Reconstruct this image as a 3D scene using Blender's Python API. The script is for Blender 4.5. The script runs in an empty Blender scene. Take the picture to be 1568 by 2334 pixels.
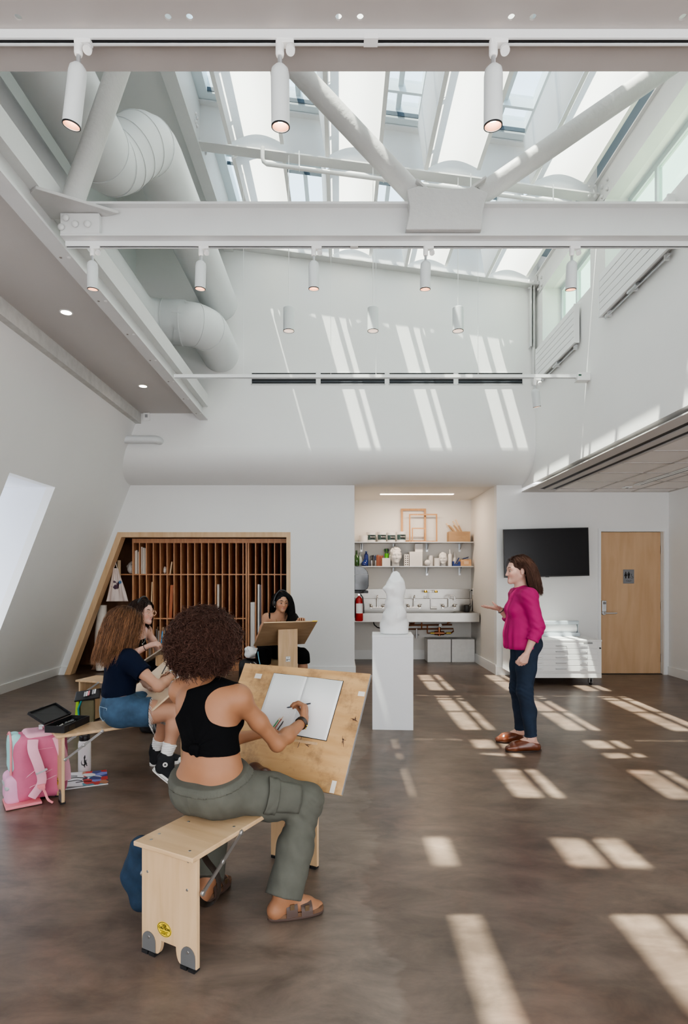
import bpy, bmesh, math, random
import numpy as np
from mathutils import Vector, Matrix

random.seed(7); np.random.seed(7)
SC = bpy.context.scene
COL = SC.collection
FPX, VX, HY, CAMH = 1320.0, 775.0, 1320.0, 1.42     # focal length in px, vanishing point, camera height
PI = math.pi

# ------------------------------------------------------------------ materials
def _nt(name):
    m = bpy.data.materials.new(name); m.use_nodes = True
    nt = m.node_tree
    return m, nt, nt.nodes['Principled BSDF']

def mat(name, col, rough=0.5, metal=0.0, var=0.0, scale=8.0, bump=0.0, bscale=60.0, spec=None, emit=None, estr=0.0, attr=False, coat=0.0, dist=0.002):
    m, nt, b = _nt(name)
    c = (col[0], col[1], col[2], 1)
    b.inputs['Base Color'].default_value = c
    b.inputs['Roughness'].default_value = rough
    b.inputs['Metallic'].default_value = metal
    if spec is not None: b.inputs['Specular IOR Level'].default_value = spec
    if coat: b.inputs['Coat Weight'].default_value = coat
    if emit:
        b.inputs['Emission Color'].default_value = (*emit, 1); b.inputs['Emission Strength'].default_value = estr
    tc = nt.nodes.new('ShaderNodeTexCoord')
    src = None
    if attr:
        a = nt.nodes.new('ShaderNodeAttribute'); a.attribute_name = 'Col'; src = a.outputs['Color']
        nt.links.new(src, b.inputs['Base Color'])
    if var > 0:
        n = nt.nodes.new('ShaderNodeTexNoise'); n.inputs['Scale'].default_value = scale; n.inputs['Detail'].default_value = 5
        nt.links.new(tc.outputs['Object'], n.inputs['Vector'])
        mr = nt.nodes.new('ShaderNodeMapRange'); mr.inputs['From Min'].default_value = .3; mr.inputs['From Max'].default_value = .7
        mr.inputs['To Min'].default_value = 1 - var; mr.inputs['To Max'].default_value = 1 + var
        nt.links.new(n.outputs['Fac'], mr.inputs['Value'])
        mx = nt.nodes.new('ShaderNodeMix'); mx.data_type = 'RGBA'; mx.blend_type = 'MULTIPLY'; mx.inputs['Factor'].default_value = 1
        mx.clamp_result = False
        if src: nt.links.new(src, mx.inputs['A'])
        else: mx.inputs['A'].default_value = c
        nt.links.new(mr.outputs['Result'], mx.inputs['B'])
        nt.links.new(mx.outputs['Result'], b.inputs['Base Color'])
    if bump > 0:
        n2 = nt.nodes.new('ShaderNodeTexNoise'); n2.inputs['Scale'].default_value = bscale; n2.inputs['Detail'].default_value = 4
        nt.links.new(tc.outputs['Object'], n2.inputs['Vector'])
        bp = nt.nodes.new('ShaderNodeBump'); bp.inputs['Strength'].default_value = bump; bp.inputs['Distance'].default_value = dist
        nt.links.new(n2.outputs['Fac'], bp.inputs['Height']); nt.links.new(bp.outputs['Normal'], b.inputs['Normal'])
    return m

def wood(name, c1, c2, axis='Z', scale=6.0, rough=0.45, stretch=14.0, dirt=0.0):
    m, nt, b = _nt(name)
    tc = nt.nodes.new('ShaderNodeTexCoord'); mp = nt.nodes.new('ShaderNodeMapping')
    s = [stretch, stretch, stretch]; s['XYZ'.index(axis)] = 1.0
    mp.inputs['Scale'].default_value = s
    nt.links.new(tc.outputs['Object'], mp.inputs['Vector'])
    n = nt.nodes.new('ShaderNodeTexNoise'); n.inputs['Scale'].default_value = scale; n.inputs['Detail'].default_value = 6; n.inputs['Distortion'].default_value = .4
    nt.links.new(mp.outputs['Vector'], n.inputs['Vector'])
    cr = nt.nodes.new('ShaderNodeValToRGB')
    cr.color_ramp.elements[0].position = .3; cr.color_ramp.elements[0].color = (*c1, 1)
    cr.color_ramp.elements[1].position = .7; cr.color_ramp.elements[1].color = (*c2, 1)
    nt.links.new(n.outputs['Fac'], cr.inputs['Fac'])
    out = cr.outputs['Color']
    if dirt > 0:
        n3 = nt.nodes.new('ShaderNodeTexNoise'); n3.inputs['Scale'].default_value = 5; n3.inputs['Detail'].default_value = 9; n3.inputs['Roughness'].default_value = .7
        nt.links.new(tc.outputs['Object'], n3.inputs['Vector'])
        r3 = nt.nodes.new('ShaderNodeMapRange'); r3.inputs['From Min'].default_value = .50; r3.inputs['From Max'].default_value = .72
        r3.inputs['To Min'].default_value = 0; r3.inputs['To Max'].default_value = dirt
        nt.links.new(n3.outputs['Fac'], r3.inputs['Value'])
        mx = nt.nodes.new('ShaderNodeMix'); mx.data_type = 'RGBA'
        mx.inputs['B'].default_value = (.16, .09, .05, 1)
        nt.links.new(r3.outputs['Result'], mx.inputs['Factor']); nt.links.new(out, mx.inputs['A'])
        out = mx.outputs['Result']
    nt.links.new(out, b.inputs['Base Color'])
    b.inputs['Roughness'].default_value = rough
    return m

def glassmat(name, tint=(.9, .96, 1), refl=.08, rough=0.02):
    m = bpy.data.materials.new(name); m.use_nodes = True; nt = m.node_tree
    nt.nodes.clear()
    o = nt.nodes.new('ShaderNodeOutputMaterial'); t = nt.nodes.new('ShaderNodeBsdfTransparent'); g = nt.nodes.new('ShaderNodeBsdfGlossy')
    t.inputs['Color'].default_value = (*tint, 1); g.inputs['Roughness'].default_value = rough
    mx = nt.nodes.new('ShaderNodeMixShader'); fr = nt.nodes.new('ShaderNodeFresnel'); fr.inputs['IOR'].default_value = 1.3
    nt.links.new(fr.outputs['Fac'], mx.inputs['Fac']) if refl is None else None
    if refl is not None: mx.inputs['Fac'].default_value = refl
    nt.links.new(t.outputs[0], mx.inputs[1]); nt.links.new(g.outputs[0], mx.inputs[2]); nt.links.new(mx.outputs[0], o.inputs['Surface'])
    return m

def translucent(name, col, mixf=.5, extra=0.0):
    m = bpy.data.materials.new(name); m.use_nodes = True; nt = m.node_tree
    nt.nodes.clear()
    o = nt.nodes.new('ShaderNodeOutputMaterial'); t = nt.nodes.new('ShaderNodeBsdfTranslucent'); d = nt.nodes.new('ShaderNodeBsdfDiffuse')
    t.inputs['Color'].default_value = (*col, 1); d.inputs['Color'].default_value = (*col, 1)
    mx = nt.nodes.new('ShaderNodeMixShader'); mx.inputs['Fac'].default_value = mixf
    nt.links.new(t.outputs[0], mx.inputs[1]); nt.links.new(d.outputs[0], mx.inputs[2]); nt.links.new(mx.outputs[0], o.inputs['Surface'])
    return m

# ------------------------------------------------------------------ tags
def tag(o, label=None, cat=None, group=None, kind=None):
    if label: o['label'] = label
    if cat: o['category'] = cat
    if group: o['group'] = group
    if kind: o['kind'] = kind
    return o

def thing(name, label, cat, loc=(0, 0, 0), rotz=0.0, group=None, rot=None):
    o = bpy.data.objects.new(name, None); COL.objects.link(o)
    o.location = loc; o.rotation_euler = rot if rot else (0, 0, rotz)
    o.empty_display_size = .1
    return tag(o, label, cat, group)

def copy_tree(o, parent=None):
    c = o.copy(); COL.objects.link(c); c.parent = parent
    for ch in list(o.children): copy_tree(ch, c)
    return c

def V(*a): return np.array(a if len(a) > 1 else a[0], float)
def nrm(v): v = np.asarray(v, float); return v / (np.linalg.norm(v) + 1e-12)

# ------------------------------------------------------------------ mesh builder
class MB:
    def __init__(s): s.v = []; s.f = []; s.m = []
    def add(s, verts, faces, mi=0):
        o = len(s.v); s.v += [tuple(map(float, p)) for p in verts]
        s.f += [tuple(o + i for i in f) for f in faces]; s.m += [mi] * len(faces); return s
    def box(s, x0, x1, y0, y1, z0, z1, mi=0):
        p = [(x0, y0, z0), (x1, y0, z0), (x1, y1, z0), (x0, y1, z0), (x0, y0, z1), (x1, y0, z1), (x1, y1, z1), (x0, y1, z1)]
        return s.add(p, [(0, 3, 2, 1), (4, 5, 6, 7), (0, 1, 5, 4), (1, 2, 6, 5), (2, 3, 7, 6), (3, 0, 4, 7)], mi)
    def obox(s, c, ax, ay, az, hx, hy, hz, mi=0):
        c, ax, ay, az = V(c), nrm(ax), nrm(ay), nrm(az)
        p = [c + ax * hx * i + ay * hy * j + az * hz * k for k in (-1, 1) for (i, j) in ((-1, -1), (1, -1), (1, 1), (-1, 1))]
        return s.add(p, [(0, 3, 2, 1), (4, 5, 6, 7), (0, 1, 5, 4), (1, 2, 6, 5), (2, 3, 7, 6), (3, 0, 4, 7)], mi)
    def prism(s, pts, axis, a, b, mi=0):
        """polygon pts (2D) extruded along axis x/y/z from a to b"""
        def P(u, w, t): return {'x': (t, u, w), 'y': (u, t, w), 'z': (u, w, t)}[axis]
        n = len(pts)
        v = [P(u, w, a) for u, w in pts] + [P(u, w, b) for u, w in pts]
        f = [tuple(range(n)), tuple(range(2 * n - 1, n - 1, -1))] + [(i, i + n, (i + 1) % n + n, (i + 1) % n) for i in range(n)]
        return s.add(v, f, mi)
    def quad(s, a, b, c, d, mi=0): return s.add([a, b, c, d], [(0, 1, 2, 3)], mi)
    def tube(s, pts, r, seg=12, cap=True, mi=0, closed=False):
        pts = [V(p) for p in pts]; n = len(pts)
        rr = r if hasattr(r, '__len__') else [r] * n
        vs = []; prev = None
        for i, p in enumerate(pts):
            if closed: t = nrm(pts[(i + 1) % n] - pts[i - 1])
            else: t = nrm(pts[min(i + 1, n - 1)] - pts[max(i - 1, 0)])
            if prev is None:
                a = nrm(np.cross(t, (0, 0, 1) if abs(t[2]) < .9 else (1, 0, 0)))
            else:
                a = nrm(prev - t * np.dot(prev, t))
            prev = a; bb = np.cross(t, a)
            for k in range(seg):
                an = 2 * PI * k / seg
                vs.append(p + (a * math.cos(an) + bb * math.sin(an)) * rr[i])
        fs = []
        for i in range(n if closed else n - 1):
            j = (i + 1) % n
            for k in range(seg): fs.append((i * seg + k, j * seg + k, j * seg + (k + 1) % seg, i * seg + (k + 1) % seg))
        if cap and not closed:
            fs.append(tuple(range(seg))); fs.append(tuple(range(n * seg - 1, (n - 1) * seg - 1, -1)))
        return s.add(vs, fs, mi)
    def lathe(s, prof, c=(0, 0, 0), seg=24, mi=0, ax=(0, 0, 1), caps=True):
        """prof: list of (radius, height) along ax"""
        ax = nrm(ax); a = nrm(np.cross(ax, (0, 1, 0) if abs(ax[1]) < .9 else (1, 0, 0))); b = np.cross(ax, a); c = V(c)
        vs = [c + ax * h + (a * math.cos(2 * PI * k / seg) + b * math.sin(2 * PI * k / seg)) * r for r, h in prof for k in range(seg)]
        n = len(prof)
        fs = [(i * seg + k, i * seg + (k + 1) % seg, (i + 1) * seg + (k + 1) % seg, (i + 1) * seg + k) for i in range(n - 1) for k in range(seg)]
        if caps: fs += [tuple(range(seg - 1, -1, -1)), tuple(range((n - 1) * seg, n * seg))]
        return s.add(vs, fs, mi)
    def ball(s, c, r, seg=16, rings=10, sc=(1, 1, 1), mi=0, R=None):
        c = V(c); vs = []; fs = []
        for i in range(rings + 1):
            th = PI * i / rings
            for k in range(seg):
                ph = 2 * PI * k / seg
                p = V(math.sin(th) * math.cos(ph) * sc[0], math.sin(th) * math.sin(ph) * sc[1], math.cos(th) * sc[2]) * r
                if R is not None: p = R @ p
                vs.append(c + p)
        for i in range(rings):
            for k in range(seg): fs.append((i * seg + k, (i + 1) * seg + k, (i + 1) * seg + (k + 1) % seg, i * seg + (k + 1) % seg))
        return s.add(vs, fs, mi)
    def ring(s, c, ro, ri, h, ax=(0, 0, 1), seg=24, mi=0):
        return s.lathe([(ri, 0), (ro, 0), (ro, h), (ri, h), (ri, 0)], c, seg, mi, ax, caps=False)
    def build(s, name, mats, parent=None, smooth=False, bevel=0.0, origin=None, kind=None, angle=None):
        me = bpy.data.meshes.new(name)
        v = s.v
        if origin is not None: v = [(p[0] - origin[0], p[1] - origin[1], p[2] - origin[2]) for p in v]
        me.from_pydata(v, [], s.f)
        bm = bmesh.new(); bm.from_mesh(me)
        bmesh.ops.remove_doubles(bm, verts=bm.verts, dist=1e-6)
        bmesh.ops.recalc_face_normals(bm, faces=bm.faces)
        bm.to_mesh(me); bm.free()
        ms = mats if isinstance(mats, (list, tuple)) else [mats]
        for m in ms: me.materials.append(m)
        if len(ms) > 1 and len(me.polygons) == len(s.m): me.polygons.foreach_set('material_index', s.m)
        if smooth:
            me.polygons.foreach_set('use_smooth', [True] * len(me.polygons))
            if smooth != 'all':
                try: me.set_sharp_from_angle(angle=math.radians(angle or 40))
                except Exception: pass
        o = bpy.data.objects.new(name, me); COL.objects.link(o)
        if origin is not None: o.location = origin
        if parent is not None: o.parent = parent
        if bevel > 0:
            bv = o.modifiers.new('bevel', 'BEVEL'); bv.width = bevel; bv.segments = 2; bv.limit_method = 'ANGLE'; bv.angle_limit = math.radians(40)
        if kind: o['kind'] = kind
        return o

def struct(name, mb, m, **kw):
    o = mb.build(name, m, **kw); o['kind'] = 'structure'; return o

def text_mesh(name, body, size, m, parent=None, loc=(0, 0, 0), rot=(PI / 2, 0, 0), align='CENTER', ext=.0004, bold=0.0):
    cu = bpy.data.curves.new(name, 'FONT'); cu.body = body; cu.size = size; cu.align_x = align; cu.align_y = 'CENTER'; cu.extrude = ext; cu.offset = bold
    tmp = bpy.data.objects.new(name + '_tmp', cu); COL.objects.link(tmp)
    dg = bpy.context.evaluated_depsgraph_get(); dg.update()
    me = bpy.data.meshes.new_from_object(tmp.evaluated_get(dg))
    bpy.data.objects.remove(tmp)
    me.materials.clear(); me.materials.append(m)
    o = bpy.data.objects.new(name, me); COL.objects.link(o)
    o.location = loc; o.rotation_euler = rot
    if parent is not None: o.parent = parent
    return o

# ------------------------------------------------------------------ implicit surfaces (numpy)
def cone(a, b, ra, rb, k=.02, t='', clip=None): return dict(T='c', a=V(a), b=V(b), ra=ra, rb=rb, k=k, t=t, clip=clip)
def ell(c, r, R=None, k=.02, t='', clip=None): return dict(T='e', c=V(c), r=V(r), R=np.eye(3) if R is None else np.array(R, float), k=k, t=t, clip=clip)
def sph(c, r, k=.02, t=''): return cone(c, c, r, r, k, t)

def pdist(p, P):
    if p['T'] == 'c':
        ba = p['b'] - p['a']; L2 = float(ba @ ba)
        q = P - p['a']
        h = np.clip((q @ ba) / L2, 0, 1) if L2 > 1e-12 else np.zeros(P.shape[:-1])
        d = np.sqrt(((q - h[..., None] * ba) ** 2).sum(-1)) - (p['ra'] + (p['rb'] - p['ra']) * h)
    else:
        q = (P - p['c']) @ p['R'].T
        k0 = np.sqrt(((q / p['r']) ** 2).sum(-1)); k1 = np.sqrt(((q / p['r'] ** 2) ** 2).sum(-1)) + 1e-9
        d = k0 * (k0 - 1) / k1
        d = np.where(k0 < 1e-3, -p['r'].min(), d)
    if p['clip'] is not None:
        for c, n in p['clip']: d = np.maximum(d, (P - V(c)) @ nrm(n))
    return d

def pbound(p):
    if p['T'] == 'c':
        r = max(p['ra'], p['rb']); return np.minimum(p['a'], p['b']) - r, np.maximum(p['a'], p['b']) + r
    r = p['r'].max(); return p['c'] - r, p['c'] + r

def inflate(prims, d, tags=None, k=None):
    out = []
    for p in prims:
        if tags is not None and p['t'] not in tags: continue
        q = dict(p)
        if q['T'] == 'c': q['ra'] = p['ra'] + d; q['rb'] = p['rb'] + d
        else: q['r'] = p['r'] + d
        if k is not None: q['k'] = k
        out.append(q)
    return out

def wrinkle(P, f=22.0, seed=0.0):
    x, y, z = P[..., 0], P[..., 1], P[..., 2]
    a = np.sin(x * f + 2.1 * np.sin(y * f * .45 + seed) + seed) + np.sin(y * f * 1.1 - 1.7 * np.sin(z * f * .5 + seed * 2) + 1.3 * seed)
    b = np.sin(z * f * 1.4 + 1.9 * np.sin(x * f * .6 - seed) + 1.5 * np.sin(y * f * .35)) + .5 * np.sin((x + z) * f * 2.1 + 2 * np.sin(y * f))
    return (a + b) / 3.5

def implicit(prims, res=.005, subs=(), clips=(), disp=None, pad=.02, smooth=1):
    lo = np.min([pbound(p)[0] for p in prims], 0) - pad; hi = np.max([pbound(p)[1] for p in prims], 0) + pad
    n = np.ceil((hi - lo) / res).astype(int) + 1
    F = np.full(n, .2, np.float32)
    ax = [lo[i] + np.arange(n[i]) * res for i in range(3)]
    def region(p, mg):
        l, h = pbound(p)
        i0 = np.clip(np.floor((l - mg - lo) / res).astype(int), 0, n - 1); i1 = np.clip(np.ceil((h + mg - lo) / res).astype(int) + 1, 1, n)
        sl = tuple(slice(i0[i], i1[i]) for i in range(3))
        g = np.stack(np.meshgrid(*[ax[i][sl[i]] for i in range(3)], indexing='ij'), -1)
        return sl, g
    for p in prims:
        sl, g = region(p, p['k'] + res * 3)
        d = pdist(p, g); f = F[sl]; k = max(p['k'], 1e-5)
        h = np.maximum(k - np.abs(f - d), 0) / k
        F[sl] = np.minimum(f, d) - h * h * k * .25
    for p in subs:
        sl, g = region(p, p['k'] + res * 3)
        d = -pdist(p, g); f = F[sl]; k = max(p['k'], 1e-5)
        h = np.maximum(k - np.abs(f - d), 0) / k
        F[sl] = np.maximum(f, d) + h * h * k * .25
    if disp is not None or clips:
        idx = np.argwhere(np.abs(F) < .05)
        P = lo + idx * res
        fv = F[tuple(idx.T)].astype(float)
        if disp is not None: fv = fv + disp(P)
        for c, nn in clips: fv = np.maximum(fv, (P - V(c)) @ nrm(nn))
        F[tuple(idx.T)] = fv
        for c, nn in clips:                      # deep inside values too
            idx = np.argwhere(F <= -.05)
            if len(idx):
                P = lo + idx * res
                F[tuple(idx.T)] = np.maximum(F[tuple(idx.T)], (P - V(c)) @ nrm(nn))
    return surfnet(F, lo, res, smooth)

def surfnet(F, lo, res, smooth=1):
    S = F < 0
    nx, ny, nz = F.shape
    cnt = np.zeros((nx - 1, ny - 1, nz - 1), np.int8)
    for dx in (0, 1):
        for dy in (0, 1):
            for dz in (0, 1):
                cnt += S[dx:nx - 1 + dx, dy:ny - 1 + dy, dz:nz - 1 + dz]
    act = np.argwhere((cnt > 0) & (cnt < 8))
    cid = np.full(cnt.shape, -1, np.int64); cid[tuple(act.T)] = np.arange(len(act))
    acc = np.zeros((len(act), 3)); w = np.zeros(len(act))
    for axis in range(3):
        o1, o2 = [i for i in range(3) if i != axis]
        for a in (0, 1):
            for b in (0, 1):
                off = np.zeros(3, int); off[o1] = a; off[o2] = b
                i0 = act + off; i1 = i0.copy(); i1[:, axis] += 1
                f0 = F[tuple(i0.T)]; f1 = F[tuple(i1.T)]
                m = (f0 < 0) != (f1 < 0)
                t = np.where(m, f0 / np.where(m, f0 - f1, 1), 0)
                p = i0.astype(float); p[:, axis] += t
                acc[m] += p[m]; w[m] += 1
    verts = lo + acc / w[:, None] * res
    quads = []
    for axis in range(3):
        o1, o2 = [i for i in range(3) if i != axis]
        s0 = [slice(None)] * 3; s1 = [slice(None)] * 3
        s0[axis] = slice(0, -1); s1[axis] = slice(1, None)
        for o in (o1, o2): s0[o] = slice(1, -1); s1[o] = slice(1, -1)
        A = S[tuple(s0)]; B = S[tuple(s1)]
        e = np.argwhere(A != B)
        if not len(e): continue
        fl = A[tuple(e.T)]
        base = e.copy(); base[:, o1] += 1; base[:, o2] += 1
        def C(a, b):
            q = base.copy(); q[:, o1] -= a; q[:, o2] -= b; return cid[tuple(q.T)]
        q = np.stack([C(1, 1), C(0, 1), C(0, 0), C(1, 0)], 1)
        if axis == 1: fl = ~fl
        q[~fl] = q[~fl][:, ::-1]
        quads.append(q)
    Q = np.concatenate(quads)
    for _ in range(smooth):
        s = np.zeros_like(verts); c = np.zeros(len(verts))
        for i in range(4):
            a, b = Q[:, i], Q[:, (i + 1) % 4]
            for k in range(3):
                s[:, k] += np.bincount(a, verts[b, k], len(verts)) + np.bincount(b, verts[a, k], len(verts))
            c += np.bincount(a, minlength=len(verts)) + np.bincount(b, minlength=len(verts))
        verts = verts * .4 + .6 * s / c[:, None]
    return verts, Q

def np_mesh(name, verts, quads, m, parent=None, origin=None, colors=None, smooth=True):
    o3 = V(origin) if origin is not None else V(0, 0, 0)
    me = bpy.data.meshes.new(name)
    v = (verts - o3).astype(np.float32); nq, nv = len(quads), quads.shape[1]
    me.vertices.add(len(v)); me.vertices.foreach_set('co', v.ravel())
    me.loops.add(nq * nv); me.loops.foreach_set('vertex_index', quads.astype(np.int32).ravel())
    me.polygons.add(nq); me.polygons.foreach_set('loop_start', np.arange(0, nq * nv, nv, dtype=np.int32))
    try: me.polygons.foreach_set('loop_total', np.full(nq, nv, np.int32))
    except Exception: pass
    me.update(calc_edges=True)
    if smooth: me.polygons.foreach_set('use_smooth', np.ones(nq, bool))
    if colors is not None:
        at = me.color_attributes.new('Col', 'FLOAT_COLOR', 'POINT')
        c4 = np.ones((len(v), 4), np.float32); c4[:, :3] = colors
        at.data.foreach_set('color', c4.ravel())
    me.materials.append(m)
    o = bpy.data.objects.new(name, me); COL.objects.link(o)
    if parent is not None: o.parent = parent
    elif origin is not None: o.location = tuple(o3)
    return o

def strands(paths, radius, sides=3, taper=.35):
    """paths: (n, k, 3) -> tube mesh arrays"""
    n, k, _ = paths.shape
    t = np.gradient(paths, axis=1); t /= np.linalg.norm(t, axis=2, keepdims=True) + 1e-9
    ref = np.tile(V(.31, .17, .93), (n, k, 1)); a = np.cross(t, ref); a /= np.linalg.norm(a, axis=2, keepdims=True) + 1e-9
    b = np.cross(t, a)
    rad = (np.asarray(radius).reshape(-1, 1) if np.ndim(radius) else radius) * (1 - (1 - taper) * np.linspace(0, 1, k) ** 2)[None, :]
    vs = []
    for s in range(sides):
        an = 2 * PI * s / sides
        vs.append(paths + (a * math.cos(an) + b * math.sin(an)) * rad[..., None])
    vs = np.stack(vs, 2).reshape(-1, 3)
    i = np.arange(n)[:, None, None] * k * sides + np.arange(k - 1)[None, :, None] * sides
    s0 = np.arange(sides)[None, None, :]; s1 = (s0 + 1) % sides
    q = np.stack([i + s0, i + s1, i + sides + s1, i + sides + s0], -1).reshape(-1, 4)
    return vs, q
# ------------------------------------------------------------------ palette
WALL = mat('wall_paint', (.82, .82, .81), .6, var=.012, scale=1.5, bump=.06, bscale=140)
WALLW = mat('alcove_paint', (.80, .78, .74), .6, var=.01, scale=2)
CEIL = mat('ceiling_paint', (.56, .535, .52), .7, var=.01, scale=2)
STEEL = mat('painted_steel', (.68, .68, .675), .42, var=.02, scale=5, bump=.25, bscale=40)
STEELD = mat('painted_steel_rough', (.54, .53, .52), .5, var=.03, scale=7, bump=.6, bscale=28, dist=.006)
DUCTM = mat('duct_paint', (.72, .74, .75), .45, var=.01, bump=.05, bscale=30)
WHITEM = mat('white_metal', (.82, .83, .83), .35)
WHITEP = mat('white_plastic', (.86, .86, .85), .35)
BLACKM = mat('black_metal', (.012, .012, .014), .45)
BLACKP = mat('black_plastic', (.018, .018, .02), .35, bump=.05)
DARKSLOT = mat('slot_black', (.02, .022, .026), .6)
ALU = mat('brushed_aluminium', (.62, .64, .66), .35, metal=.8)
STAIN = mat('stainless_steel', (.36, .345, .32), .30, metal=.95, var=.05, scale=9, bump=.04, bscale=90)
CHROME = mat('chrome', (.78, .78, .78), .12, metal=1)
FRAMEB = mat('skylight_frame', (.62, .69, .72), .4)
FRAMED = mat('skylight_dark', (.22, .27, .30), .5)
GASKET = mat('dark_gasket', (.05, .07, .09), .5)
WARM = mat('lamp_glow', (1, .8, .62), .5, emit=(1, .86, .70), estr=14)
WARMIN = mat('lamp_reflector', (.40, .22, .15), .35, emit=(1, .5, .3), estr=.05)
HOUSE = mat('lamp_grey_white', (.66, .69, .69), .4)
LEDM = mat('linear_led', (1, .9, .8), .5, emit=(1, .80, .64), estr=5.0)
GLASS = glassmat('skylight_glass', (.72, .80, .85), .06)
GLASSG = glassmat('window_glass', (.70, .84, .74), .08)
BAFFLE = translucent('baffle_sheet', (.74, .725, .715), .36)
SHADE = translucent('window_blind', (.9, .92, .95), .5)

def floor_material():
    m, nt, b = _nt('polished_concrete')
    tc = nt.nodes.new('ShaderNodeTexCoord')
    def noise(sc, det, rough=.55, dist=0, vec=None):
        n = nt.nodes.new('ShaderNodeTexNoise'); n.inputs['Scale'].default_value = sc; n.inputs['Detail'].default_value = det
        n.inputs['Roughness'].default_value = rough; n.inputs['Distortion'].default_value = dist
        nt.links.new(vec or tc.outputs['Object'], n.inputs['Vector']); return n.outputs['Fac']
    cr = nt.nodes.new('ShaderNodeValToRGB'); e = cr.color_ramp.elements
    e[0].position = .30; e[0].color = (.090, .064, .049, 1); e[1].position = .72; e[1].color = (.205, .155, .120, 1)
    k = e.new(.5); k.color = (.142, .103, .080, 1)
    nt.links.new(noise(.9, 9, .62, .5), cr.inputs['Fac'])
    # reddish clouds
    mx = nt.nodes.new('ShaderNodeMix'); mx.data_type = 'RGBA'; mx.inputs['B'].default_value = (.20, .105, .070, 1)
    mr = nt.nodes.new('ShaderNodeMapRange'); mr.inputs['From Min'].default_value = .52; mr.inputs['From Max'].default_value = .72; mr.inputs['To Max'].default_value = .42
    nt.links.new(noise(1.7, 6, .6, .8), mr.inputs['Value']); nt.links.new(mr.outputs['Result'], mx.inputs['Factor']); nt.links.new(cr.outputs['Color'], mx.inputs['A'])
    # greyer, paler plaster area to the left of the seam
    mx2 = nt.nodes.new('ShaderNodeMix'); mx2.data_type = 'RGBA'; mx2.inputs['B'].default_value = (.245, .20, .165, 1)
    sx = nt.nodes.new('ShaderNodeSeparateXYZ'); nt.links.new(tc.outputs['Object'], sx.inputs[0])
    ad = nt.nodes.new('ShaderNodeMath'); ad.operation = 'MULTIPLY_ADD'; ad.inputs[1].default_value = .9
    nt.links.new(noise(1.1, 5, .6, .4), ad.inputs[0]); nt.links.new(sx.outputs['X'], ad.inputs[2])
    st = nt.nodes.new('ShaderNodeMapRange'); st.inputs['From Min'].default_value = .60; st.inputs['From Max'].default_value = .63; st.inputs['To Min'].default_value = .42; st.inputs['To Max'].default_value = 0
    nt.links.new(ad.outputs[0], st.inputs['Value'])
    gate = nt.nodes.new('ShaderNodeMapRange'); gate.inputs['From Min'].default_value = -1.2; gate.inputs['From Max'].default_value = .2
    nt.links.new(sx.outputs['X'], gate.inputs['Value'])
    ml = nt.nodes.new('ShaderNodeMath'); ml.operation = 'MULTIPLY'; nt.links.new(st.outputs[0], ml.inputs[0]); nt.links.new(gate.outputs[0], ml.inputs[1])
    nt.links.new(ml.outputs[0], mx2.inputs['Factor']); nt.links.new(mx.outputs['Result'], mx2.inputs['A'])
    # fine trowel streaks
    mp = nt.nodes.new('ShaderNodeMapping'); mp.inputs['Rotation'].default_value = (0, 0, .7); mp.inputs['Scale'].default_value = (1, 2.2, 1)
    nt.links.new(tc.outputs['Object'], mp.inputs['Vector'])
    mr2 = nt.nodes.new('ShaderNodeMapRange'); mr2.inputs['From Min'].default_value = .35; mr2.inputs['From Max'].default_value = .65; mr2.inputs['To Min'].default_value = .70; mr2.inputs['To Max'].default_value = 1.28
    nt.links.new(noise(3, 10, .68, .4, mp.outputs['Vector']), mr2.inputs['Value'])
    mm = nt.nodes.new('ShaderNodeMix'); mm.data_type = 'RGBA'; mm.blend_type = 'MULTIPLY'; mm.inputs['Factor'].default_value = 1
    nt.links.new(mx2.outputs['Result'], mm.inputs['A']); nt.links.new(mr2.outputs['Result'], mm.inputs['B'])
    nt.links.new(mm.outputs['Result'], b.inputs['Base Color'])
    b.inputs['Roughness'].default_value = .31
    bp = nt.nodes.new('ShaderNodeBump'); bp.inputs['Strength'].default_value = .05; bp.inputs['Distance'].default_value = .003
    nt.links.new(noise(5, 2), bp.inputs['Height']); nt.links.new(bp.outputs['Normal'], b.inputs['Normal'])
    b.inputs['Specular IOR Level'].default_value = .45
    return m
FLOOR = floor_material()

BW, UW, AB = 8.60, 8.00, 10.28          # lower back wall, upper back wall, alcove back
XL0, SL = -4.196, .385                   # slanted wall: X = XL0 + SL*z
XR, XRR = 2.70, 4.88                     # upper right wall, far right wall
SOF, LOWC = 2.71, 3.71                   # right soffit, left low ceiling
COVE0, COVE1 = 2.814, 3.24
AX0, AX1 = .215, 2.325                   # alcove sides
DX0, DX1, DZ = 3.876, 4.806, 2.127       # door
def XS(z): return XL0 + SL * z
def ZR(x): return 5.45 + .132 * (XR - x) # underside of roof steel
YN = -1.6                                # near end of the modelled room

# ---- floor
b = MB(); b.box(-5.2, 5.1, YN, 10.5, -.12, 0); struct('floor', b, FLOOR)

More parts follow.
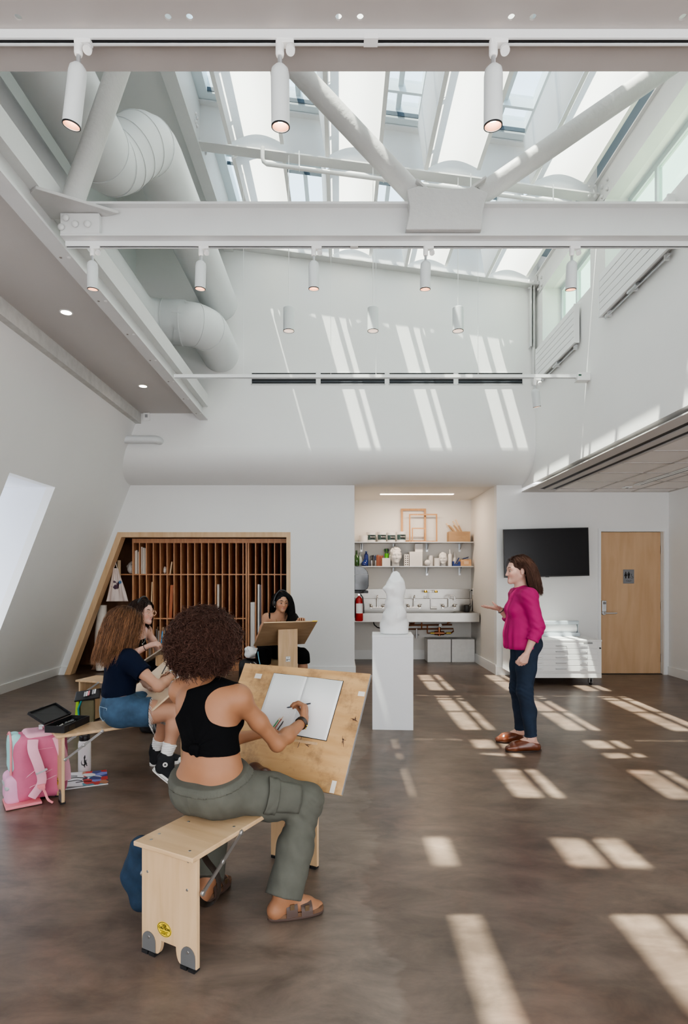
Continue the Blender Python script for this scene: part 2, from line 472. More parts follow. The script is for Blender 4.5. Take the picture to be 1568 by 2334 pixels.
# ---- back wall, lower
b = MB()
T = .14
Z0 = 2.117
def oxl(z): return -4.085 + .371 * z     # slanted left side of the storage opening
b.prism([(XS(0) - .1, 0), (oxl(0), 0), (oxl(Z0), Z0), (XS(Z0) - .1, Z0)], 'y', BW, BW + T)
b.box(-3.6, oxl(Z0), BW, BW + T, Z0, COVE0 + .02)
b.box(oxl(Z0), -.736, BW, BW + T, Z0, COVE0 + .02)
b.box(-.736, AX0, BW, BW + T, 0, COVE0 + .02)
b.box(AX0, AX1, BW, BW + T, COVE0, COVE0 + .1)
b.box(AX1, DX0 - .03, BW, BW + T, 0, COVE0 + .02)
b.box(DX0 - .03, DX1 + .03, BW, BW + T, DZ + .03, COVE0 + .02)
b.box(DX1 + .03, XRR + .1, BW, BW + T, 0, COVE0 + .02)
struct('wall_back', b, WALL)
# cove: rounded bulkhead between lower and upper wall
b = MB(); pr = []
for i in range(17):
    a = PI / 2 * i / 16
    pr.append((BW - (BW - UW) * math.sin(a), COVE1 - (COVE1 - COVE0) * math.cos(a)))   # from (BW,COVE0) to (UW,COVE1)
pr2 = pr + [(BW - .001, COVE1)]
b.prism(pr2, 'x', XS(2.8) - .12, XR + .02)
struct('wall_cove', b, WALL, smooth=True)
# upper back wall
b = MB(); b.prism([(-2.80, COVE1), (XR + .35, COVE1), (XR + .35, ZR(XR) + .45), (-2.80, ZR(-2.80) + .2)], 'y', UW, UW + .15)
b.box(-3.1, -2.8, UW, UW + .15, COVE1, 6.3)
struct('wall_back_upper', b, WALL)
# alcove
b = MB(); b.box(AX0 - .12, AX0, BW + T, AB + .1, 0, 2.95); struct('wall_alcove_left', b, WALLW)
b = MB(); b.box(AX1, AX1 + .12, BW + T, AB + .1, 0, 2.95); struct('wall_alcove_right', b, WALLW)
b = MB(); b.box(AX0, AX1, AB, AB + .1, 0, 2.95); struct('wall_alcove_back', b, WALLW)
b = MB(); b.box(AX0, AX1, BW + T, AB, 2.82, 2.95); struct('ceiling_alcove', b, WALLW)
# right lower wall
b = MB(); b.box(XRR, XRR + .12, 1.0, BW, 0, SOF + .1); struct('wall_right', b, WALL)
# right upper wall with clerestory openings
SILL = 4.57
WIN = [(6.25, 7.72), (4.45, 5.90), (2.65, 4.10), (.85, 2.30)]
b = MB(); b.box(XR, XR + .30, YN, UW + .05, SOF + .06, SILL); b.box(XR, XR + .02, UW + .05, BW, SOF + .06, COVE1 + .05)
prev = UW + .05
for y0, y1 in WIN:
    b.box(XR, XR + .30, y1, prev, SILL, 5.30); prev = y0
b.box(XR, XR + .30, YN, prev, SILL, 5.30)
b.box(XR + .14, XR + .30, YN, UW, 5.30, 5.75)
struct('wall_right_upper', b, WALL)
BEIGE = mat('window_reveal', (.70, .68, .60), .5)
SLAT = mat('pale_green_blind', (.62, .72, .62), .5, var=.05, scale=12)
for i, (y0, y1) in enumerate(WIN):
    b = MB(); x = XR + .24
    for (a0, a1, c0, c1) in ((y0, y0 + .05, SILL, 5.3), (y1 - .05, y1, SILL, 5.3), (y0 + .05, y1 - .05, SILL, SILL + .05), (y0 + .05, y1 - .05, 5.24, 5.3), ((y0 * .35 + y1 * .65) - .02, (y0 * .35 + y1 * .65) + .02, SILL + .05, 5.24)):
        b.box(x, x + .05, a0, a1, c0, c1)
    w = struct('window_%d' % (i + 1), b, FRAMEB)
    b = MB(); b.box(x + .02, x + .026, y0 + .05, y1 - .05, SILL + .05, 5.24); b.build('pane', GLASSG, w)
# right soffit with two long slots
b = MB(); Y1S = 8.35
for x0, x1 in ((XR, 2.857), (2.94, 3.035), (3.11, 3.143)): b.box(x0, x1, YN, Y1S, SOF, SOF + .012)
b.box(XR, 3.143, Y1S, BW, SOF, SOF + .012)
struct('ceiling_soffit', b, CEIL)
b = MB(); b.box(2.84, 3.13, YN, Y1S + .01, SOF + .0125, SOF + .03); struct('trim_slots', b, BLACKM)
b = MB(); b.box(3.143, XRR, YN, BW, SOF + .012, SOF + .06); struct('ceiling_tiles', b, mat('ceiling_tile', (.80, .76, .735), .8, var=.02, scale=3))
b = MB()
for x in (3.71, 4.32): b.box(x - .012, x + .012, YN, BW, SOF + .004, SOF + .0125)
for k in range(16):
    y = BW - .30 - .61 * k
    b.box(3.143, XRR, y - .012, y + .012, SOF + .004, SOF + .0125)
b.box(3.143, XRR, BW - .02, BW, SOF, SOF + .0125); b.box(XRR - .02, XRR, YN, BW, SOF, SOF + .0125)
struct('trim_grid', b, mat('ceiling_grid', (.50, .47, .45), .6))

# ---- left slanted wall with window niches
NICH = [(5.69, 6.60), (3.40, 4.31), (1.10, 2.01)]  # the two nearer niches are out of view, added to let in light
NZ0, NZ1 = .55, 2.467
b = MB(); ZT = LOWC + .03
def slab(y0, y1, z0, z1):
    b.prism([(XS(z0), z0), (XS(z1), z1), (XS(z1) - .1, z1), (XS(z0) - .1, z0)], 'y', y0, y1)
prev = BW + .1
for y0, y1 in NICH:
    slab(y1, prev, 0, ZT); slab(y0, y1, 0, NZ0); slab(y0, y1, NZ1, ZT); prev = y0
slab(YN, prev, 0, ZT)
struct('wall_left', b, WALL)
XG = -4.75
for i, (y0, y1) in enumerate(NICH):
    b = MB(); t = .05
    b.prism([(XS(NZ0) - .1, NZ0), (XS(NZ1) - .1, NZ1), (XG, NZ1), (XG, NZ0)], 'y', y1, y1 + t)
    b.prism([(XS(NZ0) - .1, NZ0), (XS(NZ1) - .1, NZ1), (XG, NZ1), (XG, NZ0)], 'y', y0 - t, y0)
    b.box(XG, XS(NZ1) - .1, y0, y1, NZ1, NZ1 + t); b.box(XG, XS(NZ0) - .1, y0, y1, NZ0 - t, NZ0)
    w = struct('wall_niche_%d' % (i + 1), b, mat('niche_paint_%d' % i, (.86, .88, .93), .5))
    b = MB()
    for (a0, a1, c0, c1) in ((y0, y0 + .06, NZ0, NZ1), (y1 - .06, y1, NZ0, NZ1), (y0 + .06, y1 - .06, NZ0, NZ0 + .06), (y0 + .06, y1 - .06, NZ1 - .06, NZ1)): b.box(XG, XG + .05, a0, a1, c0, c1)
    w = struct('window_%d' % (i + 5), b, WHITEM)
    b = MB(); b.box(XG + .02, XG + .026, y0 + .06, y1 - .06, NZ0 + .06, NZ1 - .06); b.build('pane', glassmat('niche_glass_%d' % i, (.92, .96, 1), .05), w)
# low ceiling on the left
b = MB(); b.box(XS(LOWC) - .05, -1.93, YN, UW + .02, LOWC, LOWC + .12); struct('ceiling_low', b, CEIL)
# concrete ledge beam between slanted wall and low ceiling
b = MB(); b.box(XS(3.566) - .04, XS(3.566) + .075, YN, UW, 3.566, LOWC)
struct('trim_ledge', b, mat('rough_concrete', (.62, .62, .60), .8, var=.08, scale=12, bump=.6, bscale=30, dist=.004))
# upper left wall + roof soffit left of the skylight
b = MB(); b.box(-2.95, -2.82, YN, UW, LOWC, ZR(-2.82) + .2); struct('wall_left_upper', b, mat('upper_wall_paint', (.70, .715, .715), .6))
b = MB(); b.prism([(-2.95, ZR(-2.95) + .02), (-1.60, ZR(-1.60) + .02), (-1.60, ZR(-1.6) + .2), (-2.95, ZR(-2.95) + .2)], 'y', YN, UW); struct('ceiling_roof_left', b, WALL)
# unseen solid roof ahead of the skylights, added to keep sun off the floor
b = MB(); b.prism([(-1.6, ZR(-1.6) + .5), (XR + .3, ZR(XR + .3) + .5), (XR + .3, ZR(XR + .3) + .6), (-1.6, ZR(-1.6) + .6)], 'y', YN, .30); struct('ceiling_sun_blocker', b, WALL)
b = MB(); b.prism([(2.545, ZR(2.545) + .47), (3.02, ZR(3.02) + .42), (3.02, ZR(3.02) + .56), (2.545, ZR(2.545) + .56)], 'y', .3, UW + .15); struct('ceiling_roof_right', b, FRAMED)

b = MB(); b.box(-4.5, XRR + .1, YN - .15, YN, 2.75, 6.6); struct('wall_fill_blocker', b, WALL)  # unseen half wall added behind the camera to cut fill light
# baseboards
b = MB(); BH, BT = .125, .018
b.box(-.66, AX0, BW - BT, BW, 0, BH); struct('baseboard_back', b, WHITEP)
b = MB(); b.prism([(XS(0), 0), (oxl(0), 0), (oxl(BH), BH), (XS(BH), BH)], 'y', BW - BT, BW); struct('baseboard_corner', b, WHITEP)
b = MB(); b.prism([(XS(0), 0), (XS(0) + BT, 0), (XS(BH) + BT, BH), (XS(BH), BH)], 'y', YN, BW - BT); struct('baseboard_left', b, WHITEP)
b = MB(); b.box(AX0, AX1, AB - BT, AB, 0, BH + .04); b.box(AX1 - BT, AX1, BW, AB, 0, BH + .02); b.box(AX0, AX0 + BT, BW, AB, 0, BH); struct('baseboard_alcove', b, WHITEP)
b = MB(); b.box(AX1 - BT, DX0 - .05, BW - BT, BW, 0, BH); b.box(DX1 + .06, XRR, BW - BT, BW, 0, BH); struct('baseboard_door_wall', b, WHITEP)
b = MB(); b.box(XRR - BT, XRR, 1, BW - BT, 0, BH); struct('baseboard_right', b, WHITEP)

# ---- skylight: purlins, rafter, eave beam, glass and frames
PUR = [8.0, 6.09, 4.15, 2.20, .30]
def slope_box(mb, x0, x1, y0, y1, dz0, dz1):
    return mb.prism([(x0, ZR(x0) + dz0), (x1, ZR(x1) + dz0), (x1, ZR(x1) + dz1), (x0, ZR(x0) + dz1)], 'y', y0, y1)
for i, y in enumerate(PUR):
    b = MB(); ya = y if i else 7.93
    slope_box(b, -1.47, 2.70, ya - .07, ya + .07, -.03, -.015)
    slope_box(b, -1.47, 2.70, ya - .006, ya + .006, -.015, .40)
    slope_box(b, -1.47, 2.70, ya - .07, ya + .07, .40, .415)
    struct('trim_purlin_%d' % (i + 1), b, STEEL)
b = MB()
b.box(-1.60, -1.47, .3, UW, 5.94, 6.5)
struct('trim_rafter', b, STEEL)
b = MB()
for y in [p + s for p in PUR[1:-1] for s in (-.22, -.16, .16, .22)]:
    for z in (6.06, 6.14): b.ball((-1.465, y, z), .018, 8, 6)
struct('trim_rafter_bolts', b, STEEL, smooth='all')
b = MB()
b.box(XR, XR + .14, .3, UW, 5.29, 5.305); b.box(XR + .005, XR + .02, .3, UW, 5.305, 5.58); b.box(XR - .03, XR + .14, .3, UW, 5.565, 5.58)
struct('trim_eave_beam', b, STEEL)
b = MB()
for p in PUR[:-1]:
    for dy in (-.03, .03):
        for z in (5.36, 5.46): b.ball((XR, p - .18 + dy * 2, z), .02, 8, 6)
        for z in (5.42, 5.52): b.ball((2.62 + dy, p - .075, z - .02), .017, 8, 6)
struct('trim_beam_bolts', b, STEEL, smooth='all')
# corner post in the back right corner
b = MB(); b.box(XR - .10, XR - .085, UW - .10, UW - .005, 4.6, 5.45); b.box(XR - .06, XR - .045, UW - .10, UW - .005, 4.1, 5.45); struct('trim_post', b, STEEL)
GAPS = [(-1.40, -1.20, None), (-.65, -.22, -.427), (.37, .80, .594), (1.39, 1.89, 1.615)]
BAFX = [(-1.20, -.65), (-.22, .37), (.80, 1.39), (1.89, 2.52)]
BAFC = [-.870, .140, 1.160, 2.255]
n = 8
for r in range(4):
    y1, y0 = PUR[r], PUR[r + 1]
    ya, yb = y0 + .15, y1 - .23 + .08
    b = MB()
    # curbs over the purlins, bars above the baffles
    slope_box(b, -1.47, 2.5, y0 - .15, y0 + .15, .42, .60)
    if r == 0: slope_box(b, -1.47, 2.5, 7.87, 8.0, .42, .60)
    slope_box(b, -1.47, -1.36, ya, yb, .42, .60)
    for x0, x1 in BAFX:
        slope_box(b, x0 - .0, x0 + .05, ya, yb, .46, .60); slope_box(b, x1 - .05, x1, ya, yb, .46, .60)
    for g0, g1, m0 in GAPS:
        if m0: slope_box(b, m0 - .025, m0 + .025, ya, yb, .51, .58)
        slope_box(b, g0, g1, *{0: (6.90, 6.94), 1: (5.05, 5.09), 2: (3.17, 3.30), 3: (1.37, 1.70)}[r], .50, .58)
        if r == 2: slope_box(b, g0, g1, ya, 2.61, .50, .58)
        (slope_box(b, g0, g1, ya + 1.36, ya + 1.39, .46, .58) if r == 1 else None)
        pass
    struct('trim_skylight_frame_%d' % (r + 1), b, FRAMEB)
    b = MB()
    for g0, g1, m0 in GAPS:
        slope_box(b, g0, g1, ya + .735, ya + .74, .43, .47); slope_box(b, g0, g1, yb - .02, yb - .012, .43, .47)
    struct('trim_gasket_%d' % (r + 1), b, GASKET)
    b = MB(); slope_box(b, -1.40, 2.52, ya - .05, yb + .05, .555, .561)
    struct('window_%d' % (n + r), b, GLASS)
    if r == 3:  # unseen opaque strips, added in place of baffles to shape the sun patches
        b = MB()
        for x0, x1 in BAFX: slope_box(b, x0, x1, ya, yb, .44, .459)
        struct('ceiling_sun_mask', b, WHITEM)
# sunlight baffles under the skylights
for r in range(3):
    y1, y0 = PUR[r] - (.0 if r else .06), PUR[r + 1]
    for ci, (x0, x1) in enumerate(BAFX):
        c = BAFC[ci]; tops = {-1: x0 - c, 1: x1 - c}
        t = thing('light_baffle', '', 'baffle', (c, (y0 + y1) / 2, ZR(c)), group='sunlight baffles under the roof')
        col = ['leftmost', 'second from left', 'third from left', 'rightmost'][ci]
        row = ['in the far row by the back wall', 'in the middle row behind the truss', 'in the near row above the truss'][r]
        t['label'] = 'white curved light baffle %s, %s' % (col, row)
        hy = (y1 - y0) / 2 - .10
        arch = [(-.285 + .57 * i / 14, .10 * math.sin(PI * i / 14)) for i in range(15)]
        m = MB(); v = [(x, s * hy, z) for s in (-1, 1) for x, z in arch]
        m.add(v, [(i, i + 1, i + 16, i + 15) for i in range(14)]); m.build('arched_sheet', BAFFLE, t, smooth='all')
        for s in (-1, 1):
            m = MB(); m.quad((s * .29, -hy, 0), (s * .29, hy, 0), (tops[s], hy, .45), (tops[s], -hy, .45)); m.build('side_sheet', BAFFLE, t)
            m = MB(); m.quad((s * .25, -hy, -.004), (s * .25, hy, -.004), (s * .29, hy, -.004), (s * .29, -hy, -.004)); m.build('edge_strip', WHITEP, t)
        m = MB()
        m.tube([(x, -hy + .0, z - .004) for x, z in arch], .010, 6); m.build('end_rib', WHITEP, t)
        m = MB(); m.lathe([(.012, 0), (.012, .05)], (.20, -hy - .03, -.02), 10); m.build('clip', WHITEP, t)

# ------------------------------------------------------------------ steel truss and beams
# left edge beam
b = MB()
b.box(-1.94, -1.824, YN, UW, 3.614, 3.632)
b.box(-1.91, -1.895, YN, UW, 3.632, 3.80)
b.box(-1.93, -1.838, YN, UW, 3.80, 3.815); b.box(-1.838, -1.824, YN, UW, 3.80, 3.95); b.box(-1.93, -1.824, YN, UW, 3.95, 3.97)
tag(b.build('edge_beam', STEEL), 'long white steel beam along the edge of the low left ceiling', 'beam')
o = bpy.data.objects['edge_beam']
for k in range(7):
    m = MB(); y = 3.95 + .62 * k
    m.lathe([(.012, 0), (.012, .003)], (-1.85, y, 3.611), 12); m.build('bolt_hole', WHITEP, o)
    m = MB(); m.lathe([(.009, 0), (.009, .003)], (-1.905, y, 3.611), 12); m.build('bolt_hole', mat('dark_hole', (.3, .27, .25), .6) if k == 0 else bpy.data.materials['dark_hole'], o)

def ibeam_x(x0, x1, yc, z0, h, w, tf=.014, tw=.012):
    m = MB(); m.box(x0, x1, yc - w / 2, yc + w / 2, z0, z0 + tf); m.box(x0, x1, yc - tw / 2, yc + tw / 2, z0 + tf, z0 + h - tf); m.box(x0, x1, yc - w / 2, yc + w / 2, z0 + h - tf, z0 + h)
    return m
TY = 3.80
truss = thing('roof_truss', 'white painted steel truss with round diagonal pipes crossing the hall', 'truss', (.4, TY, 3.63))
def W2(o, p): return tuple(V(p) - V(tuple(o.location)))
def ch(mb, name, m, par, **k): # world coords mesh as child
    mb.v = [tuple(V(p) - V(tuple(par.location))) for p in mb.v]; return mb.build(name, m, par, **k)
m = MB(); m.box(-1.80, XR, TY - .075, TY + .075, 3.630, 3.644); m.box(-1.80, XR, TY - .03, TY - .015, 3.644, 3.84); m.box(-1.80, XR, TY - .075, TY + .075, 3.835, 3.85)
ch(m, 'bottom_chord', STEEL, truss)
m = MB(); zt = 5.50; m.box(-1.85, XR, TY - .07, TY + .07, zt, zt + .015); m.box(-1.85, XR, TY - .006, TY + .006, zt, zt + .15)
ch(m, 'top_chord', STEEL, truss)
for a, c, r in (((-1.79, TY, 3.80), (-1.20, TY, 5.5), .070), ((.50, TY, 3.93), (-.98, TY, 5.5), .066), ((.905, TY, 3.93), (3.2, TY, 5.5), .066)):
    m = MB(); A, C = V(a), V(c); N = 60
    pts = [A + (C - A) * i / N for i in range(N + 1)]
    if C[0] > XR: pts = [p for p in pts if p[0] < XR - .05]
    m.tube(pts, r, 24); ch(m, 'diagonal_pipe', STEELD, truss, smooth=True)
m = MB()
pl = [(.425, 3.905), (.50, 3.93), (.60, 3.915), (.78, 3.915), (.86, 3.925), (.945, 3.885), (.93, 3.84), (.91, 3.76), (.905, 3.652), (.42, 3.652), (.44, 3.74), (.445, 3.80)]
m.prism(pl, 'y', TY - .105, TY - .02); ch(m, 'gusset_plate', STEELD, truss, bevel=.006)
for x in (.475, .56):
    pass
m = MB(); m.obox((.525, TY - .05, 3.945), (.72, 0, -.7), (0, 1, 0), (.7, 0, .72), .05, .05, .008); ch(m, 'weld_collar', STEELD, truss, bevel=.004); m = MB(); m.obox((.875, TY - .05, 3.95), (.80, 0, .6), (0, 1, 0), (-.6, 0, .8), .075, .05, .008)
ch(m, 'weld_collar', STEELD, truss, bevel=.004)
m = MB(); m.prism([(-1.97, 3.60), (-1.84, 3.50), (-1.43, 3.74), (-1.60, 3.80), (-1.97, 3.80)], 'z', 3.78, 3.80); ch(m, 'end_plate', STEELD, truss, bevel=.003)
m = MB(); m.obox((-1.835, TY, 3.86), (.33, 0, 1), (0, 1, 0), (1, 0, -.33), .012, .08, .075); ch(m, 'pipe_collar', STEELD, truss, bevel=.01)
for x, z in ((-1.76, 3.74), (-1.70, 3.70), (-1.62, 3.70), (-1.79, 3.68)):
    m = MB(); m.ball((x, TY - .085, z), .022, 12, 8, (1, .6, 1)); ch(m, 'bolt_head', STEEL, truss, smooth='all')
m = MB(); m.box(-1.80, -1.55, TY - .075, TY - .03, 3.645, 3.775); ch(m, 'end_web_plate', STEEL, truss, bevel=.003)

# near beam: wide flange seen from below, with paired holes
NBZ = 3.372
nb = thing('front_beam', 'wide grey-white steel beam with paired bolt holes across the top of the view', 'beam', (0, 2.04, NBZ))
bm = bmesh.new()
def loop(pts): vs = [bm.verts.new(p) for p in pts]; return [bm.edges.new((vs[i], vs[(i + 1) % len(vs)])) for i in range(len(vs))]
es = loop([(-2.2, -.20, 0), (2.7, -.20, 0), (2.7, .187, 0), (-2.2, .187, 0)])
for hx in (-1.195, -1.118, -.597, -.523, -.005, .07, .595, .670, 1.19, 1.265):
    es += loop([(hx + .0118 * math.cos(a * PI / 8), -.028 + .0125 * math.sin(a * PI / 8), 0) for a in range(16)])
bmesh.ops.triangle_fill(bm, edges=es, use_beauty=True)
r = bmesh.ops.extrude_face_region(bm, geom=list(bm.faces))
for v in r['geom']:
    if isinstance(v, bmesh.types.BMVert): v.co.z += .006
bmesh.ops.recalc_face_normals(bm, faces=bm.faces)
me = bpy.data.meshes.new('bottom_flange'); bm.to_mesh(me); bm.free()
BEAMSHADE = mat('beam_paint_shaded', (.44, .405, .385), .55, var=.03, scale=6, bump=.1, bscale=50)  # darker and browner than the web: underside shade put into the colour
me.materials.append(BEAMSHADE); o = bpy.data.objects.new('bottom_flange', me); COL.objects.link(o); o.parent = nb
m = MB(); m.box(-2.2, 2.7, -.062, -.050, .006, .30); m.build('web', STEEL, nb)
m = MB(); m.box(-2.2, 2.7, -.16, .05, .30, .315); m.build('top_flange', STEEL, nb)

# ------------------------------------------------------------------ lighting tracks and spots
def track(label, x0, x1, y, ztop, w=.034, h=.032, joint=None):
    t = thing('light_track', label, 'track', ((x0 + x1) / 2, y, ztop)); L = (x1 - x0) / 2
    m = MB(); m.box(-L, L, -w / 2, -w * .22, -h, -.0006); m.box(-L, L, w * .22, w / 2, -h, -.0006); m.box(-L, L, -w * .22, w * .22, -h * .45, -.0006)
    m.build('rail', WHITEM, t, bevel=.001)
    m = MB(); m.box(-L, L, -w * .215, w * .215, -h * .9, -h * .46); m.build('conductor_slot', BLACKM, t)
    if joint is not None:
        m = MB(); m.box(joint - .025, joint + .025, -w * .53, w * .53, -h - .003, -h * .5); m.build('joiner', WHITEP, t, bevel=.001)
    return t
track('white ceiling track fixed under the wide front beam', -2.15, 2.65, 2.07, 3.372, joint=-.14)
track('white ceiling track fixed under the bottom chord of the truss', -1.795, 2.68, 3.80, 3.63, joint=-.35)
t3 = track('white track hung on wires in front of the dark wall vents', -1.80, 2.60, 6.29, 3.640, .040, .038)
m = MB(); m.box(2.16, 2.30, -.05, .05, -.075, .01); m.v = [(p[0] - 0, p[1], p[2]) for p in m.v]; m.build('feed_box', WHITEP, t3, bevel=.004)
m = MB(); m.box(2.17, 2.20, -.052, -.05, -.03, -.012); m.build('rating_label', mat('label_dark', (.05, .12, .08), .5), t3)
for x in (-1.05, -.10, .39, 1.5):
    m = MB(); m.tube([(x - .4, 0, 0), (x - .4, 0, 2.05 - .132 * x)], .0022, 5); m.build('suspension_wire', WHITEM, t3)

def make_spot(dia, length, tilt, adapter=True):
    t = thing('track_spotlight', '', 'spotlight')
    s = dia / .069; r = dia / 2
    m = MB(); m.box(-.012 * s, .052 * s, -.015 * s, .015 * s, -.018 * s, 0); m.lathe([(.013 * s, -.06 * s), (.016 * s, -.05 * s), (.016 * s, 0)], (0, 0, 0), 16); m.build('track_adapter', WHITEP, t, bevel=.002)
    m = MB(); m.lathe([(.017 * s, 0), (.017 * s, .016 * s)], (.040 * s, -.006, -.036 * s), 16, ax=(0, -.45, -.9)); m.build('dial', WHITEP, t)
    m = MB(); m.lathe([(.0085 * s, 0), (.0085 * s, -.05 * s)], (0, 0, -.055 * s), 10); m.build('stem', ALU, t)
    R = Matrix.Rotation(tilt[0], 3, 'Y') @ Matrix.Rotation(tilt[1], 3, 'X')
    def tr(mb):
        mb.v = [tuple(R @ Vector(p) + Vector((0, 0, -.095 * s))) for p in mb.v]; return mb
    m = MB(); m.lathe([(r * .55, 0), (r * .9, -.012), (r, -.03), (r, -length), (r * .93, -length), (r * .90, -length + .012)], seg=28, caps=False); tr(m).build('lamp_housing', HOUSE, t, smooth=True)
    m = MB(); m.lathe([(r * .90, -length + .002), (r * .70, -length + .045)], seg=24, caps=False); tr(m).build('reflector', WARMIN, t, smooth=True)
    m = MB(); m.lathe([(r * .90, -length - .0015), (r * 1.005, -length - .0015), (r * 1.005, -length + .003)], seg=28, caps=False); tr(m).build('rim_ring', BLACKM, t)
    m = MB(); m.ball((0, 0, -length + .030), r * .70, 18, 8, (1, 1, .35)); tr(m).build('lens', WARM, t, smooth='all')
    return t
spots = [(-.935, 2.07, 3.345, .063, .205, (.17, .10)), (-.215, 2.07, 3.345, .0665, .200, (.0, .12)), (.548, 2.07, 3.345, .0665, .200, (-.02, .10))]
pos = ['left', 'middle', 'right']
for i, (x, y, z, d, l, tl) in enumerate(spots):
    s = make_spot(d, l, tl); s.location = (x, y, z); s['group'] = 'spotlights on the front track'
    s['label'] = 'large white cylinder spotlight on the front beam track, %s one of three' % pos[i]
ordn = ['leftmost', 'second from left', 'middle', 'second from right', 'rightmost']
for i, (px, tl) in enumerate(((211, (.04, .12)), (458, (.05, .08)), (715, (0, .08)), (970, (0, .12)), (1303, (-.02, .15)))):
    s = make_spot(.069, .175, tl); s.location = ((px - 775) * .00288, 3.80, 3.60); s['group'] = 'spotlights on the truss track'
    s['label'] = 'white cylinder spotlight under the truss, %s of the five on that track' % ordn[i]
s = make_spot(.085, .19, (-.18, .15)); s.location = (2.115, 6.29, 3.600); s['label'] = 'small tilted white spotlight at the right end of the wire-hung track'
# pendants
for i, x in enumerate((-.536, .344, 1.232)):
    t = thing('pendant_light', 'white cylinder pendant lamp on a thin cord, %s of three before the vents' % ['left', 'middle', 'right'][i], 'pendant lamp', (x, 6.05, 4.13), group='cylinder pendants')
    m = MB(); m.lathe([(.0, .125), (.050, .125), (.0575, .118), (.0575, -.12), (.053, -.12), (.05, -.10)], seg=28, caps=False); m.build('lamp_housing', HOUSE, t, smooth=True)
    m = MB(); m.lathe([(.054, -.121), (.058, -.121), (.058, -.116), (.054, -.116)], seg=28, caps=False); m.build('trim_ring', BLACKM, t)
    m = MB(); m.lathe([(.052, -.112), (.0, -.095)], seg=24, caps=False); m.build('lens', mat('pendant_lens', (.85, .72, .66), .3, emit=(1, .75, .6), estr=.5) if i == 0 else bpy.data.materials['pendant_lens'], t, smooth='all')
    m = MB(); m.tube([(0, 0, .12), (0, 0, ZR(x) - 4.15)], .004, 6); m.build('cord', WHITEP, t)
# downlights in the low ceiling
for i, (x, y) in enumerate(((-2.35, 4.97), (-2.337, 6.87))):
    t = thing('recessed_downlight', 'round recessed downlight glowing in the low left ceiling, %s one' % ['nearer', 'farther'][i], 'downlight', (x, y, LOWC), group='downlights in the low ceiling')
    m = MB(); m.ring((0, 0, -.004), .055, .043, .006); m.build('trim_ring', WHITEP, t)
    m = MB(); m.lathe([(.0, -.002), (.043, -.002)], seg=20, caps=False); m.build('lens', WARM, t)
# wall vents
for i in range(4):
    x0 = (573 + 156.7 * i - 775) * .006061; x1 = x0 + 148 * .006061
    t = thing('slot_vent', 'long black slot vent in the upper back wall, %s of four' % ['leftmost', 'second from left', 'third from left', 'rightmost'][i], 'vent', ((x0 + x1) / 2, UW, 4.19), group='slot vents in the upper wall')
    L = (x1 - x0) / 2
    m = MB(); m.box(-L, L, -.004, .0, -.08, .08); m.build('backing', DARKSLOT, t)
    m = MB(); m.box(-L, L, -.012, -.004, -.006, .006)
    for z in (-.08, .074): m.box(-L, L, -.012, -.004, z, z + .006)
    for x in (-L, L - .006): m.box(x, x + .006, -.012, -.004, -.08, .08)
    m.build('frame', WHITEM, t)
    m = MB(); m.box(-L + .01, L - .01, -.009, -.004, -.05, -.042); m.box(-L + .01, L - .01, -.009, -.004, .046, .054); m.build('blade', mat('vent_blade', (.09, .10, .12), .5) if i == 0 else bpy.data.materials['vent_blade'], t)
# ducts
def arc(c, a, b, r, n=10, e=(1, 0, 0), f=(0, 1, 0)):
    e, f = V(e), V(f); return [V(c) + (e * math.cos(a + (b - a) * i / n) + f * math.sin(a + (b - a) * i / n)) * r for i in range(n + 1)]
def duct(name, label, pts, r, rings):
    t = thing(name, label, 'duct', tuple(pts[len(pts) // 2]))
    m = MB(); m.tube(pts, r, 40); ch(m, 'duct_body', DUCTM, t, smooth=True, angle=50)
    for i, p in enumerate(rings):
        j = p; a, c = V(pts[j]), V(pts[j + 1]); d = nrm(c - a)
        m = MB(); m.tube([a - d * .006, a + d * .006], r + .006, 40); ch(m, 'seam_band', DUCTM, t, smooth=True)
    return t
# straight upper duct jogging up to the right before it enters the wall
R1 = .24
A1 = V(-1.86, YN + .02, 4.72); B1 = V(-1.86, 4.35, 4.72); C1 = V(-1.66, 5.25, 5.22); D1 = V(-1.66, UW - .002, 5.22)
pts = [A1, V(-1.86, 2, 4.72), B1, B1 + (C1 - B1) * .0 + V(0, .12, 0)]
def bez(a, b_, c, d, n=12): return [a * (1 - t) ** 3 + 3 * b_ * t * (1 - t) ** 2 + 3 * c * t * t * (1 - t) + d * t ** 3 for t in [i / n for i in range(n + 1)]]
pts = [A1, V(-1.86, 2, 4.72), B1] + bez(B1 + V(0, .1, 0), B1 + V(0, .52, 0), C1 - V(0, .52, 0), C1)[0:] + [D1]
duct('air_duct', 'large round white duct that steps upward before entering the upper wall', pts, R1, [3, 5, 7, 9, 11, 13])
ye = UW - .33
pts = [V(-2.42, YN + .02, 4.55), V(-2.42, 5.9, 4.55), V(-2.42, ye - .62, 4.55)]
c1 = V(-2.42 + .33, ye - .62 + .0, 4.55)
pts = [V(-2.42, YN + .02, 4.55), V(-2.42, 7.05 - .3, 4.55)] + arc((-2.12, 6.75, 4.55), PI, PI / 2, .30, 8)[1:] + [V(-2.0, 7.05, 4.55), V(-1.93, 7.05, 4.55)] \
    + arc((-1.93, 7.33, 4.53), -PI / 2, 0, .28, 8) + [V(-1.65, 7.8, 4.53), V(-1.65, UW - .002, 4.53)]
pts = [p for i, p in enumerate(pts) if i == 0 or np.linalg.norm(p - pts[i - 1]) > 1e-4]
duct('air_duct', 'lower round white duct whose elbow turns into the wall above the low ceiling', pts, .255, [9, 11, 12, 15, 18])
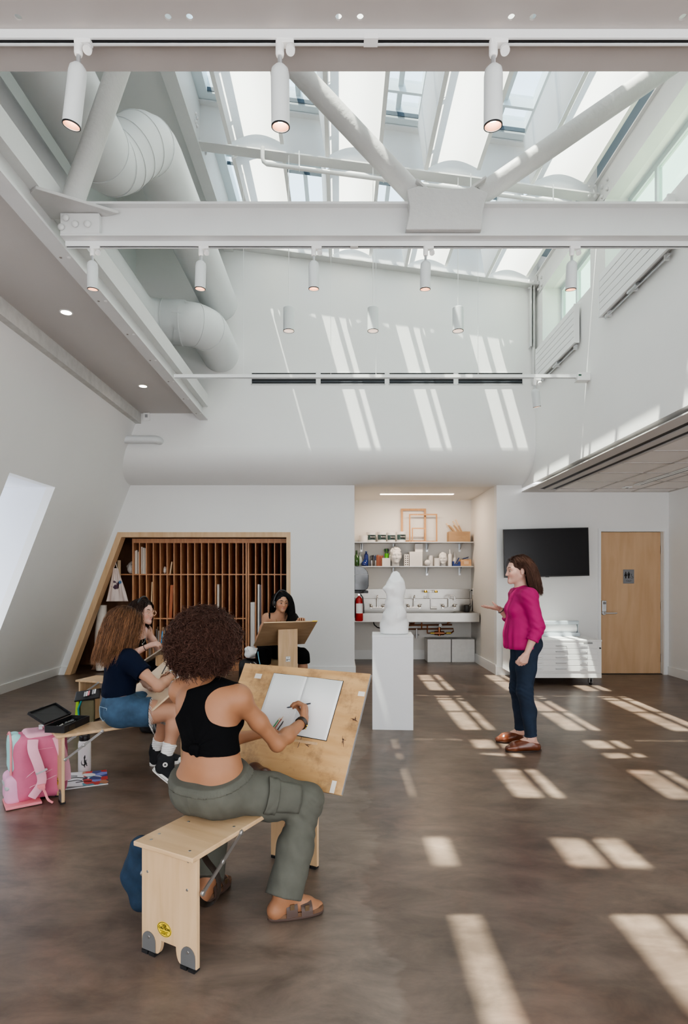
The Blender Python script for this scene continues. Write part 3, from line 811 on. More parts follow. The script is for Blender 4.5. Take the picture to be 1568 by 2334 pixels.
# small pipe stub in the left corner
t = thing('pipe_stub', 'short white capped pipe in the corner above the rounded bulkhead', 'pipe', (-2.75, 7.93, 3.29))
m = MB(); r = .052
pp = [V(-3.0, 7.90, 3.325), V(-2.55, 7.90, 3.325)] + arc((-2.55, 7.96, 3.325), -PI / 2, 0, .06, 6)[1:] + [V(-2.49, 8.02, 3.325)]
m.tube(pp, r, 24); ch(m, 'pipe_body', DUCTM, t, smooth=True)
# sprinkler pipe under the middle purlin
t = thing('sprinkler_pipe', 'thin white sprinkler pipe hung below the middle roof purlin', 'pipe', (0, 5.9, 5.6))
def zp(x): return ZR(x) - .20
pp = [V(-.80, 5.98, ZR(-.8) - .03), V(-.80, 5.98, zp(-.8) + .06)] + [V(-.79, 5.98, zp(-.8) + .02), V(-.76, 5.98, zp(-.76))] + [V(x, 5.98, zp(x)) for x in (0, 1, 2, 2.65)]
m = MB(); m.tube(pp, .021, 14); ch(m, 'pipe_body', WHITEP, t, smooth=True)
for x in (-.42, .45, 1.35, 2.2):
    m = MB(); m.tube([(x, 5.98, zp(x)), (x, 5.98, ZR(x) - .02)], .006, 6); m.tube([(x, 5.98 + .026 * math.cos(a * PI / 6), zp(x) + .026 * math.sin(a * PI / 6)) for a in range(12)], .004, 5, closed=True); ch(m, 'hanger', WHITEM, t)
# radiators on the right upper wall
for i, (y0, y1) in enumerate(((6.48, 7.78), (4.63, 5.88))):
    t = thing('panel_radiator', 'white ribbed panel radiator high on the right wall, %s' % ['the far one by the corner', 'the near one cut by the truss'][i], 'radiator', (XR, (y0 + y1) / 2, 4.28), group='radiators on the right wall')
    h = (y1 - y0) / 2
    for k in range(6):
        m = MB(); z = -.21 + .072 * k; m.box(-.078, -.055, -h + .021, h - .021, z, z + .0665); m.build('slat', WHITEM, t, bevel=.003)
    m = MB(); m.box(-.0545, -.03, -h + .02, h - .02, -.20, .20); m.build('back_panel', mat('radiator_back', (.55, .56, .57), .5) if i == 0 else bpy.data.materials['radiator_back'], t)
    for y in (-h, h - .02): m = MB(); m.box(-.08, -.02, y, y + .02, -.212, .225); m.build('side_rail', WHITEM, t, bevel=.003)
    m = MB(); m.tube([(-.03, -h + .05, -.235), (-.03, h - .05, -.235)], .007, 8); m.box(-.06, -.02, -.08, .08, -.235, -.205); m.build('supply_pipe', ALU, t)
    for y in (-h + .12, 0, h - .12): m = MB(); m.box(-.04, 0, y - .01, y + .01, -.245, -.19); m.build('bracket', WHITEM, t)
# alarm strobe in the left corner, speaker and linear diffuser in the right ceiling
t = thing('wall_strobe', 'small white square wall device in the upper left corner', 'alarm', (-2.66, UW, 3.66))
m = MB(); m.box(-.042, .042, -.05, 0, -.055, .045); m.build('housing', WHITEP, t, bevel=.004)
m = MB(); m.box(-.018, .018, -.053, -.05, -.02, .022); m.build('lens', mat('strobe_lens', (.35, .35, .36), .3), t)
t = thing('ceiling_sensor', 'small white square ceiling device with a black centre in the tiles', 'sensor', (4.03, 8.13, SOF))
m = MB(); m.box(-.05, .05, -.05, .05, -.008, .004); m.build('plate', WHITEP, t); m = MB(); m.box(-.016, .016, -.016, .016, -.012, -.008); m.build('aperture', BLACKM, t)
t = thing('linear_diffuser', 'long narrow white ceiling diffuser with a dark line in the right ceiling', 'diffuser', (4.09, 5.2, SOF))
m = MB(); m.box(-.07, .05, -2.7, 2.75, -.002, .006); m.build('frame', WHITEM, t); m = MB(); m.box(.018, .03, -2.7, 2.72, -.004, -.0015); m.build('slot', BLACKM, t); m = MB(); m.box(-.05, -.044, -2.7, 2.72, -.004, -.0015); m.build('slot', mat('grey_line', (.4, .38, .37), .5), t)
# linear light in the alcove
t = thing('linear_light', 'thin glowing linear ceiling light above the alcove shelves', 'light', (1.26, 9.5, 2.82))
m = MB(); m.box(-.61, .61, -.045, .045, -.006, 0); m.build('trim', WHITEP, t); m = MB(); m.box(-.60, .60, -.035, .035, -.012, -.006); m.build('diffuser', LEDM, t)
# ------------------------------------------------------------------ storage wall, door, alcove, cabinets
BIRCH = wood('birch_ply', (.56, .37, .205), (.67, .47, .285), 'Z', 3.0, .45, 9)
BIRCHX = wood('birch_ply_x', (.56, .37, .205), (.67, .47, .285), 'X', 3.0, .4, 9)
PLYEDGE = wood('ply_edge', (.42, .25, .13), (.66, .45, .26), 'Y', 12, .6, 3)
CUBBY = wood('cubby_wood', (.56, .27, .14), (.69, .37, .20), 'Z', 4, .5, 10)
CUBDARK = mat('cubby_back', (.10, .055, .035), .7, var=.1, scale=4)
DOORW = wood('maple_door', (.56, .36, .205), (.66, .45, .275), 'Z', 1.3, .4, 7)
PINE = wood('pine', (.74, .53, .33), (.84, .66, .45), 'Z', 5, .5, 8)
CANVAS = mat('primed_canvas', (.78, .72, .65), .8, var=.03, scale=20)
PAPER = mat('white_paper', (.88, .88, .87), .7)
OFFW = mat('offwhite_cloth', (.78, .74, .69), .9, var=.05, bump=.5, bscale=30, dist=.004)

# trapezoid opening lining
b = MB(); FD = .15
z1 = Z0
def fr(pts): b.prism(pts, 'y', BW - .012, BW + FD)
fr([(oxl(0), 0), (oxl(0) + .085, 0), (oxl(z1 - .075) + .085, z1 - .075), (oxl(z1), z1)])
fr([(oxl(z1), z1), (oxl(z1 - .075) + .085, z1 - .075), (-.736 - .06, z1 - .075), (-.736, z1)])
fr([(-.736, z1), (-.736 - .06, z1 - .075), (-.736 - .06, 0), (-.736, 0)])
struct('trim_opening_lining', b, wood('maple_lining', (.60, .39, .22), (.70, .49, .30), 'Z', 2, .45, 8))
b = MB(); b.box(-4.5, -.6, BW + 1.02, BW + 1.06, 0, 2.6); b.box(-4.5, -.6, BW + T + .002, BW + 1.02, 2.12, 2.16); b.box(-.735, -.70, BW + T + .002, BW + 1.02, 0, 2.12); b.box(-4.5, -4.46, BW + T + .002, BW + 1.02, 0, 2.12); b.prism([(-4.5, 0), (XS(0) - .095, 0), (XS(2.12) - .095, 2.12), (-4.5, 2.12)], 'y', BW + T - .04, BW + T + .0015)
struct('wall_storage', b, wood('storage_wall', (.22, .11, .06), (.30, .16, .09), 'Z', 3, .6, 6))

# cubby rack
CY = 8.96; KC = CY / 1320
cx = lambda px: (px - 775) * KC
cz = lambda py: CAMH - (py - 1320) * KC
rack = thing('cubby_rack', 'tall orange-brown wooden rack of narrow vertical slots inside the slanted opening', 'rack', (cx(480), CY, 0))
RX = cx(480)
LX, RXR, MX = cx(302), -.80, cx(565)
zt, zs1, zs2, zb = cz(1236), cz(1309.5), cz(1410), .13
D = .55
def rb(nm, x0, x1, y0, y1, z0, z1_, m=CUBBY): mm = MB(); mm.box(x0 - RX, x1 - RX, y0, y1, z0, z1_); return mm.build(nm, m, rack)
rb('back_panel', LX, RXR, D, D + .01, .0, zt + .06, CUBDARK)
rb('top_panel', LX, RXR, -.005, D, zt + .001, zt + .022); rb('header', LX, RXR, -.015, .0, zt - .012, zt + .055)
rb('middle_shelf', LX + .02, RXR - .02, .004, D, zs1 - .009, zs1 + .009)
rb('lower_shelf', LX + .02, MX - .02, .004, D, zs2 - .009, zs2 + .009)
rb('base', LX, RXR, .002, D, 0, zb)
cols = [cx(302) + i * .1068 for i in range(0, 17)] 
cols = [c for c in cols if c < MX - .03]
for x in cols[1:]: rb('divider', x - .008, x + .008, 0, D, zb, zt)
for x in (LX, MX - .035, MX - .002, RXR - .02): rb('upright', x - (0 if x > LX else 0), x + .022, -.012, D, 0, zt + .02)
cols2 = [MX + .02 + i * .098 for i in range(1, 6)]
for x in cols2:
    if x < RXR - .04: rb('divider', x - .008, x + .008, 0, D, zb, zt)
# side shelf between rack and slanted lining
t = thing('corner_shelf', 'short wooden shelf left of the slot rack holding a crumpled cloth', 'shelf', (cx(288), CY + .1, zs1))
m = MB(); m.box(-.33, LX - cx(288) - .002, -.05, .4, -.01, .01); m.build('shelf_board', CUBBY, t)
m = MB(); m.box(-.13, -.09, -.12, -.09, -.12, .22); m.build('upright', PINE, t)
m = MB(); m.box(-.34, LX - cx(288) - .004, .40, .42, -1.4, .5); m.build('back_panel', wood('shelf_back', (.20, .10, .055), (.28, .15, .08), 'Z', 3, .6, 6), t)

def leaner(nm, label, cat, x0, x1, z0, z1_, m_, y=.03, th=None, lean=0.0, group=None, dy=.3):
    t = MB(); w = (x1 - x0)
    t.box(0, w, 0, dy, 0, z1_ - z0)
    if lean: t.v = [(p[0] + lean * p[2], p[1], p[2]) for p in t.v]
    o = t.build(nm, m_, None, bevel=.0015); o.location = (x0, CY + y, z0); tag(o, label, cat, group)
    return o
S1 = zs1 + .0095
def col_x(i): return cols[i] + .010
ord5 = ['leftmost', 'second', 'third', 'fourth', 'fifth', 'sixth']
for i, (dx, h, ln) in enumerate(((.004, .36, .02), (.032, .37, .0), (.062, .345, -.01))):
    leaner('stretched_canvas', 'pale canvas standing in the first upper slot of the rack, %s of three' % ord5[i].replace('leftmost', 'first'), 'canvas', col_x(0) + dx + .012 * (i == 0), col_x(0) + dx + .012 * (i == 0) + .020, S1, S1 + h, CANVAS, group='canvases in the upper slots', lean=ln * 0)
for i, (dx, h) in enumerate(((.006, .42), (.036, .405), (.062, .40))):
    leaner('stretched_canvas', 'tall pale canvas in the second upper slot of the rack, %s of three' % ord5[i].replace('leftmost', 'first'), 'canvas', col_x(1) + dx, col_x(1) + dx + .022, S1, S1 + h, CANVAS, group='canvases in the upper slots')
leaner('small_canvas', 'small brown wooden frame leaning in the sixth upper slot', 'frame', col_x(5) + .01, col_x(5) + .03, S1, S1 + .19, PINE, lean=.16, y=.05)
leaner('wood_strip', 'narrow pine strip leaning in a lower slot behind the glasses wearer', 'strip', cx(341), cx(341) + .02, zs2 + .01, zs2 + .57, PINE, lean=.035)
AMBER = wood('amber_board', (.40, .10, .03), (.55, .17, .05), 'Z', 3, .3, 6)
leaner('varnished_board', 'glossy orange-brown varnished board tilted in a lower slot of the rack', 'board', cols[6] - .096 + .004, cols[6] - .096 + .052, zs2 + .01, zs2 + .52, AMBER, lean=.055)
leaner('wood_strip', 'thin pale strip standing in the lower slot above the curly hair', 'strip', cx(494), cx(498), zs2 - .3, zs2 + .53, CANVAS, dy=.2)
leaner('foam_board', 'wide white foam board standing low in the right part of the rack', 'board', cx(570), cx(580), zb + .001, cz(1373), PAPER)
leaner('foam_board', 'tall white board with a grey back in the right part of the rack', 'board', cx(586.5), cx(590.5), zb + .001, cz(1332), PAPER)
leaner('grey_board', 'tall dark bluish board beside the tall white board in the rack', 'board', cx(591.5), cx(595), zb + .001, cz(1333), mat('slate_board', (.16, .15, .18), .5))
leaner('foam_board', 'thin white board edge in the rack left of the dark-haired student', 'board', cx(620), cx(622.5), zb + .001, cz(1372), PAPER)
random.seed(3)
cc = [(.62, .55, .48), (.30, .20, .13), (.75, .72, .68), (.25, .24, .26), (.52, .36, .24), (.68, .58, .47)]
pm = [mat('panel_edge_%d' % i, c, .7) for i, c in enumerate(cc)]
k = 0; x = cx(336)
while x < cx(420):
    w = random.choice((.010, .013, .016, .008)); h = random.uniform(.43, .55)
    if not any(abs(x + w / 2 - c) < .008 + w / 2 + .002 for c in cols):
        o = leaner('filed_canvas', 'thin upright art panel filed in the lowest left slots of the rack', 'panel', x, x + w, zb + .001, zb + h, pm[random.randrange(6)], y=.02 + random.uniform(0, .03), group='art panels in the lowest slots', dy=.4)
        k += 1
    x += w + random.uniform(.004, .009)

# crumpled cloths
def cloth_blob(nm, label, c, r, m_, group=None, seed=0, amp=.008, f=30):
    prims = [ell(c, V(r) * .8, k=.02)]
    for i in range(11):
        rg = random.Random(seed * 7 + i)
        prims.append(ell(V(c) + V(*(rg.uniform(-.5, .5) * r[0], rg.uniform(-.3, .3) * r[1], rg.uniform(-.2, .5) * r[2])), V(r) * V(rg.uniform(.25, .75), rg.uniform(.4, .7), rg.uniform(.25, .65)), k=.012))
    v, q = implicit(prims, .006, disp=lambda P: amp * wrinkle(P, f, seed), clips=[((0, 0, c[2] - r[2] * .75), (0, 0, -1))])
    o = np_mesh(nm, v, q, m_, origin=(c[0], c[1], c[2] - r[2] * .75)); return tag(o, label, 'cloth')
cloth_blob('crumpled_cloth', 'large crumpled off-white cloth on the corner shelf beside the rack', (cx(292), CY + .14, zs1 + .10), (.075, .09, .11), OFFW, seed=2)
cloth_blob('rag', 'small white wadded rag in the fifth upper slot', (cols[4] + .054, CY + .08, S1 + .05), (.032, .05, .065), OFFW, seed=5, amp=.006, f=90)
# hanging apron
AP = mat('apron_cloth', (.70, .60, .56), .9, var=.04, bump=.3, bscale=60)
def apron_mat():
    m, nt, bb = _nt('stained_apron')
    tc = nt.nodes.new('ShaderNodeTexCoord'); n = nt.nodes.new('ShaderNodeTexNoise'); n.inputs['Scale'].default_value = 14; n.inputs['Detail'].default_value = 6
    nt.links.new(tc.outputs['Object'], n.inputs['Vector'])
    g = nt.nodes.new('ShaderNodeVectorMath'); g.operation = 'DISTANCE'; g.inputs[1].default_value = (.02, 0, -.36); nt.links.new(tc.outputs['Object'], g.inputs[0])
    mr = nt.nodes.new('ShaderNodeMapRange'); mr.inputs['From Min'].default_value = .03; mr.inputs['From Max'].default_value = .17; mr.inputs['To Min'].default_value = .22; mr.inputs['To Max'].default_value = -.15
    nt.links.new(g.outputs['Value'], mr.inputs['Value'])
    ad = nt.nodes.new('ShaderNodeMath'); ad.operation = 'ADD'; nt.links.new(n.outputs['Fac'], ad.inputs[0]); nt.links.new(mr.outputs[0], ad.inputs[1])
    st = nt.nodes.new('ShaderNodeMapRange'); st.inputs['From Min'].default_value = .66; st.inputs['From Max'].default_value = .72; nt.links.new(ad.outputs[0], st.inputs['Value'])
    mx = nt.nodes.new('ShaderNodeMix'); mx.data_type = 'RGBA'; mx.inputs['A'].default_value = (.72, .61, .57, 1); mx.inputs['B'].default_value = (.10, .05, .08, 1)
    nt.links.new(st.outputs[0], mx.inputs['Factor'])
    g2 = nt.nodes.new('ShaderNodeVectorMath'); g2.operation = 'DISTANCE'; g2.inputs[1].default_value = (.075, 0, -.31); nt.links.new(tc.outputs['Object'], g2.inputs[0])
    s2 = nt.nodes.new('ShaderNodeMapRange'); s2.inputs['From Min'].default_value = .018; s2.inputs['From Max'].default_value = .035; s2.inputs['To Min'].default_value = 1; s2.inputs['To Max'].default_value = 0; nt.links.new(g2.outputs['Value'], s2.inputs['Value'])
    m2 = nt.nodes.new('ShaderNodeMix'); m2.data_type = 'RGBA'; m2.inputs['B'].default_value = (.08, .20, .38, 1)
    nt.links.new(s2.outputs[0], m2.inputs['Factor']); nt.links.new(mx.outputs['Result'], m2.inputs['A']); nt.links.new(m2.outputs['Result'], bb.inputs['Base Color']); bb.inputs['Roughness'].default_value = .9
    return m
KA = (BW + .12) / 1320
ax_ = (263 - 775) * KA; az = CAMH - (1280 - 1320) * KA
def sheet(nm, outline, m_, n=40, amp=.02, fq=9, parent=None, loc=(0, 0, 0), th=.004):
    """outline(t in 0..1 top->bottom) -> (xl, xr, z); draped sheet with vertical folds"""
    vs = []; rows = 24
    for i in range(rows + 1):
        xl, xr, z = outline(i / rows)
        for j in range(n + 1):
            u = j / n; x = xl + (xr - xl) * u
            vs.append((x, amp * (i / rows) ** .7 * math.sin(u * fq + 2 * math.sin(i / rows * 3)) + amp * .3 * math.sin(u * fq * 2.7 + i * .2), z))
    fs = [(i * (n + 1) + j, i * (n + 1) + j + 1, (i + 1) * (n + 1) + j + 1, (i + 1) * (n + 1) + j) for i in range(rows) for j in range(n)]
    mm = MB(); mm.add(vs, fs); o = mm.build(nm, m_, parent, smooth='all'); o.location = loc
    md = o.modifiers.new('solid', 'SOLIDIFY'); md.thickness = th
    return o
def apo(t):
    z = -.10 - t * .50
    if t < .15: return (-.035 - t * .1, .045 + t * .1, z)
    u = (t - .15) / .85
    return (-.05 - .09 * u, .06 + .14 * u, z)
t = thing('hanging_apron', 'pinkish-grey apron with dark paint stains hanging from a hook by the slanted frame', 'apron', (ax_, BW + .12, az))
sheet('apron_body', apo, apron_mat(), parent=t, amp=.016, fq=11)
m = MB(); m.tube([(-.03, 0, -.11), (-.012, 0, -.03), (.0, 0, .0), (.006, 0, -.03), (.03, 0, -.11)], .006, 6); m.build('neck_strap', AP, t)
m = MB(); m.tube([(0, .04, .01), (0, 0, -.004), (0, -.01, .012)], .004, 6); m.build('hook', CHROME, t)
# roll of canvas standing behind the frame
t = thing('canvas_roll', 'tall pale roll of canvas leaning inside the slanted opening', 'roll', (-3.74, 8.80, 0))
K2 = 8.85 / 1320
A_ = V(-3.68, 8.90, .02); B_ = V(-3.66, 8.92, 1.02)
m = MB()
prof = []
for i in range(13):
    u = i / 12; prof.append(A_ + (B_ - A_) * u)
m.tube(prof, [.065 + .035 * math.sin(PI * min(1, u * 1.1)) for u in [i / 12 for i in range(13)]], 20); ch(m, 'rolled_canvas', CANVAS, t, smooth=True)
# dark portfolio board leaning in the corner
t = MB(); t.prism([(-3.85, .02), (-3.62, .02), (-3.42, .55)], 'y', 8.95, 8.97); o = t.build('portfolio_board', wood('brown_panel', (.20, .10, .06), (.28, .15, .09), 'Z', 3, .5, 6), origin=(-3.7, 8.95, .02)); tag(o, 'dark brown triangular board end on the floor behind the canvas roll', 'board')

# ------------------------------------------------------------------ door and TV
d = MB(); d.box(DX0 + .004, DX1 - .004, BW + .08, BW + .12, .008, DZ - .004); door = d.build('door_1', DOORW, origin=((DX0 + DX1) / 2, BW + .08, 0), bevel=.002); door['kind'] = 'structure'
dc = ((DX0 + DX1) / 2, BW + .08, 0)
def dch(mb, nm, m_, **k): mb.v = [(p[0] - dc[0], p[1] - dc[1], p[2]) for p in mb.v]; return mb.build(nm, m_, door, **k)
b = MB()
for x0, x1, z0, z1_ in ((DX0 - .03, DX0, 0, DZ + .03), (DX1, DX1 + .03, 0, DZ + .03), (DX0, DX1, DZ, DZ + .03)): b.box(x0, x1, BW + .0, BW + T, z0, z1_)
for x0, x1, z0, z1_ in ((DX0 - .045, DX0 - .005, 0, DZ + .045), (DX1 + .005, DX1 + .045, 0, DZ + .045), (DX0 - .005, DX1 + .005, DZ + .005, DZ + .045)): b.box(x0, x1, BW - .012, BW - .0005, z0, z1_)
struct('trim_door_frame', b, WHITEM)
b = MB(); b.box(DX0, DX1, BW + .12, BW + T, 0, DZ); struct('trim_door_backing', b, BLACKM)
for z in (1.86, 1.02, .24):
    m = MB(); m.box(DX1 - .004, DX1 + .012, BW + .055, BW + .085, z - .06, z + .06); dch(m, 'hinge', ALU, bevel=.002)
HX = DX0 + .075; kz = 8.68 / 1320
z_l = CAMH - (1397 - 1320) * kz
m = MB(); m.box(HX - .032, HX + .032, BW + .055, BW + .08, z_l + .02, z_l + .185); dch(m, 'lock_plate', ALU, bevel=.006)
m = MB(); m.box(HX - .022, HX + .022, BW + .05, BW + .056, z_l + .13, z_l + .165); dch(m, 'keypad', mat('keypad_grey', (.25, .25, .25), .4), bevel=.002)
m = MB(); m.lathe([(.034, 0), (.034, .012), (.03, .016)], (HX, BW + .08, z_l), 24, ax=(0, -1, 0)); m.tube([(HX, BW + .07, z_l), (HX, BW + .02, z_l), (HX + .015, BW + .008, z_l), (HX + .165, BW + .008, z_l)], .010, 12); dch(m, 'lever_handle', ALU, smooth=True)
m = MB(); m.box(DX0 + .0, DX1 - .0, BW + .04, BW + .12, 0, .008); dch(m, 'threshold', BLACKM)
# toilet sign
sx_ = (1432.4 - 775) * kz; sz_ = CAMH - (1314 - 1320) * kz
SIGN = mat('sign_grey', (.23, .235, .25), .5); SGN = mat('sign_black', (.006, .006, .007), .5)
t = thing('restroom_sign', 'grey door sign with man, woman and wheelchair symbols reading TOILET', 'sign', (sx_, BW + .079, sz_))
m = MB(); m.box(-.082, .082, -.006, 0, -.105, .105); m.build('plate', SIGN, t, bevel=.004)
def person_icon(x, dress, s=1.0):
    m = MB(); y0, y1 = -.0075, -.006
    m.lathe([(.0001, 0), (.009, 0), (.009, .0015), (.0001, .0015)], (x, y1, .062), 16, ax=(0, -1, 0), caps=False)
    if dress: m.prism([(x - .012, .050), (x + .012, .050), (x + .022, .004), (x + .008, .004), (x + .008, -.028), (x - .008, -.028), (x - .008, .004), (x - .022, .004)], 'y', y0, y1)
    else: m.prism([(x - .018, .050), (x + .018, .050), (x + .018, .012), (x + .011, .012), (x + .010, -.028), (x - .010, -.028), (x - .011, .012), (x - .018, .012)], 'y', y0, y1)
    return m
person_icon(-.045, True).build('woman_symbol', SGN, t); person_icon(.0, False).build('man_symbol', SGN, t)
m = MB(); cxw = .048
m.lathe([(.0001, 0), (.006, 0), (.006, .0015), (.0001, .0015)], (cxw - .006, -.006, .034), 12, ax=(0, -1, 0), caps=False)
m.tube([(cxw - .002 + .016 * math.cos(a), -.0068, -.012 + .016 * math.sin(a)) for a in [PI * .75 + i * PI * 1.35 / 16 for i in range(17)]], .002, 6)
m.tube([(cxw - .006, -.0068, .026), (cxw - .005, -.0068, .004), (cxw + .010, -.0068, .003), (cxw + .016, -.0068, -.020), (cxw + .022, -.0068, -.018)], .0028, 6)
m.build('wheelchair_symbol', SGN, t)
text_mesh('sign_text', 'TOILET', .026, SGN, t, (0, -.0066, -.068))
# TV
ky = 8.44 / 1320
tx, tz = (1245.5 - 775) * ky, CAMH - (1259.5 - 1320) * ky
t = thing('television', 'large flat black television mounted on the wall behind the standing woman', 'television', (tx, 8.44, tz), rot=(0, math.radians(-1.35), 0))
hw, hh = 97.0 * ky, 55.2 * ky
m = MB(); m.box(-hw, hw, 0, .035, -hh, hh); m.build('housing', BLACKP, t, bevel=.003)
m = MB(); m.box(-hw + .009, hw - .009, -.002, .0, -hh + .016, hh - .009); m.build('screen', mat('tv_screen', (.012, .012, .014), .22, spec=.35), t)
m = MB(); m.box(-.025, .03, -.006, 0, -hh - .006, -hh + .004); m.build('logo_tab', BLACKP, t)
m = MB(); m.box(-.2, .2, .035, .15, -.2, .2); m.build('wall_mount', BLACKM, t)

# flat file cabinet
FX0, FX1, FY0, FY1 = 2.40, 3.487, 7.72, 8.55
fc = thing('flat_file_cabinet', 'low white five-drawer flat file cabinet on casters in front of the wall', 'cabinet', ((FX0 + FX1) / 2, (FY0 + FY1) / 2, 0))
hx, hy = (FX1 - FX0) / 2, (FY1 - FY0) / 2
CAB = mat('cabinet_white', (.80, .80, .79), .35)
m = MB(); m.box(-hx, hx, -hy, hy, .102, .165); m.build('base_frame', CAB, fc, bevel=.003)
m = MB(); m.box(-hx, hx, -hy + .003, hy, .166, .588); m.build('case', CAB, fc, bevel=.003)
m = MB(); m.box(-hx - .003, hx + .003, -hy - .004, hy, .588, .610); m.build('cabinet_top', CAB, fc, bevel=.003)
KF = FY0 / 1320
wr = [' ', ' ']
LAB = mat('card_label', (.85, .84, .82), .6)
for k in range(5):
    zc = .560 - .040 - k * .0765 + .012
    m = MB(); m.box(-hx + .03, hx - .055, -hy - .006, -hy + .002, zc - .0355, zc + .0355); dr = m.build('drawer', CAB, fc, bevel=.003)
    m = MB(); m.tube([(-.068, -hy - .006, zc), (-.066, -hy - .022, zc), (.066, -hy - .022, zc), (.068, -hy - .006, zc)], .0055, 8); m.build('handle', ALU, dr, smooth=True)
    for sx2 in (-1, 1):
        X = sx2 * .295 + .005
        m = MB(); m.box(X - .05, X + .05, -hy - .010, -hy - .006, zc - .018, zc + .018); m.build('label_holder', ALU, dr, bevel=.001)
        m = MB(); m.box(X - .044, X + .044, -hy - .0115, -hy - .010, zc - .012, zc + .012); m.build('label_card', LAB, dr)
        m = MB(); rg = random.Random(k * 3 + sx2)
        pts = [(X - .034 + .068 * i / 22, -hy - .0118, zc + .004 * math.sin(i * 1.9 + k) * rg.uniform(.4, 1)) for i in range(23)]
        m.tube(pts, .0011, 4); m.build('handwriting', BLACKM, dr)
m = MB(); m.box(.30, .42, -hy - .0075, -hy - .0035, .578 - .0, .600); m.v = [(p[0] + .0, p[1], p[2] - .022 + .0) for p in m.v]; m.build('maker_plate', mat('maker_plate', (.28, .28, .28), .4), fc)
m = MB(); m.lathe([(.012, 0), (.010, .014)], (hx - .022, -hy, .50), 14, ax=(0, -1, 0)); m.build('lock', BLACKM, fc)
CAS = mat('caster_rubber', (.03, .03, .03), .5)
for sx2 in (-1, 1):
    for sy2 in (-1, 1):
        X, Y = sx2 * (hx - .12), sy2 * (hy - .08)
        m = MB(); m.box(X - .035, X + .035, Y - .035, Y + .035, .094, .102); m.box(X - .022, X - .018, Y - .03, Y + .02, .03, .094); m.box(X + .018, X + .022, Y - .03, Y + .02, .03, .094); cs = m.build('caster', ALU, fc)
        m = MB(); m.lathe([(.02, -.014), (.034, -.012), (.034, .012), (.02, .014)], (X, Y - .012, .035), 20, ax=(1, 0, 0)); m.build('wheel', CAS, cs, smooth=True)
# paper roll cutter
t = thing('paper_roll_cutter', 'grey metal roll dispenser with white paper on top of the flat file cabinet', 'dispenser', (2.93, 8.30, .612))
GR = mat('cutter_grey', (.45, .50, .54), .35)
m = MB(); m.box(-.47, .47, -.10, .10, 0, .02); m.box(-.47, .47, -.10, -.08, .02, .05); m.build('base', GR, t, bevel=.003)
for s in (-1, 1): m = MB(); m.prism([(-.09, 0), (.09, 0), (.05, .13), (-.04, .21), (-.08, .20), (-.05, .10)], 'x', s * .455 - .006, s * .455 + .006); m.build('end_bracket', GR, t)
m = MB(); m.lathe([(.075, -.44), (.075, .44)], (0, .01, .105), 28, ax=(1, 0, 0)); m.build('paper_roll', PAPER, t, smooth=True)
m = MB(); m.box(-.46, .46, -.085, -.045, .165, .215); m.build('cutter_bar', GR, t, bevel=.006)

# ------------------------------------------------------------------ alcove contents
KS = 10.10 / 1320
sx2w = lambda px: (px - 775) * KS
TS, BS = 2.066, 1.646
for nm, z, lab in (('wall_shelf', TS, 'upper grey wall shelf in the alcove carrying buckets and frames'), ('wall_shelf', BS, 'lower grey wall shelf in the alcove carrying bottles and plaster casts')):
    t = thing(nm, lab, 'shelf', (1.26, AB, z))
    m = MB(); m.box(AX0 + .002 - 1.26, AX1 - .02 - 1.26, -.285, -.003, -.018, 0); m.build('shelf_board', mat('shelf_steel', (.55, .55, .55), .35, metal=.5) if z == TS else bpy.data.materials['shelf_steel'], t, bevel=.002)
    for px in (824, 898.5, 974.5, 1049.5):
        X = (px - 775) * (10.2 / 1320) - 1.26
        m = MB(); m.box(X - .018, X + .018, -.010, -.002, -.16, -.019); m.prism([(-.24, -.019), (-.01, -.019), (-.01, -.13), (-.03, -.13)], 'x', X - .006, X + .006); m.build('bracket', ALU, t)
def at(px, Y): return (px - 775) * Y / 1320
YS = 10.13
# buckets
BK = mat('bucket_white', (.82, .80, .78), .4); BLB = mat('bucket_label', (.05, .10, .10), .5); BLK2 = mat('bucket_label_dark', (.015, .02, .02), .5)
def bucket(px, py0, dia, h, label, lbl=True, y=YS):
    X = at(px, y); t = thing('paint_bucket', label, 'bucket', (X, y, TS), group='paint buckets on the upper shelf')
    r = dia / 2
    m = MB(); m.lathe([(.001, 0), (r * .93, 0), (r, h * .86), (r, h * .88)], seg=28, caps=False); m.build('tub', BK, t, smooth=True)
    m = MB(); m.lathe([(r * 1.05, h * .84), (r * 1.06, h * .99), (r * .97, h), (.001, h)], seg=28, caps=False); m.build('lid', BK, t, smooth=True)
    if lbl:
        for (a0, a1, rr, z0, z1_, mm) in ((-2.6, -.35, 1.015, .22, .72, BLB), (-1.75, -.85, 1.03, .30, .66, BLK2)):
            m = MB(); N = 24; vs = []
            for i in range(N + 1):
                a = a0 + (a1 - a0) * i / N
                for z in (z0, z1_): q = r * (.93 + .07 * z / .86) * rr; vs.append((q * math.cos(a), q * math.sin(a), h * z))
            m.add(vs, [(2 * i, 2 * i + 2, 2 * i + 3, 2 * i + 1) for i in range(N)]); m.build('bucket_label', mm, t, smooth='all')
        text_mesh('label_text', 'BLACK', r * .34, BK, t, (r * .27, -r * 1.02, h * .50), (PI / 2, 0, .27)); 
bucket(829, 0, .15, .115, 'small plain white tub at the left end of the upper shelf', False)
bucket(846, 0, .165, .175, 'white bucket with dark label, leftmost of the four labelled ones', y=YS + .03)
bucket(870, 0, .165, .175, 'white bucket with dark label, second of the four labelled ones')
bucket(891.5, 0, .155, .165, 'white bucket with dark label, third of the four labelled ones')
bucket(914, 0, .170, .180, 'white bucket with dark label, rightmost beside the wooden frames')
STRW = wood('stretcher_wood', (.46, .24, .10), (.56, .32, .15), 'Z', 5, .5, 8)
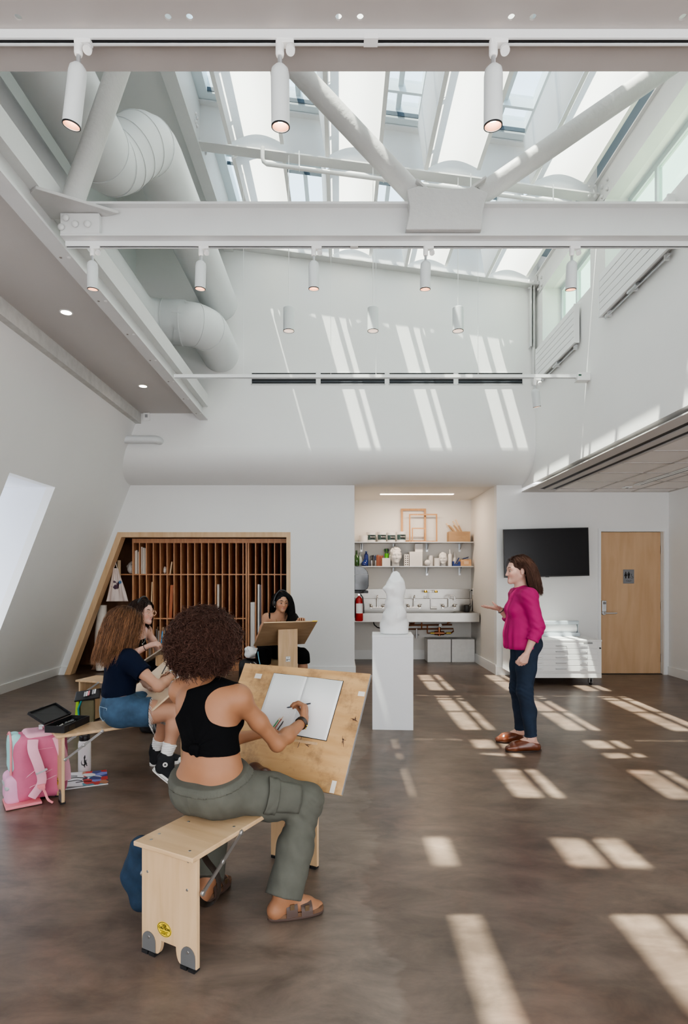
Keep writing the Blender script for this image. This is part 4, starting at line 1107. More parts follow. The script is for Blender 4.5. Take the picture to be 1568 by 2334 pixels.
# open wooden frames
def oframe(px0, px1, py, y, label, w=.03, lean=.03):
    x0, x1 = at(px0, y), at(px1, y); h = CAMH - (py - 1320) * y / 1320 - TS
    t = MB(); W = (x1 - x0)
    t.box(-W / 2, -W / 2 + w, 0, .018, 0, h); t.box(W / 2 - w, W / 2, 0, .018, 0, h); t.box(-W / 2 + w, W / 2 - w, 0, .018, 0, w); t.box(-W / 2 + w, W / 2 - w, 0, .018, h - w, h)
    t.v = [(p[0], p[1] + lean * p[2], p[2]) for p in t.v]
    o = t.build('canvas_stretcher', STRW, None); o.location = ((x0 + x1) / 2, y, TS + .0005); tag(o, label, 'frame', 'open wooden frames on the upper shelf')
oframe(914, 971.5, 1159, 10.21, 'tallest open wooden frame at the back of the upper shelf', .036)
oframe(932.5, 997, 1171, 10.14, 'middle-height open wooden frame overlapping the tallest one', .024)
oframe(939, 971, 1203, 10.08, 'smallest open wooden frame at the front of the upper shelf', .018)
# box with sticks
KB = mat('kraft_card', (.42, .27, .15), .7, var=.04, scale=10)
bx0, bx1 = at(1023, 10.05), at(1071.5, 10.05)
t = thing('wooden_crate', 'small tan box with faint writing holding wooden sticks on the upper shelf', 'box', ((bx0 + bx1) / 2, 10.14, TS))
W = (bx1 - bx0) / 2; H = .18
m = MB()
for a in ((-W, W, -.10, -.09), (-W, W, .09, .10)): m.box(*a, 0, H)
for a in ((-W, -W + .01, -.09, .09), (W - .01, W, -.09, .09)): m.box(*a, 0, H)
m.box(-W + .01, W - .01, -.09, .09, 0, .008); m.build('box_body', KB, t)
m = MB(); m.box(-W + .035, W - .03, -.1015, -.10, .135, .1375); m.build('printed_rule', mat('print_brown', (.30, .17, .09), .7), t)
for (txt, s, z) in (('Brasserie', .040, .152), ('FINE ARTISTS PINE', .014, .115), ('* * *', .02, .085), ('EST. QUALITY', .014, .06), ('No. 4       12/7', .016, .022)):
    pass
m = MB()
for i, (z, w_) in enumerate(((.158, .06), (.118, .085), (.085, .02), (.062, .05), (.03, .09))):
    rg = random.Random(i); pts = [(.02 - w_ + 2 * w_ * j / 24, -.1012, z + (.006 if i == 0 else .003) * math.sin(j * 2.1 + i) * rg.uniform(.5, 1)) for j in range(25)]
    m.tube(pts, .0016 if i == 0 else .0009, 4)
m.build('printed_writing', bpy.data.materials['print_brown'], t)
rg = random.Random(11)
for i in range(11):
    a = rg.uniform(.45, 1.0); L = rg.uniform(.26, .42); x = rg.uniform(-.02, W - .035); y = rg.uniform(-.06, .06)
    d_ = V(-math.sin(a), rg.uniform(-.1, .1), math.cos(a)); c = V((bx0 + bx1) / 2 + x, 10.14 + y, TS + .03)
    c = c + d_ * (L / 2)
    m = MB(); m.obox((0, 0, 0), d_, (0, 1, 0), np.cross(d_, (0, 1, 0)), L / 2, .006, .011)
    o = m.build('wooden_stick', PINE if i % 2 else KB, None); o.location = tuple(c); tag(o, 'wooden stick standing in the tan box on the upper shelf', 'stick', 'wooden sticks in the tan box')
# ---- lower shelf
def lathe_thing(nm, label, cat, px, prof, m_, y=YS, seg=24, group=None, z=BS):
    t = MB(); t.lathe(prof, seg=seg, caps=True); o = t.build(nm, m_, None, smooth=True); o.location = (at(px, y), y, z + .0004); return tag(o, label, cat, group)
GREENG = mat('green_glass', (.03, .10, .02), .08, spec=.8); CLEARG = mat('pale_glass', (.42, .50, .47), .08, spec=.9); BLUEG = mat('cobalt_glass', (.012, .035, .22), .08, spec=.8)
PLAST = mat('plaster', (.78, .765, .745), .7, var=.02, scale=10, bump=.15, bscale=60)
lathe_thing('glass_bottle', 'dark green glass bottle at the left end of the lower shelf', 'bottle', 812.5, [(.045, 0), (.052, .01), (.052, .12), (.045, .165), (.018, .20), (.015, .26), (.017, .27), (.015, .275)], GREENG)
lathe_thing('glass_jug', 'clear glass bottle between the green and blue bottles', 'bottle', 820.5, [(.04, 0), (.045, .01), (.045, .10), (.03, .15), (.014, .19), (.013, .235), (.016, .24)], CLEARG, y=YS + .03)
lathe_thing('glass_bottle', 'tall cobalt blue glass bottle on the lower shelf', 'bottle', 834.5, [(.034, 0), (.036, .01), (.036, .19), (.03, .21), (.016, .225), (.015, .25), (.019, .252), (.019, .262)], BLUEG, y=YS + .03)
lathe_thing('glass_bottle', 'squat round cobalt blue bottle in front of the tall blue one', 'bottle', 830.5, [(.03, 0), (.052, .015), (.056, .04), (.045, .07), (.016, .09), (.014, .12), (.018, .125)], BLUEG, y=YS - .06)
STR = mat('cup_steel', (.45, .44, .44), .3, metal=.8)
BRH = [mat('brush_handle_%d' % i, c, .4) for i, c in enumerate(((.05, .05, .07), (.10, .14, .30), (.45, .10, .05), (.55, .25, .10)))]
def brush_cup(px, label, w, h, m_, bm, n=9, spread=.05, top=.19, lab2='paintbrush handle in the cup', y=YS):
    X = at(px, y)
    o = lathe_thing('brush_cup', label, 'cup', px, [(w * .9, 0), (w, .005), (w, h), (w * .92, h), (w * .9, .01)], m_, y=y)
    rg = random.Random(int(px))
    for i in range(n):
        a = rg.uniform(0, 2 * PI); r0 = w * .4 * rg.random(); r1 = w * .5 + spread * rg.random()
        r1 = min(r1, w * .85 * (top / h) ) if False else r1
        hh_ = top * rg.uniform(.85, 1.05); k_ = min(1, w * .8 / (r1 + 1e-6) * hh_ / h)
        r1 *= k_
        m = MB(); m.tube([(r0 * math.cos(a), r0 * math.sin(a), .012), (r1 * math.cos(a), r1 * math.sin(a), hh_)], [.0035, .0028], 5)
        m.lathe([(.004, 0), (.0055, .012), (.001, .03)], (r1 * math.cos(a), r1 * math.sin(a), hh_), 6)
        b_ = m.build('paintbrush', bm[i % len(bm)], None); b_.location = (X, y, BS + .0004); tag(b_, lab2, 'brush', lab2 + 's')
brush_cup(846.5, 'steel cup of dark brushes, left one of two', .027, .10, STR, BRH[:1], top=.165, lab2='dark brush in the left steel cup')
brush_cup(856, 'steel cup of blue-grey brushes, right one of two', .025, .10, STR, BRH[1:2], top=.165, lab2='blue brush in the right steel cup', y=YS + .02)
# red-brown bundle of coloured sticks
for i in range(12):
    rg = random.Random(i + 50); x = at(865, YS) - .052 + i * .0095
    m = MB(); m.box(-.0042, .0042, -.02, .02, 0, rg.uniform(.17, .20)); o = m.build('pastel_stick', BRH[2 + (i % 3 == 0)], None); o.location = (x, YS - .02 * (i % 2), BS + .0004)
    tag(o, 'red-brown stick in the upright bundle beside the steel cups', 'stick', 'red-brown sticks on the lower shelf')
def pbox(px0, px1, py0, label, y=YS, d=.16, z=BS, m_=PLAST, nm='plaster_block', cat='block', zz=None):
    x0, x1 = at(px0, y), at(px1, y); h = zz if zz else CAMH - (py0 - 1320) * y / 1320 - z
    m = MB(); m.box(-(x1 - x0) / 2, (x1 - x0) / 2, 0, d, 0, h); o = m.build(nm, m_, None, bevel=.002); o.location = ((x0 + x1) / 2, y, z + .0004); return tag(o, label, cat)
yb = 10.05
pbox(871, 890, 1272, 'low plaster block under the bright green brush cup', y=yb, d=.14)
zgb = CAMH - (1272 - 1320) * yb / 1320 + .001
GRN = mat('lime_plastic', (.10, .45, .02), .35)
t = thing('green_brush_cup', 'bright green cup full of brushes on the low plaster block', 'cup', (at(881, yb + .07), yb + .07, zgb))
m = MB(); m.lathe([(.030, 0), (.038, .08), (.034, .08), (.027, .006)], seg=24); m.build('cup_body', GRN, t, smooth=True)
for i in range(12):
    rg = random.Random(i + 90); a = i * PI / 6; r1 = .045 * rg.uniform(.5, 1)
    m = MB(); m.tube([(.012 * math.cos(a), .012 * math.sin(a), .01), (r1 * math.cos(a), r1 * math.sin(a), .12)], .003, 5); m.lathe([(.003, 0), (.009, .012), (.007, .045), (.001, .05)], (r1 * math.cos(a), r1 * math.sin(a), .115), 6)
    b_ = m.build('paintbrush', BRH[0] if i % 3 else GRN, None); b_.location = (at(881, yb + .07), yb + .07, zgb); tag(b_, 'dark-tipped brush standing in the bright green cup', 'brush', 'brushes in the bright green cup')
pbox(921.5, 932, 1263.5, 'pierced plaster block with two rows of holes', y=yb, d=.10)
pbx = bpy.context.scene.objects[-1] if False else None
m = MB(); x0 = at(921.5, yb); xw = at(932, yb) - x0
for i in range(2):
    for j in range(5): m.box(x0 + xw * (.28 + .44 * i) - .008, x0 + xw * (.28 + .44 * i) + .008, yb - .0015, yb + .001, BS + .016 + .037 * j, BS + .034 + .037 * j)
o_ = [o for o in bpy.data.objects if o.name.startswith('plaster_block')][-1]
m.v = [tuple(V(p) - V(tuple(o_.location))) for p in m.v]; m.build('hole_pattern', mat('hole_dark', (.05, .04, .035), .9), o_)
pbox(933.5, 963, 1257.5, 'large white cube stacked under a smaller cube on the lower shelf', y=yb - .01, d=.20, nm='white_cube', cat='cube')
zc = CAMH - (1257.5 - 1320) * (yb - .01) / 1320 + .001
o = pbox(946, 963.5, 1239.5, 'small white cube on top of the large cube', y=yb + .02, d=.12, nm='white_cube', cat='cube', z=zc)
lathe_thing('plaster_sphere', 'small plaster sphere on the lower shelf', 'sphere', 974.5, [(.012, .001), (.03, .007)] + [(.055 * math.sin(a), .055 - .055 * math.cos(a)) for a in [PI * i / 12 for i in range(4, 12)]] + [(.002, .11)], PLAST, y=yb)
lathe_thing('plaster_cylinder', 'tall plaster cylinder behind the sphere', 'cylinder', 982, [(.045, 0), (.045, .19), (.043, .192)], PLAST, y=YS + .05)
lathe_thing('plaster_cylinder', 'short wide plaster cylinder beside the small plaster head', 'cylinder', 996, [(.050, 0), (.050, .135), (.048, .137)], PLAST, y=yb)
lathe_thing('white_bottle', 'white painted bottle with a long neck on the lower shelf', 'bottle', 1025.5, [(.032, 0), (.033, .01), (.033, .19), (.028, .205), (.010, .215), (.010, .27), (.012, .285)], PLAST, y=yb)
lathe_thing('plaster_cone', 'slender grey plaster cone beside the white bottle', 'cone', 1036, [(.042, 0), (.040, .02), (.012, .24), (.002, .258)], PLAST, y=YS + .05)
# head casts
def head_prims(hc, F, U, s=1.0, face=True):
    F, U = nrm(F), nrm(U); L = nrm(np.cross(U, F)); F = np.cross(L, U); hc = V(hc)
    R = np.array([L, F, U])
    P = lambda f, l, u: hc + (F * f + L * l + U * u) * s
    pr = [ell(P(-.012, 0, .02), V(.075, .094, .088) * s, R, k=.02 * s, t='head'), ell(P(.028, 0, -.035), V(.057, .064, .084) * s, R, k=.03 * s, t='head')]
    for q in (-1, 1):
        pr += [cone(P(.0, q * .050, -.062), P(.070, q * .008, -.100), .018 * s, .016 * s, .03 * s, 'head'),
               cone(P(.058, q * .037, -.040), P(.04, q * .048, -.03), .022 * s, .02 * s, .03 * s, 'head'),
               ell(P(-.010, q * .0795, -.022), V(.0095, .018, .030) * s, R, k=.005 * s, t='head'), sph(P(-.004, q * .079, -.045), .008 * s, .006 * s, 'head'),
               cone(P(.080, q * .014, .012), P(.070, q * .046, .008), .010 * s, .010 * s, .02 * s, 'head')]
    pr += [cone(P(.087, 0, -.002), P(.107, 0, -.046), .0068 * s, .0082 * s, .012 * s, 'head'), cone(P(.095, -.009, -.047), P(.095, .009, -.047), .0062 * s, .0062 * s, .008 * s, 'head'),
           sph(P(.079, 0, -.106), .0155 * s, .02 * s, 'head'),
           ell(P(.083, 0, -.0685), V(.022, .012, .0055) * s, R, k=.006 * s, t='head'), ell(P(.082, 0, -.079), V(.019, .012, .0065) * s, R, k=.006 * s, t='head')]
    sb = [sph(P(.099, q * .031, -.014), .0140 * s, .012 * s) for q in (-1, 1)]
    return pr, sb, P, R
def cast(px, y, s, label, turn, base=True):
    X = at(px, y); hc = V(X, y, BS + .13 * s + (.03 * s)); F = V(math.sin(turn), -math.cos(turn), 0)
    pr, sb, P, R = head_prims(hc, F, (0, 0, 1), s)
    pr += [cone(P(-.02, 0, -.09), P(-.02, 0, -.155), .05 * s, .055 * s, .03 * s)]
    for i in range(90):
        rg = random.Random(i); a = rg.uniform(0, 2 * PI); e_ = rg.uniform(-.2, 1.5)
        d_ = V(math.cos(a) * math.cos(e_), math.sin(a) * math.cos(e_), math.sin(e_))
        if d_[1] > .45 and d_[2] < .62: continue
        pr.append(sph(P(-.012 + .090 * d_[1], .074 * d_[0], .022 + .086 * d_[2]), .012 * s, .012 * s))
    v, q = implicit(pr, .0035, subs=sb, clips=[((X, y, BS + .001), (0, 0, -1))])
    tag(np_mesh('plaster_bust', v, q, PLAST, origin=(X, y, BS + .0005)), label, 'sculpture')
    for q_ in (-1, 1): pass
cast(901.5, 10.08, 1.22, 'large classical plaster head cast on the lower shelf', .1)
cast(1009.5, 10.08, .86, 'smaller grey plaster head cast near the right of the lower shelf', -.2)
# blue tool tray and wooden box
BT_ = mat('blue_plastic', (.012, .04, .22), .35)
t = thing('blue_tool_holder', 'dark blue plastic holder with tools sticking out on the lower shelf', 'holder', (at(1041, yb), yb + .03, BS))
m = MB(); m.box(-.075, -.045, -.04, .05, 0, .085); m.box(-.045, .075, -.04, .05, 0, .035); m.build('holder_body', BT_, t, bevel=.006)
m = MB(); m.lathe([(.03, -.03), (.034, 0), (.03, .03)], (.05, -.005, .05), 18, ax=(0, 1, 0)); m.build('tape_wheel', BT_, t, smooth=True)
m = MB(); m.tube([(-.02, 0, .035), (.045, 0, .145)], [.006, .008], 8); m.build('tool_handle', BT_, t)
t = thing('tool_box', 'small wooden box of mixed tools at the right end of the lower shelf', 'box', (at(1062, yb), yb + .04, BS))
m = MB(); m.box(-.095, .085, -.07, .06, 0, .008); m.box(-.095, .085, -.07, -.062, .008, .115); m.box(-.095, .085, .052, .06, .008, .115); m.box(-.095, -.087, -.062, .052, .008, .115); m.box(.077, .085, -.062, .052, .008, .115)
m.build('box_body', wood('box_pine', (.55, .30, .14), (.68, .42, .22), 'X', 5, .5, 8), t)
m = MB(); m.box(-.04, .04, -.0715, -.07, .03, .085); m.build('paper_label', mat('tan_label', (.72, .50, .32), .6), t)
for i in range(9):
    rg = random.Random(i + 5); a = rg.uniform(-1.3, 1.3); x = rg.uniform(-.04, .04)
    m = MB(); c = V(x, rg.uniform(-.03, .03), .118 + .004 * i); d_ = V(math.cos(a) * .9, .1, abs(math.sin(a)) * .25 + .05); L = .045
    m.tube([c - nrm(d_) * L, c + nrm(d_) * L], .0055, 6); m.build('loose_tool', [ALU, BRH[1], BLACKP][i % 3], t)

# ---- sink
t = thing('utility_sink', 'long stainless steel trough sink with tall backsplash in the alcove', 'sink', (1.26, 9.92, .71))
sx0, sx1 = AX0 + .003 - 1.26, AX1 - .022 - 1.26; yf, yb_ = 9.56 - 9.92, AB - .005 - 9.92
zt_ = .861 - .71
m = MB(); m.box(sx0, sx1, yf, yf + .02, 0, zt_); m.box(sx0, sx1, yf + .02, yb_, 0, .012); m.box(sx0, sx0 + .02, yf + .02, yb_, .012, zt_); m.box(sx1 - .30, sx1, yf + .02, .20, zt_ - .012, zt_); m.box(sx1 - .315, sx1 - .30, yf + .02, .20, .012, zt_); m.build('basin', STAIN, t, bevel=.003)
m = MB(); m.box(sx0, sx1, .20, .215, .012, 1.075 - .71); m.box(sx0, sx1, .215, yb_ - .012, 1.062 - .71, 1.075 - .71); m.build('faucet_ledge', STAIN, t, bevel=.002)
m = MB(); m.box(sx0, sx1 - .0, yb_ - .012, yb_, .35, 1.245 - .71); m.build('backsplash', STAIN, t, bevel=.002)
def tap(px, kind):
    Y = 10.12; X = at(px, Y); zz = CAMH - (1384 - 1320) * Y / 1320
    f = thing('gooseneck_faucet', '', 'faucet', (X, Y, zz), group='gooseneck faucets over the sink')
    m = MB(); m.tube([(-.10, -.06, 0), (.10, -.06, 0)], .011, 10); m.build('mixer_bar', CHROME, f, smooth=True)
    for s in (-1, 1):
        m = MB(); m.tube([(s * .10, -.0, 0), (s * .10, -.06, 0)], .016, 10); m.lathe([(.012, 0), (.024, .015), (.024, .035), (.015, .045), (.008, .06), (.004, .065)], (s * .10, -.06, .0), 14, ax=(0, -.3, 1)); m.tube([(s * .10, -.075, .045), (s * .13, -.11, .055)], .006, 8)
        m.build('handle', CHROME, f, smooth=True)
    side = {0: (0, -1), 1: (1, -.25)}[kind]
    m = MB(); dx, dy = side; R_ = .05; nrm_ = math.hypot(dx, dy); dx /= nrm_; dy /= nrm_
    pts = [(0, -.06, 0), (0, -.06, .14)] + [(dx * R_ * (1 - math.cos(a)), -.06 + dy * R_ * (1 - math.cos(a)), .16 + R_ * math.sin(a)) for a in [PI * i / 10 for i in range(11)]] + [(dx * R_ * 2, -.06 + dy * 2 * R_, .12)]
    m.tube(pts, .010, 10); m.build('spout', CHROME, f, smooth=True)
    return f
f = tap(859, 0); f['label'] = 'chrome gooseneck faucet left of the white torso'
f = tap(942.5, 0); f['label'] = 'chrome gooseneck faucet just right of the white torso'
f = tap(1021.5, 1); f['label'] = 'chrome gooseneck faucet at the right end turned sideways'
Y = 10.10; X = at(982, Y); z0_ = CAMH - (1386 - 1320) * Y / 1320
BRASS = mat('brass', (.75, .52, .08), .25, metal=1)
t = thing('eyewash_faucet', 'tall chrome eyewash faucet with two yellow caps above the sink', 'faucet', (X, Y, z0_))
m = MB(); m.tube([(0, 0, 0), (0, 0, .30)], .010, 10); m.tube([(-.09, 0, .29), (.09, 0, .29)], .008, 10); m.build('riser', CHROME, t, smooth=True)
m = MB(); m.lathe([(.022, -.005), (.022, .10)], (0, 0, 0), 18, ax=(1, 0, 0)); m.build('valve_body', ALU, t, smooth=True)
for s in (-1, 1): m = MB(); m.lathe([(.028, 0), (.030, .02), (.012, .045)], (s * .09, 0, .27), 16); m.build('spray_cap', BRASS, t, smooth=True)
m = MB(); m.lathe([(.018, 0), (.022, .02), (.008, .03), (.008, .07)], (-.075, .05, .14), 14); m.build('side_valve', ALU, t, smooth=True)
t = thing('black_kettle', 'small black appliance with a power cord on the sink corner', 'appliance', (at(1063.5, 9.9), 9.9, .8615))
m = MB(); m.lathe([(.05, 0), (.055, .01), (.055, .09), (.045, .115), (.02, .12)], seg=24); m.build('appliance_body', BLACKP, t, smooth=True)
m = MB(); m.tube([(.03, 0, .10), (.06, 0, .14), (.075, 0, .10), (.055, 0, .03)], .007, 8); m.build('handle', BLACKP, t, smooth=True)
m = MB(); m.tube([(.05, .03, .04), (.09, .10, .10), (.095, .2, .28), (.115, .25, .345)], .004, 6); m.build('power_cord', BLACKM, t, smooth=True)
t = thing('wall_outlet', 'white wall outlet above the right end of the sink', 'outlet', (AX1 - .001, 10.14, 1.20))
m = MB(); m.box(-.006, 0, -.035, .035, -.06, .06); m.build('plate', WHITEP, t, bevel=.002); m = MB(); m.box(-.035, -.006, -.012, .012, .01, .035); m.build('plug', BLACKP, t, bevel=.003)
# copper pipes under the sink
COP = mat('copper_pipe', (.42, .17, .09), .3, metal=.85)
Y = 10.15; PK = Y / 1320
w3 = lambda px, py, dy=0: V((px - 775) * PK, Y + dy, CAMH - (py - 1320) * PK)
t = thing('copper_pipework', 'red-brown copper pipes and valves below the sink', 'pipework', (1.3, Y, .6))
for pts in ([(928, 1425), (1030, 1424)], [(930, 1434), (1033, 1433), (1033, 1439), (1028, 1443), (1012, 1444)], [(974, 1425), (974, 1443), (990, 1443)], [(961, 1419), (961, 1434)], [(1020, 1424), (1020, 1420), (1030, 1416)], [(935, 1421), (944, 1421), (944, 1416)], [(1003, 1423), (1003, 1447)]):
    m = MB(); m.tube([w3(*p) for p in pts], .013, 8); ch(m, 'pipe_run', COP, t, smooth=True)
m = MB(); m.tube([w3(990, 1443), w3(1012, 1443)], .035, 12); m.tube([w3(1001, 1430), w3(1001, 1449)], .026, 12); ch(m, 'mixing_valve', COP, t, smooth=True)
m = MB(); m.lathe([(.026, 0), (.030, .012), (.028, .02)], w3(1002.5, 1425, -.03), 20, ax=(0, -1, 0)); ch(m, 'gauge', WHITEP, t, smooth=True)
m = MB(); m.lathe([(.018, 0), (.018, .08)], w3(981, 1443), 10, ax=(1, 0, 0)); m.lathe([(.018, 0), (.018, .08)], w3(1017, 1443), 10, ax=(1, 0, 0)); ch(m, 'union_nut', BRASS, t, smooth=True)
m = MB(); m.tube([w3(949.5, 1433), w3(949.5, 1455)], .016, 10); m.tube([w3(944, 1447), w3(955, 1447)], .010, 8); ch(m, 'drain_valve', ALU, t, smooth=True)
m = MB(); m.tube([w3(851, 1416), w3(853, 1424), w3(860, 1430), w3(867, 1432)], .010, 8); ch(m, 'drain_hose', BLACKP, t, smooth=True)
# white plinth cubes below the sink
for i, (x0, x1, lab) in enumerate(((1.495, 1.895, 'white scuffed plinth cube under the sink, left of the two'), (1.910, 2.302, 'white scuffed plinth cube under the sink, right of the two'))):
    m = MB(); m.box(-(x1 - x0) / 2, (x1 - x0) / 2, 0, .37, 0, .392); o = m.build('plinth_cube', mat('scuffed_white', (.80, .79, .77), .6, var=.04, scale=14, bump=.2, bscale=20) if i == 0 else bpy.data.materials['scuffed_white'], None, bevel=.004); o.location = ((x0 + x1) / 2, 9.895, .0005); tag(o, lab, 'plinth')
# towel dispenser and extinguisher on the left alcove wall
t = thing('towel_dispenser', 'smoky grey plastic towel dispenser on the left alcove wall', 'dispenser', (AX0 + .001, 9.0, 1.44))
SMOKE = mat('smoked_plastic', (.085, .09, .10), .12, var=.35, scale=7, spec=.7)
m = MB(); pf = [(0, -.195), (.16, -.195), (.205, -.17), (.222, -.12), (.222, .03), (.205, .10), (.165, .15), (.11, .175), (0, .185)]
m.prism([(x, z) for x, z in pf], 'y', -.16, .16); m.build('cover', SMOKE, t, bevel=.012)
m = MB(); m.box(0.002, .215, -.163, .163, -.235, -.197); m.build('outlet_slot', BLACKP, t, bevel=.004)
m = MB(); m.box(.0, .22, -.1625, .1625, .045, .056); m.build('cover_seam', mat('seam_grey', (.35, .36, .38), .3), t)
t = thing('fire_extinguisher', 'red fire extinguisher on the left alcove wall', 'extinguisher', (AX0 + .075, 8.85, .78))
RED = mat('extinguisher_red', (.42, .012, .015), .28, coat=.3)
m = MB(); m.lathe([(.001, 0), (.055, 0), (.062, .012), (.062, .30), (.05, .345), (.02, .37), (.02, .39)], seg=28, caps=False); m.build('cylinder', RED, t, smooth=True)
m = MB(); m.box(-.018, .018, -.018, .018, .385, .42); m.build('valve_head', CHROME, t, bevel=.003)
m = MB(); m.tube([(0, 0, .42), (.03, -.02, .43), (.07, -.02, .44)], .008, 8); m.tube([(0, 0, .45), (.03, -.02, .465), (.075, -.02, .455)], .008, 8); m.build('lever', BLACKP, t, smooth=True)
m = MB(); m.tube([(.02, -.03, .41), (.055, -.045, .36), (.07, -.05, .22), (.068, -.05, .12)], .010, 8); m.build('hose', BLACKP, t, smooth=True)
m = MB()
N = 10; vs = []
for i in range(N + 1):
    a = -2.4 + 1.9 * i / N
    for z in (.12, .27): vs.append((.0635 * math.cos(a), .0635 * math.sin(a), z))
m.add(vs, [(2 * i, 2 * i + 2, 2 * i + 3, 2 * i + 1) for i in range(N)]); m.build('white_label', PAPER, t, smooth='all')
m = MB(); m.box(-.075, -.060, -.04, .04, .05, .36); m.build('wall_bracket', BLACKM, t)
# ------------------------------------------------------------------ drawing horses, boards and things on them
SCREW = mat('screw_steel', (.45, .44, .42), .3, metal=.9)
FOOTM = mat('foot_plate', (.13, .13, .13), .5)
STRUT = mat('strut_steel', (.42, .41, .40), .35, metal=.85)
YEL = mat('sticker_yellow', (.85, .60, .02), .5)
def horse(label, origin, v, seat_h=.43, wid=.274, tall=.80, seatlen=.875, caution=True, plate=False):
    v = nrm(V(v[0], v[1], 0)); ang = math.atan2(v[1], v[0]) - PI / 2
    t = thing('drawing_horse', label, 'bench', (origin[0], origin[1], 0), rotz=ang)
    w = wid / 2; s = .018
    m = MB(); m.box(-w - .010, w + .010, -.032, seatlen - .012, seat_h - s, seat_h); m.build('seat', BIRCHX, t, bevel=.003)
    def panel(y, top, nm):
        fw = .078; ah = .055
        pts = [(-w, 0.012), (-w + fw, 0.012)]
        pts += [(-w + fw + .022 * math.sin(a), .012 + ah * (1 - math.cos(a))) for a in [PI / 2 * i / 6 for i in range(1, 7)]]
        pts += [(w - fw - .022 * math.sin(a), .012 + ah * (1 - math.cos(a))) for a in [PI / 2 * i / 6 for i in range(6, 0, -1)]]
        pts += [(w - fw, .012), (w, .012), (w, top), (-w, top)]
        m = MB(); m.prism(pts, 'y', y, y + s); p = m.build(nm, BIRCH, t, bevel=.0015)
        for sx_ in (-1, 1):
            out = -1 if y < .3 else 1; yy = y if out < 0 else y + s
            cxx = sx_ * (w - fw / 2)
            mm = MB(); hf = .034
            q = [(cxx - hf, .014), (cxx + hf, .014), (cxx + hf, .05)] + [(cxx + hf * math.cos(a), .05 + .036 * math.sin(a)) for a in [PI * i / 10 for i in range(1, 10)]] + [(cxx - hf, .05)]
            a_, b_ = (yy - .003, yy - .0002) if out < 0 else (yy + .0002, yy + .003)
            mm.prism(q, 'y', a_, b_); mm.build('foot_plate', FOOTM, p)
            mm = MB(); mm.box(cxx - hf, cxx - .004, y - .006, y + s + .006, 0, .013); mm.box(cxx + .004, cxx + hf, y - .006, y + s + .006, 0, .013); mm.build('rubber_foot', BLACKP, p)
            mm = MB(); mm.lathe([(.006, 0), (.005, .002)], (cxx, yy + out * .003, .066), 10, ax=(0, out, 0)); mm.build('screw', SCREW, p)
        return p
    near = panel(0, seat_h - s, 'low_leg'); far = panel(seatlen - .01, tall, 'tall_leg')
    if caution:
        mm = MB(); mm.lathe([(.0001, 0), (.036, 0), (.036, .0006), (.0001, .0006)], (-.02, 0, .115), 28, ax=(0, -1, 0), caps=False)
        mm.v = [(-.02 + (p[0] + .02) * 1.0, p[1], .115 + (p[2] - .115) * .78) for p in mm.v]; st = mm.build('caution_sticker', YEL, near)
        mm = MB(); mm.tube([(-.02 + .033 * math.cos(a), -.0008, .115 + .0255 * math.sin(a)) for a in [2 * PI * i / 28 for i in range(28)]], .0011, 4, closed=True); mm.build('sticker_rim', BLACKM, near)
        text_mesh('sticker_text', 'USE', .014, BLACKM, near, (-.02, -.001, .129), bold=.0003); text_mesh('sticker_text', 'CAUTION', .0125, BLACKM, near, (-.02, -.001, .118), bold=.0004)
        text_mesh('sticker_text', 'do not lean or stand\nclose legs first\nkeep fingers clear', .0048, BLACKM, near, (-.02, -.001, .103))
    if plate:
        mm = MB(); y = seatlen - .01 + s; mm.box(-.028, .028, y, y + .001, .50, .56); pl_ = mm.build('number_sticker', PAPER, far)
        mm = MB(); mm.tube([(-.026, y + .0014, .502), (.026, y + .0014, .502), (.026, y + .0014, .558), (-.026, y + .0014, .558)], .0014, 4, closed=True); mm.build('sticker_rim', BLACKM, far)
        text_mesh('sticker_text', 'BFY', .026, BLACKM, far, (0, y + .0014, .520), (PI / 2, 0, PI), bold=.0005); text_mesh('sticker_text', 'studio', .012, BLACKM, far, (0, y + .0014, .546), (PI / 2, 0, PI))
    for (x, y) in ((-w + .04, .009), (w - .04, .009), (-w + .03, .06), (w - .03, .25), (-w + .05, .20)):
        mm = MB(); mm.lathe([(.006, 0), (.005, .0012)], (x, y, seat_h), 10); mm.build('screw', SCREW, t)
    for (x, z) in ((-w + .03, .31), (w - .045, .29), (w - .04, .395)):
        mm = MB(); mm.lathe([(.0055, 0), (.0045, .0015)], (x, 0, z), 10, ax=(0, -1, 0)); mm.build('screw', SCREW, near)
    for sx_ in (-1, 1):
        for (ya, yb2) in ((.24, .018), (seatlen - .24, seatlen - .012)):
            X = sx_ * (w + .014); A, B = V(X, ya, seat_h - .012), V(X, yb2, .285); d = nrm(B - A); mid = (A + B) / 2
            mm = MB(); mm.obox(mid - d * .07, d, (1, 0, 0), np.cross(d, (1, 0, 0)), np.linalg.norm(B - A) / 2 - .06, .0015, .008); mm.obox(mid + d * .05, d, (1, 0, 0), np.cross(d, (1, 0, 0)), np.linalg.norm(B - A) / 2 - .05, .0028, .007)
            for p in (A, mid, B): mm.lathe([(.010, -.004), (.010, .004), (.006, .006)], p, 12, ax=(sx_, 0, 0))
            mm.build('folding_brace', STRUT, t)
    return t
VA = nrm(V(.475, .88, 0)); UA = V(VA[1], -VA[0], 0)
horse('birch plywood drawing horse in the foreground under the curly-haired student', (-.637, 2.148), VA, seatlen=.86, tall=.62)
VB = nrm(V(.80, .60, 0)); UB = V(VB[1], -VB[0], 0)
horse('birch plywood drawing horse under the student in the navy T-shirt', (-1.82, 3.735), VB, seat_h=.44, wid=.23, tall=.60)
VD = nrm(V(.4, -.917, 0)); UD = V(-VD[1], VD[0], 0)
PD = V(-.588, 6.47, 0); od = PD - VD * .86
